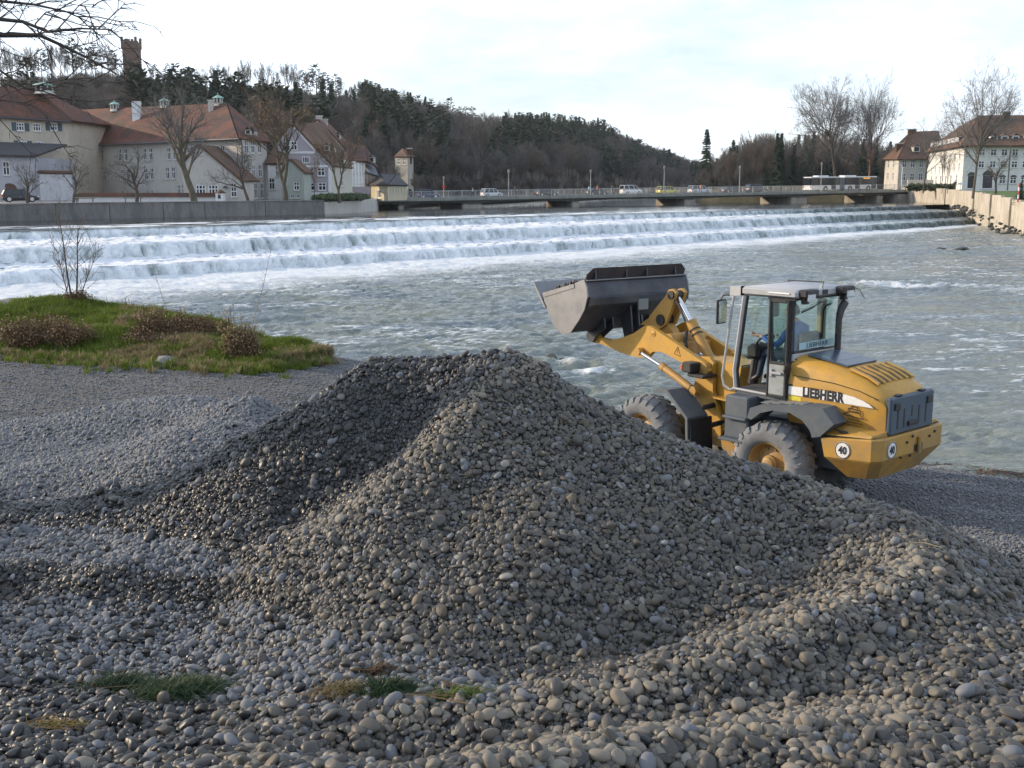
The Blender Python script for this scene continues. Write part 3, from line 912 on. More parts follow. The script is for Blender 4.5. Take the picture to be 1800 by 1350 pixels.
class Kind:
    def __init__(s, T, C, mt, mc, L_=None, ml=None):
        def raw(n, b, m):
            me = bpy.data.meshes.new(n); me.from_pydata(b.v, [], b.f); me.materials.append(m); me.update(); return me
        s.t = raw('trunk', T, mt); s.c = raw('crown', C, mc)
        s.l = raw('withered_leaves', L_, ml) if L_ is not None and L_.v else None
        # one joined mesh for wood masses
        J = MB(); J.merge(T); nf = len(J.f); J.merge(C)
        s.j = bpy.data.meshes.new('whole_tree'); s.j.from_pydata(J.v, [], J.f); s.j.materials.append(mt); s.j.materials.append(mc)
        s.j.polygons.foreach_set('material_index', [0] * nf + [1] * (len(J.f) - nf)); s.j.update()

def mk_bare(seed, h=12, mt=None, mc=None, ml=None, **kw):
    T, C, Lf = bare_tree(seed, h, **kw); norm_tree(T, C, h, Lf)
    return Kind(T, C, mt or M_BARK, mc or M_TWIG, Lf, ml or M_DEAD)
def mk_con(seed, h=12, mc=None, **kw):
    T, C = conifer(seed, h, **kw); return Kind(T, C, M_BARK, mc or M_NEEDLE)

# heights are 10 m for the wood kinds: scaled on placing
WB = [mk_bare(100 + i, 10, mc=(M_TWIG, M_TWIGG, M_TWIGR)[i % 3], r0=.13, spread=.36 + .04 * (i % 3), limbs=10, sub=(6, 6, 4), twig=.05, up=.4, crook=.15) for i in range(5)]
WT = [mk_bare(150 + i, 10, mc=(M_TWIG, M_TWIGR)[i % 2], r0=.12, spread=.34, trunk=.9, limbs=9, sub=(5, 5, 3), twig=.05, up=.45, crook=.1) for i in range(4)]
WC = [mk_con(200 + i, 10, r=2.1 + .2 * i, bare=.08, dens=1.2) for i in range(2)] + [mk_con(210 + i, 10, mc=M_PINE, r=2.3, bare=.38, pine=True, dens=1.7) for i in range(3)]

def plant(name, kind, loc, h, base_h, label, cat='tree', group=None, rz=0, wx=1.0):
    e = empty(name, loc, rz); s_ = h / base_h; e.scale = (s_ * wx, s_ * wx, s_)
    tag(e, label, cat, group)
    link('trunk', kind.t, e); link('crown', kind.c, e)
    if kind.l is not None: link('withered_leaves', kind.l, e)
    return e

# ------------------------------------------------------------------ the wooded hill
K_PX = [-420, 0, 100, 200, 300, 400, 500, 600, 700, 800, 870, 900, 950, 1050, 1100, 1150, 1200, 1260, 1340]
K_Y = [170, 160, 158, 148, 165, 176, 176, 194, 215, 236, 246, 246, 242, 250, 268, 288, 304, 322, 331]
RID = lambda px: np.interp(px, K_PX, K_Y)
RYR = lambda px: np.interp(px, [-420, 300, 600, 900, 1100, 1235, 1340], [330, 330, 430, 560, 700, 800, 850])
FOOT = lambda px: np.interp(px, [-420, 640, 730, 900, 1000, 1200, 1340], [176, 188, 226, 268, 330, 540, 690])
hp = np.linspace(-420, 1340, 330); hv = np.concatenate([np.linspace(0, 1, 60), np.linspace(1.03, 1.7, 20)])
HPX, HV = np.meshgrid(hp, hv)
def hill_pt(px, v):
    yf = FOOT(px); yr = RYR(px); Y = yf + (yr - yf) * v
    zr = CAMH + (330 - RID(px)) * yr / FPX; zf = 3.0
    z = zf + (zr - zf) * np.clip(v, 0, 1) ** .82 - np.clip(v - 1, 0, 9) * (zr - zf) * .45
    z = z + (fbm(px * .02, v * 6, 3, 71) - .5) * 3.0 * np.clip(v, 0, 1) * np.clip(1.2 - v, .2, 1)
    ka = 1.0 / (math.cos(PITCH) + (675 - (335 + (RID(px) - 335) * np.clip(v, 0, 1))) / FPX * math.sin(PITCH))
    return (px - 900) / FPX * Y * ka, Y, z
A_, B_, C_ = hill_pt(HPX, HV)
hm = NT('woodland_floor')
hm.col(hm.ramp(hm.noise(.12, 8, .7), [(.3, (.045, .038, .028)), (.55, (.09, .07, .05)), (.75, (.06, .062, .03))])); hm.rough(1.0)
hm.bump(hm.noise(1.2, 6, .7), .8, .6)
hill = link('hill', gridmesh('hill', A_, B_, C_, hm.m)); tag(hill, 'wooded hill beyond the river', kind='structure')

rs = np.random.RandomState(9)
n = 5200
px = rs.uniform(-330, 1330, n); v = rs.uniform(0, 1, n) ** .85 * .97
# denser where the slope is wide
X_, Y_, Z_ = hill_pt(px, v)
keep = rs.rand(n) < np.clip(Y_ / 420, .35, 1)
gap = (np.abs(px - 234) < 27) & (v > .74)
keep &= ~gap
keep &= ~((px < 640) & (v > .76))
px, v, X_, Y_, Z_ = [a[keep] for a in (px, v, X_, Y_, Z_)]
ever = fbm(px * .012, v * 3, 3, 81)
isc = (ever + rs.uniform(-.12, .12, len(px))) > np.where(px > 640, .585, .65)
hgt = np.where(isc, rs.uniform(8, 14, len(px)), rs.uniform(5.5, 11.5, len(px))) / 10 * np.interp(px, [0, 900, 1300], [1, 1.0, 1.25])
hgt = np.where((px < 640) & (v > .5), np.minimum(hgt, .68), hgt)
pick = np.where(isc, 5 + rs.randint(0, 5, len(px)), rs.randint(0, 5, len(px)))
fo_ = make_scatter('hillside_wood', np.stack([X_, Y_, Z_ - .3], -1), np.stack([rs.normal(0, .04, len(px)), rs.normal(0, .04, len(px)), rs.uniform(0, 6.28, len(px))], -1),
                   np.stack([hgt * 1.05, hgt * 1.05, hgt], -1), [k.j for k in WB + WC], pick=pick)
tag(fo_, 'bare brown wood with dark evergreens covering the slope', 'woodland', None, 'stuff')
print('wood', len(px))

def crest_zone(px):
    if px < 212: return 'left of the brick tower'
    if px < 400: return 'right of the brick tower'
    if px < 640: return 'above the gabled houses'
    if px < 900: return 'above the left bridge half'
    return 'at the low far end'
ORD = 'first second third fourth fifth sixth seventh eighth ninth tenth eleventh twelfth thirteenth fourteenth fifteenth sixteenth seventeenth eighteenth nineteenth twentieth'.split() + ['twenty-' + w for w in 'first second third fourth fifth sixth seventh eighth ninth'.split()] + ['thirtieth'] + ['thirty-' + w for w in 'first second third fourth fifth sixth seventh eighth ninth'.split()]
rn = random.Random(4)
ppx = -34; cnt = {}
while ppx < 1250:
    ppx += rn.uniform(7.5, 14) * (.8 if ppx < 620 else .9)
    if abs(ppx - 234) < 25: continue
    v_ = rn.uniform(.965, 1.03)
    x_, y_, z_ = [float(a) for a in hill_pt(np.array([ppx]), np.array([v_]))]
    con = (525 < ppx < 605 and rn.random() < .65) or (252 < ppx < 300 and rn.random() < .6) or (150 < ppx < 205 and rn.random() < .6) or (640 < ppx < 700 and rn.random() < .3) or (800 < ppx < 870 and rn.random() < .35) or rn.random() < .05 or (ppx > 1120 and rn.random() < .4)
    # treetop profile read from the skyline
    ty = float(np.interp(ppx, [-70, 0, 60, 110, 175, 200, 260, 330, 400, 480, 545, 600, 640, 700, 760, 830, 880, 920, 960, 1020, 1060, 1100, 1150, 1200, 1235], [78, 84, 82, 84, 70, 95, 124, 118, 112, 116, 116, 140, 146, 162, 178, 182, 194, 214, 208, 208, 222, 240, 262, 276, 284]))
    hh = max(4.5, (float(RID(ppx)) - ty) * y_ / FPX * rn.uniform(.72, 1.1))
    zn = crest_zone(ppx); cnt[(zn, con)] = cnt.get((zn, con), 0) + 1; o_ = ORD[min(len(ORD) - 1, cnt[(zn, con)] - 1)]
    if con: k = rn.choice(WC[2:] if ppx < 900 else WC); lab = '%s dark evergreen from the left on the hill crest %s' % (o_, zn); nm = 'evergreen_tree'
    else: k = rn.choice(WT if ppx < 640 or (900 < ppx < 1070) else WB); lab = '%s bare tree from the left on the hill crest %s' % (o_, zn); nm = 'bare_tree'
    plant(nm, k, (x_, y_, z_ - .2), hh, 10, lab, 'tree', 'evergreens on the hill crest' if con else 'bare trees on the hill crest', rn.uniform(0, 6.28), 1.0)

# ------------------------------------------------------------------ flat land on both banks
M_LAND = mk('bank_soil', (.13, .12, .085), .95, .3, .4, dirt=(.07, .09, .03), dirt_amt=.6)
M_PAVE = mk('quay_paving', (.27, .26, .24), .85, .2, .6)
lb = MB(); P_ = [(-104, 31)] + [((q_ - 900) / FPX * Y_q * kx(318) - .45, Y_q + .4) for q_, Y_q in ((-60, 91), (0, 96), (95, 100.4), (190, 104.7), (285, 109), (358, 112.3), (465, 117.2), (569, 122))] + [(-20.6, 122.6), (-18.7, 136.3), (-19.0, 152), (-20.9, 172), (-22.2, 184), (-24, 205), (-20, 262), (0, 330), (60, 520), (200, 900), (-700, 900), (-700, 31)]
lb.prism([(a, b) for a, b in P_], -1.5, 3.38, 'z')
tag(obj('left_bank_ground', lb, M_PAVE), 'paved quay ground under the old houses', kind='structure')
# right bank: lawn that falls towards the camera behind the concrete wall
WALL = [(47, 84, 1.6), (50.5, 100, 2.2), (53.6, 112, 2.5), (55.9, 122, 2.75), (58.6, 133, 3.1), (61.3, 145, 3.55), (64.4, 158, 3.85), (70.7, 185, 4.2), (78.6, 222, 4.5), (80, 236, 4.6)]
m_lawn = NT('lawn'); m_lawn.col(m_lawn.ramp(m_lawn.noise(.5, 6, .6), [(.3, (.06, .11, .02)), (.7, (.11, .17, .035))])); m_lawn.rough(.9); m_lawn.bump(m_lawn.noise(9, 5, .7), .7, .1)
Xr = []; Yr = []; Zr = []
for x, y, z in WALL:
    Xr.append([x + .35, x + 6, x + 14, x + 60, x + 500]); Yr.append([y] * 5); Zr.append([z - .08, z, z + .1, 4.45 if y > 140 else z + .7, 5.0])
tag(link('lawn', gridmesh('lawn', np.array(Xr), np.array(Yr), np.array(Zr), m_lawn.m, None, False)), 'green lawn above the concrete river wall', kind='structure')
rb = MB(); P_ = [(80.3, 236), (78, 246), (66, 262), (52, 285), (50, 310), (70, 420), (140, 600), (200, 900), (900, 900), (900, 236)]
rb.prism(P_, -1.5, 4.4, 'z')
tag(obj('right_bank_ground', rb, mk('dark_earth', (.05, .048, .03), .95, .4, .5, dirt=(.035, .05, .015), dirt_amt=.7)), 'earth bank under the riverside trees', kind='structure')
far = MB().box(-900, 900, 880, 900.5, -1, 5.5); far.box(-900, 1500, 900.5, 3000, -1, 4.2)
tag(obj('distant_land', far, M_LAND), 'flat land behind the river trees', kind='structure')

# riverside wood at the right
n = 520
px = rs.uniform(1225, 1660, n); Yw = rs.uniform(262, 400, n)
top = np.interp(px, [1225, 1260, 1300, 1340, 1400, 1440, 1500, 1560, 1600, 1660], [300, 262, 235, 215, 225, 215, 232, 235, 258, 262])
Xw = (px - 900) / FPX * Yw * kx(290)
hw = np.clip((330 - top) * Yw / FPX * rs.uniform(.45, .95, n), 4, 17) / 10
isc = (fbm(px * .02, Yw * .03, 2, 91) + rs.uniform(-.1, .1, n)) > .64
pick = np.where(isc, 5 + rs.randint(0, 2, n), rs.randint(0, 5, n))
rw = make_scatter('riverside_wood', np.stack([Xw, Yw, np.full(n, 4.2)], -1), np.stack([rs.normal(0, .04, n), rs.normal(0, .04, n), rs.uniform(0, 6.28, n)], -1),
                  np.stack([hw * .85, hw * .85, hw], -1), [k.j for k in WB + WC], pick=pick)
tag(rw, 'bare brown wood on the river bank behind the bridge', 'woodland', None, 'stuff')
# undergrowth along the far water's edge
n = 420
px = rs.uniform(735, 1590, n); Yu = np.interp(px, [735, 900, 1000, 1200, 1300, 1590], [226, 268, 330, 540, 300, 245]) * rs.uniform(.99, 1.06, n)
Yu = np.where(px > 1215, np.interp(px, [1215, 1590], [330, 250]) * rs.uniform(.98, 1.06, n), Yu)
rw = make_scatter('waterside_scrub', np.stack([(px - 900) / FPX * Yu * kx(335), Yu, np.full(n, 2.6)], -1), np.stack([rs.normal(0, .2, n), rs.normal(0, .2, n), rs.uniform(0, 6.28, n)], -1),
                  rs.uniform(.25, .55, n), [k.j for k in WB], seed=3)
tag(rw, 'low bare scrub along the far edge of the upper pool', 'undergrowth', None, 'stuff')

# ------------------------------------------------------------------ trees one can tell apart
def pos(px, Y, z): return ((px - 900) / FPX * Y * kx(300), Y, z)
BIG1 = mk_bare(301, 20, mt=M_BARK, mc=M_TWIGG, r0=.36, spread=.66, trunk=.3, limbs=18, sub=(9, 7, 5), twig=.045, up=.17, crook=.10)
BIG2 = mk_bare(302, 20, mt=mk('reddish_bark', (.2, .1, .06), .9, .3, 1.2), mc=M_TWIGG, r0=.36, spread=.60, trunk=.3, limbs=18, sub=(9, 7, 5), twig=.045, up=.2, crook=.09)
BIG3 = mk_bare(303, 20, mt=M_BARKP, mc=M_TWIGG, r0=.36, spread=.66, trunk=.6, limbs=18, sub=(9, 7, 5), twig=.035, up=.12, crook=.09)
BIG4 = mk_bare(304, 15, mt=M_BARK, mc=M_TWIGG, r0=.25, spread=.7, trunk=.5, limbs=13, sub=(7, 6, 5), twig=.03, up=.15, crook=.12)
FORK = mk_bare(305, 15, mt=M_BARKP, mc=M_TWIGR, r0=.42, spread=.42, limbs=7, sub=(7, 6, 5), twig=.028, up=.25, fork=True, crook=.14, leaves=.25)
PLANE = mk_bare(306, 15, mt=M_BARKP, mc=M_TWIGG, r0=.45, spread=.55, trunk=.15, limbs=9, sub=(7, 6, 5), twig=.028, up=.15, crook=.2)
POLL = [mk_bare(310 + i, 6, mt=M_BARK, mc=M_TWIG, r0=.17, spread=.62, trunk=.1, limbs=7, sub=(6, 5, 4), twig=.022, up=.15, crook=.22) for i in range(2)]
SPRUCE = mk_con(320, 15, r=3.4, bare=.05, dens=1.3)
THIN = mk_bare(330, 8, mt=M_BARK, mc=M_TWIGR, r0=.07, spread=.3, limbs=8, sub=(5, 4, 3), twig=.02, up=.5)
plant('bare_tree', BIG1, pos(1470, 246, 4.2), 25.5, 20, 'tall bare fan shaped tree left of the red trunked one', 'tree', None, .3, .78)
plant('bare_tree', BIG2, pos(1529, 246, 4.2), 26.8, 20, 'tall narrow bare tree with a reddish trunk behind the bus', 'tree', None, 1.9, .62)
plant('bare_tree', BIG4, pos(1432, 262, 4.2), 16.5, 15, 'crooked bare tree rising left of the fan shaped tree', 'tree', None, .9, .8)
plant('bare_tree', BIG4, pos(1625, 186, 4.1), 15, 15, 'slim bare tree with rounded crown in front of the brown roofed house', 'tree', None, 2.2, .72)
plant('bare_tree', BIG3, pos(1713, 152, 3.6), 19.8, 20, 'tall bare tree on the lawn edge before the white building', 'tree', None, 4.1, .72)
plant('bare_tree', POLL[0], pos(1752, 160, 4.0), 6.6, 6, 'small bare tree on the lawn beside the downpipe', 'tree', None, 1.)
plant('bare_tree', THIN, pos(1658, 178, 4.1), 7.0, 8, 'thin young tree nearest the slim bare tree on the lawn', 'tree', None, .2)
plant('bare_tree', THIN, pos(1668, 182, 4.1), 6.6, 8, 'thin young tree on the lawn left of the walking person', 'tree', None, 1.2)
plant('spruce_tree', SPRUCE, pos(1241, 300, 4), 16.5, 15, 'tall slim spruce standing alone at the left end of the riverside wood', 'tree', None)
plant('spruce_tree', SPRUCE, pos(1288, 320, 4), 14.5, 15, 'dark spruce showing above the bare wood near the lone spruce', 'tree', None, 1)
plant('spruce_tree', SPRUCE, pos(1373, 272, 4), 10.5, 15, 'dark green spruce low in the riverside wood left of the bus', 'tree', None, 2)
for (px, hh, lab, k, bh, wx) in ((45, 4.5, 'small bare pollard tree in front of the arched door', POLL[0], 6, 1.2), (125, 5.2, 'small bare tree at the left end of the tile capped wall', POLL[1], 6, 1.15), (238, 6.0, 'spreading small bare tree before the long wing with two rows of windows', POLL[0], 6, 1.15),
                        (340, 12.2, 'big crooked plane tree on the quay before the long red roof', PLANE, 15, 1.0), (435, 7.4, 'leaning dark bare tree before the hipped corner of the long building', POLL[1], 6, 1.0),
                        (500, 13.2, 'big forked tree with brown leaf tufts before the purple gabled house', FORK, 15, 1.0), (596, 8.6, 'dark two stemmed tree at the right end of the quay', FORK, 15, .95), (552, 5.2, 'thin small tree before the purple facade', THIN, 8, 1.2)):
    t_ = min(1, max(0, px / 570)); Yq = 96.7 + 26 * t_ + 1.6
    plant('quay_tree', k, pos(px, Yq, 3.35), hh, bh, lab, 'tree', None, px * .37, wx)
plant('birch_tree', mk_bare(340, 12, mt=mk('birch_bark', (.42, .4, .38), .7, .3, 3), mc=M_TWIGG, r0=.14, limbs=8, spread=.25, up=.6, twig=.03), pos(843, 262, 3.4), 14, 12, 'pale stemmed birch on the slope above the left half of the bridge', 'tree', None)
# ------------------------------------------------------------------ buildings
def tile_mat(name, a, b, moss=(.05, .045, .03), k=.5):
    t = NT(name)
    g = t.n('ShaderNodeNewGeometry'); sx = t.n('ShaderNodeSeparateXYZ'); t.l(g.outputs['Position'], sx.inputs[0])
    f = t.noise(.35, 6, .65, vec=g.outputs['Position']); f2 = t.noise(1.3, 6, .7, vec=g.outputs['Position']); f3 = t.noise(7, 3, .6, vec=g.outputs['Position'])
    c = t.ramp(f2, [(.3, a), (.7, b)])
    c = t.mix(t.maprange(f, .42, .62, 0, k), c, moss)
    c = t.mix(.5, c, t.ramp(f3, [(.3, (.65, .65, .65)), (.7, (1.3, 1.3, 1.3))]), 'MULTIPLY')
    t.col(c); t.rough(.85)
    w_ = t.math('FRACT', t.math('MULTIPLY', sx.outputs['Z'], 4.2))
    t.bump(t.math('ADD', w_, t.math('MULTIPLY', f3, .6)), .5, .06)
    return t.m
def render_mat(name, base, stain=(.12, .115, .1), amt=.35):
    t = NT(name)
    g = t.n('ShaderNodeNewGeometry')
    mp_ = t.n('ShaderNodeMapping'); mp_.inputs['Scale'].default_value = (1, 1, .35); t.l(g.outputs['Position'], mp_.inputs['Vector'])
    f = t.noise(.5, 7, .65, vec=mp_.outputs['Vector']); f2 = t.noise(2.2, 6, .7, vec=mp_.outputs['Vector'])
    c = t.ramp(f, [(.3, sc(base, .86)), (.7, sc(base, 1.08))])
    c = t.mix(t.maprange(f2, .52, .75, 0, amt), c, stain)
    t.col(c); t.rough(.9); t.bump(t.noise(8, 4, .6, vec=g.outputs['Position']), .15, .03)
    return t.m
T_RED = tile_mat('red_roof_tiles', (.085, .036, .024), (.175, .058, .03), (.042, .028, .024), .9)
T_RED2 = tile_mat('orange_roof_tiles', (.10, .042, .027), (.18, .066, .034), (.055, .034, .028), .8)
T_BRN = tile_mat('brown_roof_tiles', (.12, .065, .04), (.17, .088, .05), (.06, .042, .03), .75)
T_DARK = tile_mat('dark_slate_roof', (.045, .045, .05), (.07, .07, .075), (.04, .04, .035), .3)
T_GREY = tile_mat('grey_metal_roof', (.13, .15, .17), (.17, .19, .2), (.08, .09, .09), .3)
R_BEIGE = render_mat('beige_render', (.54, .48, .39)); R_GREY = render_mat('grey_render', (.52, .50, .46)); R_WHITE = render_mat('white_render', (.72, .72, .70), (.4, .4, .38), .25)
R_WING = render_mat('blue_grey_render', (.42, .43, .46)); R_PURP = render_mat('purple_render', (.40, .365, .39)); R_GREEN = render_mat('green_render', (.36, .40, .355)); R_YEL = render_mat('yellow_render', (.58, .53, .38)); R_CREAM = render_mat('cream_render', (.55, .53, .45))
M_WHITE = mk('white_paint', (.74, .75, .76), .55, .08, 2); M_SHUT = mk('blue_grey_shutter', (.06, .10, .13), .6, .15, 3); M_PIPE = mk('grey_metal_pipe', (.1, .1, .11), .5, .2, 2, metal=.4)
M_COPPER = mk('verdigris_copper', (.28, .46, .40), .6, .2, 1.2); M_TRIM = mk('stone_trim', (.5, .48, .44), .8, .15, 2)
def pane_mat():
    t = NT('window_glass'); oi = t.n('ShaderNodeObjectInfo')
    t.col(t.ramp(oi.outputs['Random'], [(0, (.015, .02, .028)), (.75, (.035, .045, .055)), (.93, (.07, .075, .08)), (1, (.2, .19, .17))])); t.rough(.12); t.b.inputs['Specular IOR Level'].default_value = .3
    return t.m
M_PANE = pane_mat()
WCACHE = {}
def window(parent, loc, rz, w, h, style='plain', frame_mat=None, mull=1, trans=1):
    """window part (frame) with a pane (and shutters) below it; local x along the wall, -y outwards"""
    key = (round(w, 2), round(h, 2), style, mull, trans, (frame_mat or M_WHITE).name)
    if key not in WCACHE:
        f = MB(); b = min(.13, w * .11); d0, d1 = .04, .10
        if style == 'proud': d0, d1 = -.07, .0
        f.box(-w / 2, w / 2, d0, d1, -h / 2, -h / 2 + b).box(-w / 2, w / 2, d0, d1, h / 2 - b, h / 2)
        f.box(-w / 2, -w / 2 + b, d0, d1, -h / 2 + b, h / 2 - b).box(w / 2 - b, w / 2, d0, d1, -h / 2 + b, h / 2 - b)
        for i in range(mull):
            x = -w / 2 + w * (i + 1) / (mull + 1); f.box(x - b * .45, x + b * .45, d0 - .01, d1 - .01, -h / 2 + b, h / 2 - b)
        for i in range(trans):
            z = -h / 2 + h * (i + 1.25) / (trans + 1.1); f.box(-w / 2 + b, w / 2 - b, d0 - .005, d1 - .015, z - .05, z + .05)
        p = MB().box(-w / 2 + b * .5, w / 2 - b * .5, d1 - .03, d1 + .03, -h / 2 + b * .5, h / 2 - b * .5)
        s_ = MB().box(-w / 2 - .08, w / 2 + .08, -.12, .02, -h / 2 - .1, -h / 2 - .004)
        WCACHE[key] = (f.mesh('window', frame_mat or M_WHITE), p.mesh('pane', M_PANE), s_.mesh('sill', M_TRIM), MB().box(-w * .52, 0, -.06, -.01, -h / 2, h / 2).mesh('shutter', M_SHUT) if 'shut' in style else None)
    f, p, s_, sh = WCACHE[key]
    o = link('window', f, parent, loc, (0, 0, rz))
    link('pane', p, o); link('sill', s_, o)
    if sh is not None:
        link('shutter', sh, o, (-w / 2 - .02, 0, 0)); link('shutter', sh, o, (w / 2 + .02 + w * .52, 0, 0))
    return o

def facade(parent, A, B, z0, z1, wins, mat, name='wall', zslope=0.0):
    """a wall from A to B (left to right seen from outside) with real openings. wins = (u along the wall 0..1, z centre, w, h, style[, mull, trans])"""
    A = Vector((A[0], A[1], 0)); B = Vector((B[0], B[1], 0)); L_ = (B - A).length; t = (B - A) / L_; nrm = Vector((t.y, -t.x, 0)); rz = math.atan2(t.y, t.x)
    us = {0.0, L_}; zs = {z0, z1}; holes = []
    for w_ in wins:
        u, zc, ww, hh = w_[0] * L_, w_[1], w_[2], w_[3]; st = w_[4] if len(w_) > 4 else 'plain'
        u0, u1 = u - ww / 2, u + ww / 2
        if st != 'proud': holes.append((u0, u1, zc - hh / 2, zc + hh / 2)); us |= {u0, u1}; zs |= {zc - hh / 2, zc + hh / 2}
        pt = A + t * u; window(parent, (pt.x, pt.y, zc), rz, ww, hh, st, None, *(w_[5:7] if len(w_) > 5 else ()))
    us = sorted(x for x in us if -.001 <= x <= L_ + .001); zs = sorted(zs); b = MB()
    def P(u, z, d=0.0): p = A + t * u - nrm * d; return (p.x, p.y, z)
    for i in range(len(us) - 1):
        for j in range(len(zs) - 1):
            uc, zc = (us[i] + us[i + 1]) / 2, (zs[j] + zs[j + 1]) / 2
            if any(h[0] < uc < h[1] and h[2] < zc < h[3] for h in holes): continue
            b.quad(P(us[i], zs[j]), P(us[i + 1], zs[j]), P(us[i + 1], zs[j + 1]), P(us[i], zs[j + 1]))
    for h in holes:
        for q in (((h[0], h[2]), (h[1], h[2])), ((h[1], h[2]), (h[1], h[3])), ((h[1], h[3]), (h[0], h[3])), ((h[0], h[3]), (h[0], h[2]))):
            b.quad(P(*q[0]), P(*q[1]), P(*q[1], .18), P(*q[0], .18))
    return obj(name, b, mat, parent)

def wallpoly(parent, pts, mat, name='wall', t=.25, n=None):
    """a polygonal wall piece (gables): pts are 3D, thickness goes backwards (+Y)"""
    return obj(name, MB().plate(pts, n or (0, 1, 0), t), mat, parent)
def roof(parent, faces, mat, t=.22, name='roof', up=True):
    b = MB()
    for f in faces:
        n = (Vector(f[1]) - Vector(f[0])).cross(Vector(f[2]) - Vector(f[0])).normalized()
        if n.z < 0: n = -n
        b.plate(f, n, t)
    return obj(name, b, mat, parent)
def V(px, py, Y): return at(px, py, Y)
def G(px, Y, py=318): return ((px - 900) / FPX * Y * kx(py), Y)
def zat(py, Y): return at(900, py, Y).z
def lantern(parent, px, py0, py1, Y, w, name='roof_lantern'):
    z0, z1 = zat(py1, Y), zat(py0, Y); h = z1 - z0; x, y = G(px, Y); n = 8
    o = link(name, MB().lathe([(w * .62, -h * .12), (w * .5, 0), (w * .5, h * .14), (w * .56, h * .16)], (0, 0, 0), 'z', n, True).mesh(name, M_CREAM_), parent, (x, y, z0))
    pil = MB()
    for k in range(n):
        a = 2 * PI * k / n; pil.box(math.cos(a) * w * .45 - .06, math.cos(a) * w * .45 + .06, math.sin(a) * w * .45 - .06, math.sin(a) * w * .45 + .06, h * .15, h * .58)
    obj('lantern_post', pil, M_CREAM_, o); obj('lantern_core', MB().lathe([(w * .34, h * .15), (w * .34, h * .58)], (0, 0, 0), 'z', n, True), M_DKWIN, o)
    obj('copper_cap', MB().lathe([(w * .64, h * .56), (w * .62, h * .61), (w * .4, h * .72), (w * .2, h * .8), (.05, h * .86), (.05, h * 1.0), (.0, h * 1.08)], (0, 0, 0), 'z', n, True), M_COPPER, o)
    return o
M_CREAM_ = mk('cream_paint', (.55, .55, .5), .7, .1, 3); M_DKWIN = mk('dark_opening', (.03, .035, .04), .3, .2, 3)
def chimney(parent, px, py0, py1, Y, w, mat, cap=None):
    x, y = G(px, Y); z0, z1 = zat(py1, Y), zat(py0, Y)
    o = obj('chimney', MB().box(x - w / 2, x + w / 2, y - w / 2, y + w / 2, z0 - 1.2, z1), mat, parent)
    obj('chimney_cap', MB().box(x - w * .62, x + w * .62, y - w * .62, y + w * .62, z1 + .003, z1 + .16), cap or M_TRIM, o)
    return o
def dormer(parent, px, py, Y, w=.9, h=.9, roofm=None, wall=None):
    """small roof window with its own gabled hood"""
    x, y = G(px, Y); z = zat(py, Y)
    o = obj('dormer', MB().box(x - w / 2, x + w / 2, y, y + 1.6, z - h / 2, z + h / 2), wall or M_CREAM_, parent)
    obj('dormer_roof', MB().prism([(x - w * .62, z + h / 2 - .05), (x, z + h / 2 + .35), (x + w * .62, z + h / 2 - .05), (x + w * .6, z + h / 2 - .12), (x, z + h / 2 + .26), (x - w * .6, z + h / 2 - .12)], y - .1, y + 1.8), roofm or T_BRN, o)
    f = MB().box(x - w * .36, x + w * .36, y - .03, y - .004, z - h * .36, z + h * .36); obj('pane', f, M_PANE, o)
    return o

# --- A: beige house at the left edge
h_ = empty('beige_house', (*G(60, 132), 3.4)); INV = lambda e: Matrix.Translation(-e.location)
def bld(name, label, cat='house', group=None):
    e = empty(name, (0, 0, 0)); tag(e, label, cat, group); return e
bpy.data.objects.remove(h_)
e = bld('beige_house', 'beige three storey house with blue shutters and red hipped roof')
A0, B0 = G(-110, 124), G(125, 140)
def uof(px, A, B):
    """share of the wall A-B at which the line of sight of photo column px meets it"""
    k = (px - 900) / FPX * kx(318); return (A[0] - k * A[1]) / ((A[0] - k * A[1]) - (B[0] - k * B[1]))
zE = zat(213, 140)
def rows(A, B, cols, py, w, h, st='plain', *a):
    r = []
    for c in cols:
        u = uof(c, A, B); Y = A[1] + (B[1] - A[1]) * u; r.append((u, zat(py if not callable(py) else py(c), Y), w, h, st, *a))
    return r
wl = rows(A0, B0, (43, 101), 223, 1.15, .95, 'shut', 2, 1) + rows(A0, B0, (72,), 224, 1.15, .95, 'plain', 2, 1) + rows(A0, B0, (45,), 255, 1.2, 1.0, 'shut', 2, 1) + rows(A0, B0, (74,), 256, 1.25, 1.0, 'plain', 2, 1) + rows(A0, B0, (102,), 257, .85, .9, 'plain', 1, 1) + rows(A0, B0, (104,), 296, 1.1, 1.4, 'shut', 1, 1) + rows(A0, B0, (-20, -70), 225, 1.15, .95, 'shut', 2, 1) + rows(A0, B0, (-20, -70), 257, 1.15, .95, 'shut', 2, 1)
facade(e, A0, B0, 3.3, zE, wl, R_BEIGE)
C_ = (B0[0] + 1.0, B0[1] + 11); D_ = (A0[0], A0[1] + 14)
facade(e, B0, C_, 3.3, zE, [], R_BEIGE)
ov = .5
P0 = (A0[0], A0[1] - ov, zE - .1); P1 = (B0[0] + .7, B0[1] - ov, zE - .1); P2 = (C_[0] + .7, C_[1] + ov, zE - .1); P3 = (D_[0], D_[1], zE - .1)
R0 = V(-90, 150, 131); R1 = V(62, 158, 140)
roof(e, [[P0, P1, tuple(R1), tuple(R0)], [P1, P2, tuple(R1)], [P2, P3, tuple(R0), tuple(R1)]], T_RED2)
obj('gutter', MB().tube([Vector(P0) + Vector((0, -.1, .02)), Vector(P1) + Vector((0, -.1, .02))], .12, 6), M_PIPE, e)
lantern(e, 89, 141, 163, 139, 2.2, 'roof_lantern')
chimney(e, 5, 132, 158, 136, .9, R_CREAM)
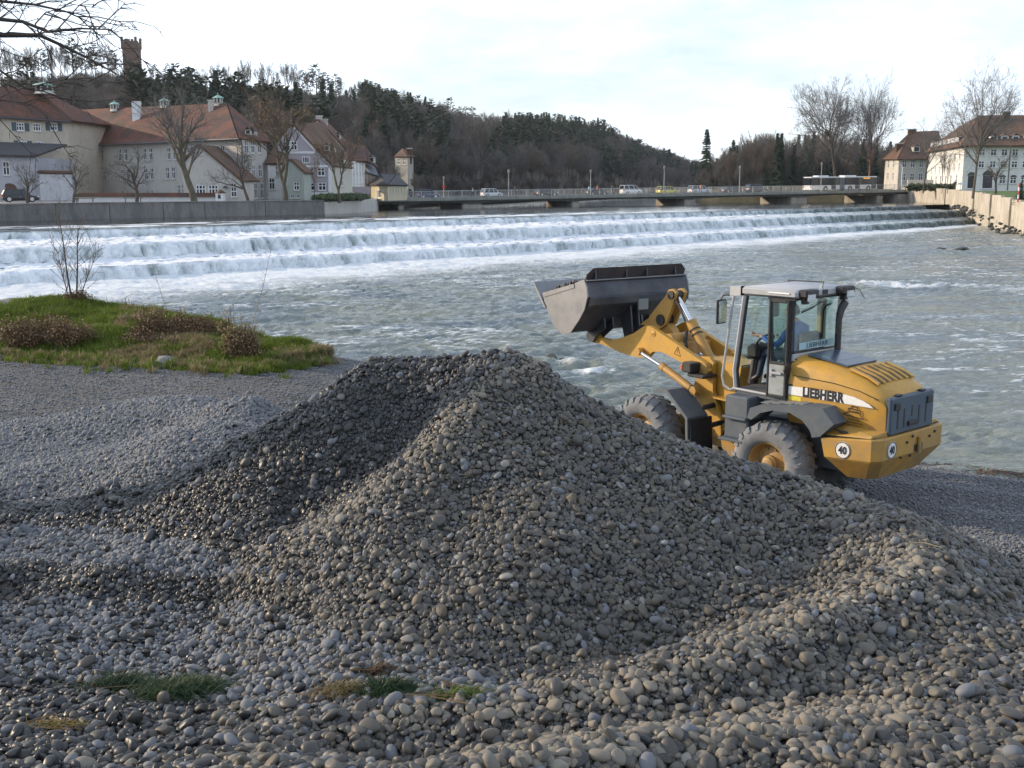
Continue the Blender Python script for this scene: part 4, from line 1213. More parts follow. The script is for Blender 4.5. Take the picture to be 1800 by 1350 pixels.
# lower pale wing with the arched door
e = bld('white_side_wing', 'low bluish white wing with an arched door below the beige house')
A1, B1 = G(-110, 119), G(61, 128); zl = zat(277, 128)
facade(e, A1, B1, 3.3, zl, rows(A1, B1, (13, -40), 296, .8, 1.5, 'plain', 1, 1), R_WING)
facade(e, B1, (B1[0] + .6, B1[1] + 10), 3.3, zl, [], R_WING)
roof(e, [[(A1[0], A1[1] - .4, zl), (B1[0] + .4, B1[1] - .4, zl), (B1[0] + .4, B1[1] + 9, zl + 1.6), (A1[0], A1[1] + 9, zl + 1.6)]], T_DARK)
x, y = G(16, 125.2)
arch = [(x - .75, 3.4), (x + .75, 3.4), (x + .75, 4.6)] + [(x + .75 * math.cos(a), 4.6 + .7 * math.sin(a)) for a in np.linspace(.2, PI - .2, 8)] + [(x - .75, 4.6)]
obj('arched_door', MB().prism(arch, y - .12, y + .2), mk('brown_wood_door', (.10, .05, .035), .6, .2, 3), e)
e = bld('white_garden_wall', 'white rendered wall with worn patches right of the arched door', 'wall')
A2, B2 = G(61.5, 128.5), G(127, 134); facade(e, A2, B2, 3.3, zat(303, 131), [], render_mat('patchy_white_render', (.66, .66, .68), (.3, .28, .3), .7))
obj('tile_coping', MB().tube([(A2[0], A2[1], zat(303, 131)), (B2[0], B2[1], zat(303, 131))], .22, 4), T_BRN, e)

# --- B: the long building (four walls, hip at the right)
e = bld('long_building', 'long grey building with a high red tiled roof and three copper capped lanterns', 'building')
A3, B3, C3 = G(127, 154), G(427, 130), G(471, 141); D3 = (A3[0] + 5, A3[1] + 14)
zE = zat(244, 130)
cols1 = (176, 218, 262, 304, 345, 388); cols2 = (178, 220, 262, 300)
wl = []
R_TOWER = render_mat('weathered_render', (.36, .345, .30))
for c in cols1:
    for dx in (-5.2, 5.2): wl += rows(A3, B3, (c + dx,), lambda q: np.interp(q, [176, 427], [273, 266]), .74, 1.5, 'plain', 1, 1)
for c in cols2 + (345,):
    for dx in (-5.2, 5.2): wl += rows(A3, B3, (c + dx,), lambda q: np.interp(q, [178, 345], [309, 302]), .74, 1.45, 'plain', 1, 1)
for c in (218, 262): wl += rows(A3, B3, (c - 4, c + 4), lambda q: 338, .5, .55, 'plain', 1, 0)
for c in (317, 338): wl += rows(A3, B3, (c - 4, c + 4), lambda q: 333, .55, 1.1, 'plain', 1, 1)
wl += rows(A3, B3, (134, 144, 153), lambda q: 276, .5, 1.2, 'plain', 1, 1)
facade(e, A3, B3, 3.3, zE, wl, R_GREY)
wl = rows(B3, C3, (436.5, 447.5, 459), lambda q: 258, 1.5, 1.6, 'plain', 1, 1) + rows(B3, C3, (436.5, 447.5, 459), lambda q: 300, 1.4, 1.5, 'plain', 1, 1) + rows(B3, C3, (440, 450, 461), lambda q: 335, 1.4, 1.9, 'plain', 1, 1)
facade(e, B3, C3, 3.3, zE, wl, R_GREY)
obj('back_wall', MB().quad((*C3, 3.3), (*D3, 3.3), (*D3, zE), (*C3, zE)), R_GREY, e)
RA, RB = V(120, 196, 161), V(399, 184, 141)
a = (A3[0] - .3, A3[1] - .5, zE - .1); b = (B3[0] - .1, B3[1] - .7, zE - .1); c = (C3[0] + .7, C3[1], zE - .1); d = (D3[0], D3[1] + .5, zE - .1)
roof(e, [[a, b, tuple(RB), tuple(RA)], [b, c, tuple(RB)], [c, d, tuple(RA), tuple(RB)]], T_RED)
for px in (163, 427.5):
    u = uof(px, A3, B3); Y = A3[1] + (B3[1] - A3[1]) * u; x, y = G(px, Y - .15)
    obj('downpipe', MB().tube([(x, y, 3.4), (x, y, zE)], .09, 6), M_PIPE, e)
obj('gutter', MB().tube([Vector(a) + Vector((0, -.12, .05)), Vector(b) + Vector((0, -.12, .05))], .11, 6), M_PIPE, e)
for px, a_, b_, Yl in ((209, 176, 194, 154), (296, 170, 188, 148), (389.5, 164, 184, 142)): lantern(e, px, a_, b_, Yl, 1.15)
chimney(e, 247.5, 178, 208, 148, .95, M_WHITE, T_RED); chimney(e, 377, 178, 198, 141, .6, R_GREY)
for px, py, Yd in ((179, 239, 152.5), (265, 233, 145.5), (342, 234, 139.5), (377, 230, 137), (439, 232, 131.5), (446, 233, 132.4)): dormer(e, px, py, Yd, .62, .55, T_RED)
# --- annex with the sloping brown roof
e = bld('gabled_annex', 'low grey annex with a steep brown roof sloping down to the right')
yA = 124.5; gx0, gx1 = G(300, yA)[0], G(427, yA)[0]; zr, zw = zat(256, yA), zat(318, yA)
xa = G(352, yA)[0]; xe = G(427, yA)[0]; xl = G(322, yA)[0]
facade(e, (xl, yA), (xe - .3, yA), 3.3, zw, [(.88 + .0, zat(334, yA), .62, 1.5, 'plain', 1, 2), (.30, zat(334, yA), 1.1, 1.15, 'plain', 2, 1), (.52, zat(334, yA), 1.1, 1.15, 'plain', 2, 1)], R_GREY)
wallpoly(e, [(xl, yA, zw), (xe - .3, yA, zw), (xa, yA, zr), (xl, yA, zat(290, yA))], R_GREY)
facade(e, (xe - .3, yA), (xe - .1, yA + 5.5), 3.3, zw, [], R_GREY)
roof(e, [[(xa, yA - .25, zr), (xe, yA - .25, zw - .1), (xe + .2, yA + 7, zw - .1), (xa + .2, yA + 7, zr)], [(xa, yA - .25, zr), (xl - .2, yA - .25, zat(291, yA)), (xl - .2, yA + 7, zat(291, yA)), (xa + .2, yA + 7, zr)]], T_BRN)
x, y = G(396, yA - .3); la = obj('wall_lamp', MB().lathe([(.05, .3), (.3, .1), (.3, .04), (.08, 0)], (x, y, zat(331, yA)), 'z', 10, True), M_PIPE, e)
# --- tile capped low wall and gate pillar
e = bld('tile_capped_wall', 'low white wall with an orange tile coping in front of the long building', 'wall')
A4, B4 = G(137, 117), G(381, 118.5); zt = zat(346, 118)
facade(e, A4, B4, 3.3, zt, [], M_WHITE)
obj('tile_coping', MB().prism([(-.35, zt), (0, zt + .42), (.35, zt)], 0, 1, 'x').xf(Matrix.Translation((A4[0], A4[1], 0)) @ Matrix.Rotation(math.atan2(B4[1] - A4[1], B4[0] - A4[0]), 4, 'Z') @ Matrix.Diagonal((math.dist(A4, B4), 1, 1, 1))), T_RED2, e)
e = bld('gate_pillar', 'small white gate pillar with a dark niche at the right end of the tile capped wall', 'pillar')
x, y = G(386, 118.5); obj('shaft', MB().box(x - .4, x + .4, y - .4, y + .4, 3.35, zat(340, 118.5)), M_WHITE, e)
obj('cap', MB().lathe([(.62, 0), (.6, .08), (.05, .4)], (x, y, zat(340, 118.5) + .003), 'z', 4, True), T_BRN, e); obj('niche', MB().box(x - .14, x + .14, y - .42, y - .403, 3.7, 4.1), M_DKWIN, e)

# --- the row of gabled houses
e = bld('narrow_white_house', 'narrow white house with one dark window behind the forked tree')
A5, B5 = G(471.5, 139), G(496, 140); facade(e, A5, B5, 3.3, zat(290, 140), rows(A5, B5, (478,), 323, .75, 1.4, 'plain', 1, 1) + rows(A5, B5, (489, 490)[:1], 289 + 12, .5, 1.2, 'plain', 1, 1), R_WHITE)
roof(e, [[(A5[0] - .3, A5[1] - .3, zat(290, 140)), (B5[0] + .2, B5[1] - .3, zat(290, 140)), (B5[0] + .2, B5[1] + 5, zat(262, 145)), (A5[0] - .3, A5[1] + 5, zat(262, 145))]], T_BRN)
e = bld('green_house', 'small pale green house tucked in front of the purple gabled house')
yq = 134; A6, B6 = G(497, yq), G(534, yq); facade(e, A6, B6, 3.3, zat(304, yq), rows(A6, B6, (521,), 327, .65, .95, 'plain', 1, 1) + rows(A6, B6, (513, 523), 345, .45, .4, 'plain', 1, 0), R_GREEN)
xs = [G(q, yq)[0] for q in (497, 511, 534)]; z_ = zat(304, yq); zt = zat(281, yq)
wallpoly(e, [(xs[0], yq, z_), (xs[2], yq, z_), (xs[1], yq, zt)], R_GREEN)
facade(e, B6, (B6[0], B6[1] + 5), 3.3, z_, [], R_GREEN)
roof(e, [[(xs[1], yq - .2, zt), (xs[2] + .2, yq - .2, z_ - .1), (xs[2] + .2, yq + 5, z_ - .1), (xs[1], yq + 5, zt)], [(xs[1], yq - .2, zt), (xs[0] - .2, yq - .2, z_ - .1), (xs[0] - .2, yq + 5, z_ - .1), (xs[1], yq + 5, zt)]], T_BRN)
e = bld('purple_gabled_house', 'purple house with white edged stepped bands on its tall front gable')
yp = 143; A7, B7 = G(487, yp), G(581, yp); zs_ = zat(293, yp)
wl = rows(A7, B7, (546, 565), 302, .95, 1.05, 'plain', 1, 1) + rows(A7, B7, (528,), 303, .8, 1.0, 'plain', 1, 1) + rows(A7, B7, (546, 566), 328, 1.0, 1.0, 'plain', 1, 1) + rows(A7, B7, (548, 566, 530), 346, .75, .8, 'plain', 1, 1)
facade(e, A7, B7, 3.3, zs_, wl, R_PURP)
gp = [(G(487, yp)[0], yp, zs_), (G(581, yp)[0], yp, zs_), (G(514, yp)[0], yp, zat(220, yp)), (G(487, yp)[0], yp, zat(252, yp))]
wallpoly(e, gp, R_PURP)
for px, py in ((519, 256), (507, 257)): window(e, (*G(px, yp), zat(py, yp)), 0, .8, 1.1, 'proud', None, 1, 1)
window(e, (*G(492, yp), zat(287, yp)), 0, .6, 1.1, 'proud', None, 1, 1); window(e, (*G(539, yp), zat(281, yp)), 0, .9, .8, 'proud', None, 2, 0)
def band(e, a, b, w=.28, m=None, n='white_band'):
    a, b = Vector(a), Vector(b); d = (b - a).normalized(); s_ = Vector((-d.z, 0, d.x)) * w / 2
    obj(n, MB().plate([a - s_ - Vector((0, .07, 0)), b - s_ - Vector((0, .07, 0)), b + s_ - Vector((0, .07, 0)), a + s_ - Vector((0, .07, 0))], (0, 1, 0), .06), m or M_WHITE, e)
band(e, V(487, 252, yp), V(514, 220, yp), .35); band(e, V(514, 220, yp), V(581, 293, yp), .35)
band(e, V(500, 268, yp), V(556, 268, yp)); band(e, V(525, 292, yp), V(578, 292, yp)); band(e, V(530, 340, yp), V(580, 340, yp)); band(e, V(580, 294, yp), V(580, 351, yp), .4)
rr = V(566, 217, yp + 16)
roof(e, [[tuple(V(514, 220, yp) + Vector((0, -.2, .1))), tuple(V(581, 293, yp) + Vector((.2, -.2, 0))), tuple(V(619, 297, yp + 12)), tuple(rr)], [tuple(V(514, 220, yp) + Vector((0, -.2, .1))), tuple(V(486, 253, yp) + Vector((0, -.2, 0))), tuple(V(520, 253, yp + 16)), tuple(rr)]], T_BRN)
facade(e, B7, (G(619, yp + 12)[0], yp + 12), 3.3, zat(297, yp + 12), rows(B7, (G(619, yp + 12)[0], yp + 12), (602,), 318, 1.2, 1.4, 'plain', 1, 1), R_CREAM)
for px, py in ((576, 260), (585, 262)): dormer(e, px, py, yp + 2.6 + (px - 576) * .1, .6, .65, T_BRN)
dormer(e, 602, 283, yp + 6, .6, .6, T_BRN)
e = bld('grey_gabled_house', 'tall house with a bare grey gable and a brown roof behind the purple one')
yg = 163; xs = [G(q, yg)[0] for q in (535, 561, 624)]
wallpoly(e, [(xs[0], yg, 3.3), (xs[2], yg, 3.3), (xs[2], yg, zat(280, yg)), (xs[1], yg, zat(211, yg)), (xs[0], yg, zat(240, yg))], R_GREY)
roof(e, [[(xs[1], yg - .2, zat(211, yg)), (xs[2] + .2, yg - .2, zat(281, yg)), tuple(V(640, 282, yg + 11)), tuple(V(572, 214, yg + 11))], [(xs[1], yg - .2, zat(211, yg)), (xs[0], yg - .2, zat(241, yg)), (xs[0], yg + 11, zat(241, yg)), tuple(V(572, 214, yg + 11))]], T_RED2)
chimney(e, 564, 205, 218, yg + 3, .8, R_GREY); chimney(e, 574, 211, 228, yg + 4, .7, R_GREY)
dormer(e, 596, 240, yg + 2.4, .5, .6, T_BRN)
e = bld('white_narrow_facade_house', 'white house with two rows of tall windows and orange roof left of the yellow pavilion')
yw = 158; A8, B8 = G(619, yw), G(641, yw + 6); zw = zat(284, yw)
wl = rows(A8, B8, (622.5, 628, 633.5, 638.5), 294, .52, 1.5, 'plain', 1, 1) + rows(A8, B8, (622.5, 628, 633.5, 638.5), 314, .52, 1.4, 'plain', 1, 1)
facade(e, A8, B8, zat(328, yw), zw, wl, R_WHITE)
ground_floor = facade(e, (A8[0] - 2.6, A8[1] - .4), (G(651, yw)[0], yw - .4), 3.2, zat(328, yw), [(.2, 3.8, .8, .7, 'plain', 1, 1), (.5, 3.8, .8, .7, 'plain', 1, 1)], R_PURP)
facade(e, (A8[0] - 2.6, A8[1] + .1), A8, zat(328, yw), zat(297, yw), [(.5, zat(312, yw), .6, 1.2, 'plain', 1, 1)], R_CREAM)
roof(e, [[tuple(V(608, 284, yw - .4)), tuple(V(645, 285, yw + 5)), tuple(V(641, 258, yw + 11)), tuple(V(606, 252, yw + 8))]], T_RED2)
roof(e, [[tuple(V(645, 285, yw + 5)), tuple(V(663, 296, yw + 16)), tuple(V(641, 258, yw + 11))]], T_RED2, name='side_roof')
dormer(e, 653, 281, yw + 9.5, .9, .8, T_GREY)
e = bld('brown_side_house', 'brown house with a grey metal roof and bright skylight beside the white narrow one')
A9, B9 = G(642, 166), G(663, 172); facade(e, A9, B9, 3.2, zat(305, 168), rows(A9, B9, (646, 652), 314, .5, 1.2, 'plain', 1, 1), render_mat('brown_render', (.36, .25, .17)))
roof(e, [[tuple(V(640, 303, 165)), tuple(V(664, 311, 172)), tuple(V(656, 293, 176)), tuple(V(640, 288, 170))]], T_GREY)
obj('skylight', MB().plate([V(642.5, 295, 166.2), V(645.5, 298, 166.4), V(650, 304, 166.4), V(647, 301.5, 166.2)], (0, -.6, .6), .08), M_WHITE, e)
e = bld('yellow_pavilion', 'small yellow pavilion with an arched opening and a dark hipped roof by the bridge', 'pavilion')
A10, B10, C10 = G(650.5, 166), G(681, 161), G(715, 170); zp = zat(326, 163)
facade(e, A10, B10, 3.0, zp, [(.52, 3.95, 1.5, 1.25, 'plain', 2, 0)], R_YEL)
facade(e, B10, C10, 3.0, zp, rows(B10, C10, (686, 691, 696, 701, 706, 711), 334, .35, .9, 'plain', 0, 0), R_YEL)
pk0, pk1 = V(670, 307, 168), V(696, 309, 174)
roof(e, [[tuple(V(648.5, 327, 166)), tuple(V(681, 327, 160.4)), tuple(pk1), tuple(pk0)], [tuple(V(681, 327, 160.4)), tuple(V(717, 327.5, 170)), tuple(pk1)], [tuple(V(717, 327.5, 170)), tuple(V(690, 326, 181)), tuple(pk0), tuple(pk1)], [tuple(V(690, 326, 181)), tuple(V(648.5, 327, 166)), tuple(pk0)]], T_DARK)
e = bld('pale_tower_house', 'pale weathered tower house with an orange chimney behind the yellow pavilion')
A11, B11, C11 = G(695, 186), G(717, 184), G(727, 190); zp = zat(276, 185)
facade(e, A11, B11, 3.0, zp, rows(A11, B11, (702, 711), 284, .6, 1.0, 'plain', 1, 1), R_TOWER); facade(e, B11, C11, 3.0, zp, [(.5, zat(283, 187), .6, 1.1, 'plain', 1, 1), (.5, zat(308, 187), .6, 1.1, 'plain', 1, 1)], R_TOWER)
pk = V(708, 263, 190); roof(e, [[tuple(V(693, 277, 186)), tuple(V(717, 277, 183.5)), tuple(pk)], [tuple(V(717, 277, 183.5)), tuple(V(729, 277, 190)), tuple(pk)], [tuple(V(729, 277, 190)), tuple(V(700, 277, 196)), tuple(pk)]], T_BRN)
chimney(e, 720.5, 262, 275, 187, .75, T_RED2)

plant('bare_tree', WB[1], pos(700, 180, 3.2), 6.2, 10, 'bare bushy tree in front of the pale tower house', 'tree', None, .5)
plant('bare_tree', WB[2], pos(728, 184, 3.2), 4.2, 10, 'low bare tree between the pale tower house and the bridge railing', 'tree', None, 1.5)

# --- brick watch tower on the hill
e = empty('brick_tower', (*G(232.5, 352, 110), 0)); tag(e, 'square brick watchtower with notched battlements on the wooded hill', 'tower')
M_BRK = tile_mat('tower_brick', (.13, .085, .065), (.18, .115, .085), (.09, .065, .055), .6)
zb, zt = zat(165, 352), zat(75, 352); hw_ = 2.15
obj('shaft', MB().box(-hw_, hw_, -hw_, hw_, zb - 6, zat(86, 352)), M_BRK, e); obj('corbel', MB().cbox(-hw_ - .28, hw_ + .28, -hw_ - .28, hw_ + .28, zat(86, 352) + .002, zt, .1), M_BRK, e)
for i in range(5):
    for sy in (-1, 1):
        x = -hw_ - .28 + .35 + i * (2 * hw_ + .56 - .7) / 4; hh = 1.5 if i in (0, 4) else .8
        obj('merlon', MB().box(x - .35, x + .35, sy * (hw_ + .05) - .23, sy * (hw_ + .05) + .23, zt + .003, zt + hh), M_BRK, e)
for z_ in (.3, .6): obj('slit_window', MB().box(-.22, .22, -hw_ - .03, -hw_ + .02, zb + (zt - zb) * z_, zb + (zt - zb) * z_ + 1.3), M_DKWIN, e)
e = bld('hill_ruin_wall', 'long dark masonry wall half hidden by trees left of the brick tower', 'wall')
a, b = G(140, 342), G(214, 346); obj('masonry', MB().loft([[(a[0], a[1], 20), (a[0], a[1] + 1.2, 20), (a[0], a[1] + 1.2, zat(140, 342)), (a[0], a[1], zat(140, 342))], [(b[0], b[1], 20), (b[0], b[1] + 1.2, 20), (b[0], b[1] + 1.2, zat(137, 346)), (b[0], b[1], zat(137, 346))]]), M_BRK, e)

# --- right bank buildings
e = bld('brown_roofed_house', 'grey house with a brown hipped roof and chimney at the right end of the bridge')
A12, B12, C12 = G(1554, 243), G(1578, 232), G(1660, 236); zp = zat(279, 232)
facade(e, A12, B12, 4.2, zp, rows(A12, B12, (1560, 1569), 288, 1.1, 1.6, 'plain', 1, 1) + rows(A12, B12, (1560, 1569), 310, 1.1, 1.6, 'plain', 1, 1), R_GREY)
facade(e, B12, C12, 4.2, zp, rows(B12, C12, (1588, 1603, 1618, 1634, 1648), 288, 1.15, 1.6, 'plain', 1, 1) + rows(B12, C12, (1588, 1603, 1618, 1634, 1648), 311, 1.15, 1.6, 'plain', 1, 1), R_GREY)
p0, p1 = V(1601, 233, 241), V(1648, 231, 244)
roof(e, [[tuple(V(1551, 281, 243)), tuple(V(1578, 281, 231)), tuple(p0)], [tuple(V(1578, 281, 231)), tuple(V(1663, 280, 235)), tuple(p1), tuple(p0)], [tuple(V(1663, 280, 235)), tuple(V(1660, 280, 252)), tuple(p1)], [tuple(V(1551, 281, 243)), tuple(p0), tuple(p1), tuple(V(1660, 280, 252))]], T_BRN)
chimney(e, 1598, 228, 240, 241, 1.4, T_BRN); chimney(e, 1576, 253, 268, 237, 1.2, T_BRN); dormer(e, 1608, 262, 233.8, 1.3, 1.1, T_BRN)
e = bld('white_building', 'large white building with arched ground floor openings and long brown mansard roof', 'building')
A13, B13, C13 = G(1629, 224), G(1691.5, 190), (G(1691.5, 190)[0] + 40, 184)
zp = zat(257, 190)
wl = []
for py in (277, 296): wl += rows(A13, B13, (1636, 1643, 1650.5, 1658.5, 1667, 1675.5, 1684), lambda q: np.interp(q, [1636, 1690], [py + 3, py - 4]), 1.0, 1.25, 'plain', 1, 1)
wl += rows(A13, B13, (1637, 1645, 1653, 1662, 1671, 1681), lambda q: np.interp(q, [1636, 1690], [318, 316]), 1.3, 1.9, 'plain', 1, 1)
facade(e, A13, B13, 4.2, zp, wl, R_WHITE)
FC = (1723, 1743, 1762, 1781, 1800, 1819, 1838, 1857)
wl = rows(B13, C13, FC, 268, 1.0, 1.15, 'plain', 1, 1) + rows(B13, C13, FC, 289, 1.0, 1.15, 'plain', 1, 1) + rows(B13, C13, (1762, 1781, 1800, 1819, 1838), 317, 1.05, 1.15, 'plain', 1, 1)
wl += rows(B13, C13, (1736,), 320, 1.8, 2.3, 'plain', 0, 0) + rows(B13, C13, (1707,), 320, 1.3, 2.3, 'plain', 0, 0)
facade(e, B13, C13, 4.2, zp, wl, R_WHITE)
def arc(px, py, w, h):
    u = uof(px, B13, C13); Y = B13[1] + (C13[1] - B13[1]) * u; x, _ = G(px, Y); z = zat(py, Y); rz = math.atan2(C13[1] - B13[1], C13[0] - B13[0])
    o = MB().prism([(w / 2 * math.cos(t), h * math.sin(t)) for t in np.linspace(0, PI, 10)], -.03, .0)
    obj('arched_head', o, M_DKWIN, e, loc=(x, Y, z), rot=(0, 0, rz))
arc(1736, 308.6, 1.8, .8); arc(1707, 308.6, 1.3, .6)
for q in (1762, 1781, 1800, 1819): arc(q, 311.3, 1.05, .35)
pr0, pr1 = V(1722, 205, 199), V(2100, 203, 196)
roof(e, [[tuple(V(1625, 269, 225)), tuple(V(1690.5, 258, 189)), tuple(pr0), tuple(V(1690, 222, 222))], [tuple(V(1690.5, 258, 189)), (C13[0], C13[1] - .8, zp - .1), (C13[0], 195, pr0.z), tuple(pr0)], [tuple(V(1690, 222, 222)), tuple(pr0), (C13[0], 195, pr0.z), (C13[0], 212, zp)]], T_BRN)
for q in (1742, 1761, 1780, 1799, 1818): dormer(e, q, 244, 190.2, 1.15, 1.05, T_BRN, M_WHITE)
for q in np.linspace(1641, 1684, 7):
    u = uof(q, A13, B13); Y = A13[1] + (B13[1] - A13[1]) * u; dormer(e, q, np.interp(q, [1641, 1684], [254, 244]), Y + .8, .8, .95, T_BRN, M_WHITE)
x, y = G(1772, 187.2); obj('downpipe', MB().tube([(x, y, 4.4), (x, y, zp)], .12, 6), M_PIPE, e)
chimney(e, 1760, 198, 206, 197, 1.0, T_BRN)

# ------------------------------------------------------------------ river walls
def conc(name, base, stain, amt):
    t = NT(name); g = t.n('ShaderNodeNewGeometry')
    mp_ = t.n('ShaderNodeMapping'); mp_.inputs['Scale'].default_value = (1, 1, .3); t.l(g.outputs['Position'], mp_.inputs['Vector'])
    f = t.noise(1.0, 9, .8, vec=mp_.outputs['Vector']); f2 = t.noise(.25, 5, .6, vec=g.outputs['Position'])
    c = t.ramp(f2, [(.3, sc(base, .8)), (.7, sc(base, 1.1))]); c = t.mix(t.maprange(f, .40, .62, 0, amt), c, stain)
    sx = t.n('ShaderNodeSeparateXYZ'); t.l(g.outputs['Position'], sx.inputs[0])
    t.col(c); t.rough(.9); t.bump(t.noise(3, 6, .7, vec=g.outputs['Position']), .4, .06)
    return t.m
M_QUAY = conc('old_quay_stone', (.235, .225, .215), (.085, .09, .1), .8); M_CONC = conc('stained_concrete', (.55, .51, .43), (.2, .165, .12), .65)
e = bld('quay_wall', 'grey weathered stone quay wall along the far bank on the left', 'wall')
Q = [G(-140, 84), G(-60, 91), G(0, 96), G(95, 100.4), G(190, 104.7), G(285, 109), G(358, 112.3), G(465, 117.2), G(569, 122)]
for i in range(len(Q) - 1):
    a, b = Vector((*Q[i], 0)), Vector((*Q[i + 1], 0)); d = (b - a).normalized(); nrm = Vector((-d.y, d.x, 0)); b2 = b - d * .06
    pts = [a, b2, b2 + nrm * .8, a + nrm * .8]
    obj('wall_panel', MB().prism([(p.x, p.y) for p in pts], .5, 3.40 + .02 * (i % 2), 'z'), M_QUAY, e)
    pts = [a - nrm * .08, b2 - nrm * .08, b2 + nrm * .85, a + nrm * .85]
    obj('coping', MB().prism([(p.x, p.y) for p in pts], 3.425, 3.50, 'z'), M_QUAY, e)
e = bld('bridge_side_wall', 'lighter short wall between the quay wall and the bridge', 'wall')
Q = [G(569.5, 122.5), G(633, 136), G(660, 152), G(664, 172)]
for i in range(3):
    a, b = Vector((*Q[i], 0)), Vector((*Q[i + 1], 0)); d = (b - a).normalized(); nrm = Vector((-d.y, d.x, 0)); b2 = b - d * .05
    obj('wall_panel', MB().prism([(p.x, p.y) for p in (a, b2, b2 + nrm * .8, a + nrm * .8)], .5, 3.3, 'z'), R_GREY, e)
e = bld('concrete_river_wall', 'stepped sunlit concrete wall with dark stains along the right bank', 'wall')
W_ = WALL
for i in range(len(W_) - 1):
    for s_ in range(2):
        k0, k1 = s_ / 2, (s_ + 1) / 2
        a = Vector((W_[i][0] + (W_[i + 1][0] - W_[i][0]) * k0, W_[i][1] + (W_[i + 1][1] - W_[i][1]) * k0, 0)); b = Vector((W_[i][0] + (W_[i + 1][0] - W_[i][0]) * k1, W_[i][1] + (W_[i + 1][1] - W_[i][1]) * k1, 0))
        zt = W_[i][2] + (W_[i + 1][2] - W_[i][2]) * k1 + .35
        d = (b - a).normalized(); nrm = Vector((d.y, -d.x, 0)); a = a + nrm * .02 * (i % 2); b = b - d * .02
        obj('wall_panel', MB().prism([(p.x, p.y) for p in (a, b, b + nrm * .45, a + nrm * .45)], -1.2, zt, 'z'), M_CONC, e)
    p = Vector((W_[i + 1][0], W_[i + 1][1], 0)); obj('wall_pier', MB().box(p.x - .3, p.x + .3, p.y - .3, p.y + .3, -1.2, W_[i + 1][2] + .5), M_CONC, e)
# dark mossy rubble at its foot
def rock_mesh(seed, mat, flat=.6):
    import bmesh
    bm = bmesh.new(); bmesh.ops.create_icosphere(bm, subdivisions=3, radius=.5); r = random.Random(seed)
    k = [(Vector((r.uniform(-1, 1), r.uniform(-1, 1), r.uniform(-1, 1))).normalized(), r.uniform(.25, .42)) for _ in range(12)]
    for v in bm.verts:
        q = v.co.copy()
        for d, lim in k:
            t = q.dot(d)
            if t > lim: q -= d * (t - lim) * .93
        v.co = Vector((q.x, q.y * .85, q.z * flat)) 
    me = bpy.data.meshes.new('rock'); bm.to_mesh(me); bm.free(); me.materials.append(mat); me.polygons.foreach_set('use_smooth', [True] * len(me.polygons))
    try: me.set_sharp_from_angle(angle=R(28))
    except Exception: pass
    return me
M_ROCK = mk('grey_rock', (.24, .235, .22), .8, .3, 1.5, bump=.5, bscale=6, dirt=(.09, .09, .08), dirt_amt=.7); M_MOSSR = mk('wet_mossy_rock', (.05, .052, .045), .6, .4, 1.2, bump=.5, bscale=5, dirt=(.04, .055, .02), dirt_amt=.7)
ROCKS = [rock_mesh(i, M_ROCK) for i in range(4)]; ROCKM = [rock_mesh(10 + i, M_MOSSR) for i in range(3)]
rn = random.Random(8); pts = []; 
for i in range(130):
    Y = rn.uniform(96, 172); k = rn.uniform(.0, 1); x = np.interp(Y, [w_[1] for w_ in WALL], [w_[0] for w_ in WALL]) - .2 - k * np.interp(Y, [96, 120, 140, 172], [2.2, 2.4, 2.6, 1])
    zt = np.interp(Y, [96, 122, 126, 137, 140, 150, 154, 165], [-.1, -.1, .1, .6, 1.0, 1.2, 1.7, 2.1])
    pts.append((x, Y, zt + (1 - k) * .35 - .25))
sc_ = make_scatter('rubble_slope', pts, [[rn.uniform(-.4, .4), rn.uniform(-.4, .4), rn.uniform(0, 6.3)] for _ in pts], [rn.uniform(.3, .75) for _ in pts], ROCKM)
tag(sc_, 'dark wet rubble between the weir steps and the concrete wall', 'rubble', None, 'stuff')
# ------------------------------------------------------------------ people
M_SKIN = mk('skin', (.45, .26, .18), .55, .08, 6); M_HAIR = mk('dark_hair', (.03, .022, .018), .7, .3, 20)
def skin_body(name, bones, mats, sub=1):
    """bones = list of chains; a chain = [((x,y,z), radius, material index), ...]; chains that start at an existing point join there"""
    vs = []; rad = []; mi = []; es = []
    def vid(p, r, m):
        for i, q in enumerate(vs):
            if (Vector(q) - Vector(p)).length < 1e-4: return i
        vs.append(p); rad.append(r); mi.append(m); return len(vs) - 1
    for ch in bones:
        ids = [vid(*c) for c in ch]
        for a, b in zip(ids, ids[1:]): es.append((a, b))
    me = bpy.data.meshes.new(name); me.from_pydata(vs, es, [])
    o = bpy.data.objects.new(name + '_rig', me); COL.objects.link(o)
    m = o.modifiers.new('skin', 'SKIN'); m.use_smooth_shade = True
    for i, s_ in enumerate(me.skin_vertices[0].data if me.skin_vertices else []):
        s_.radius = (rad[i], rad[i]); s_.use_root = (i == 0)
    if not me.skin_vertices:
        raise RuntimeError('no skin layer')
    m2 = o.modifiers.new('sub', 'SUBSURF'); m2.levels = sub; m2.render_levels = sub
    bpy.context.view_layer.update()
    ev = o.evaluated_get(bpy.context.evaluated_depsgraph_get()); out = bpy.data.meshes.new_from_object(ev)
    bpy.data.objects.remove(o); out.name = name
    out.materials.clear()
    for q in mats: out.materials.append(q)
    segs = [(Vector(vs[a]), Vector(vs[b]), mi[b]) for a, b in es]
    for f in out.polygons:
        c = f.center; best = 9e9; k = 0
        for a, b, m_ in segs:
            ab = b - a; t = max(0, min(1, (c - a).dot(ab) / max(ab.length_squared, 1e-9))); d = (c - (a + ab * t)).length
            if d < best: best = d; k = m_
        f.material_index = k; f.use_smooth = True
    return out
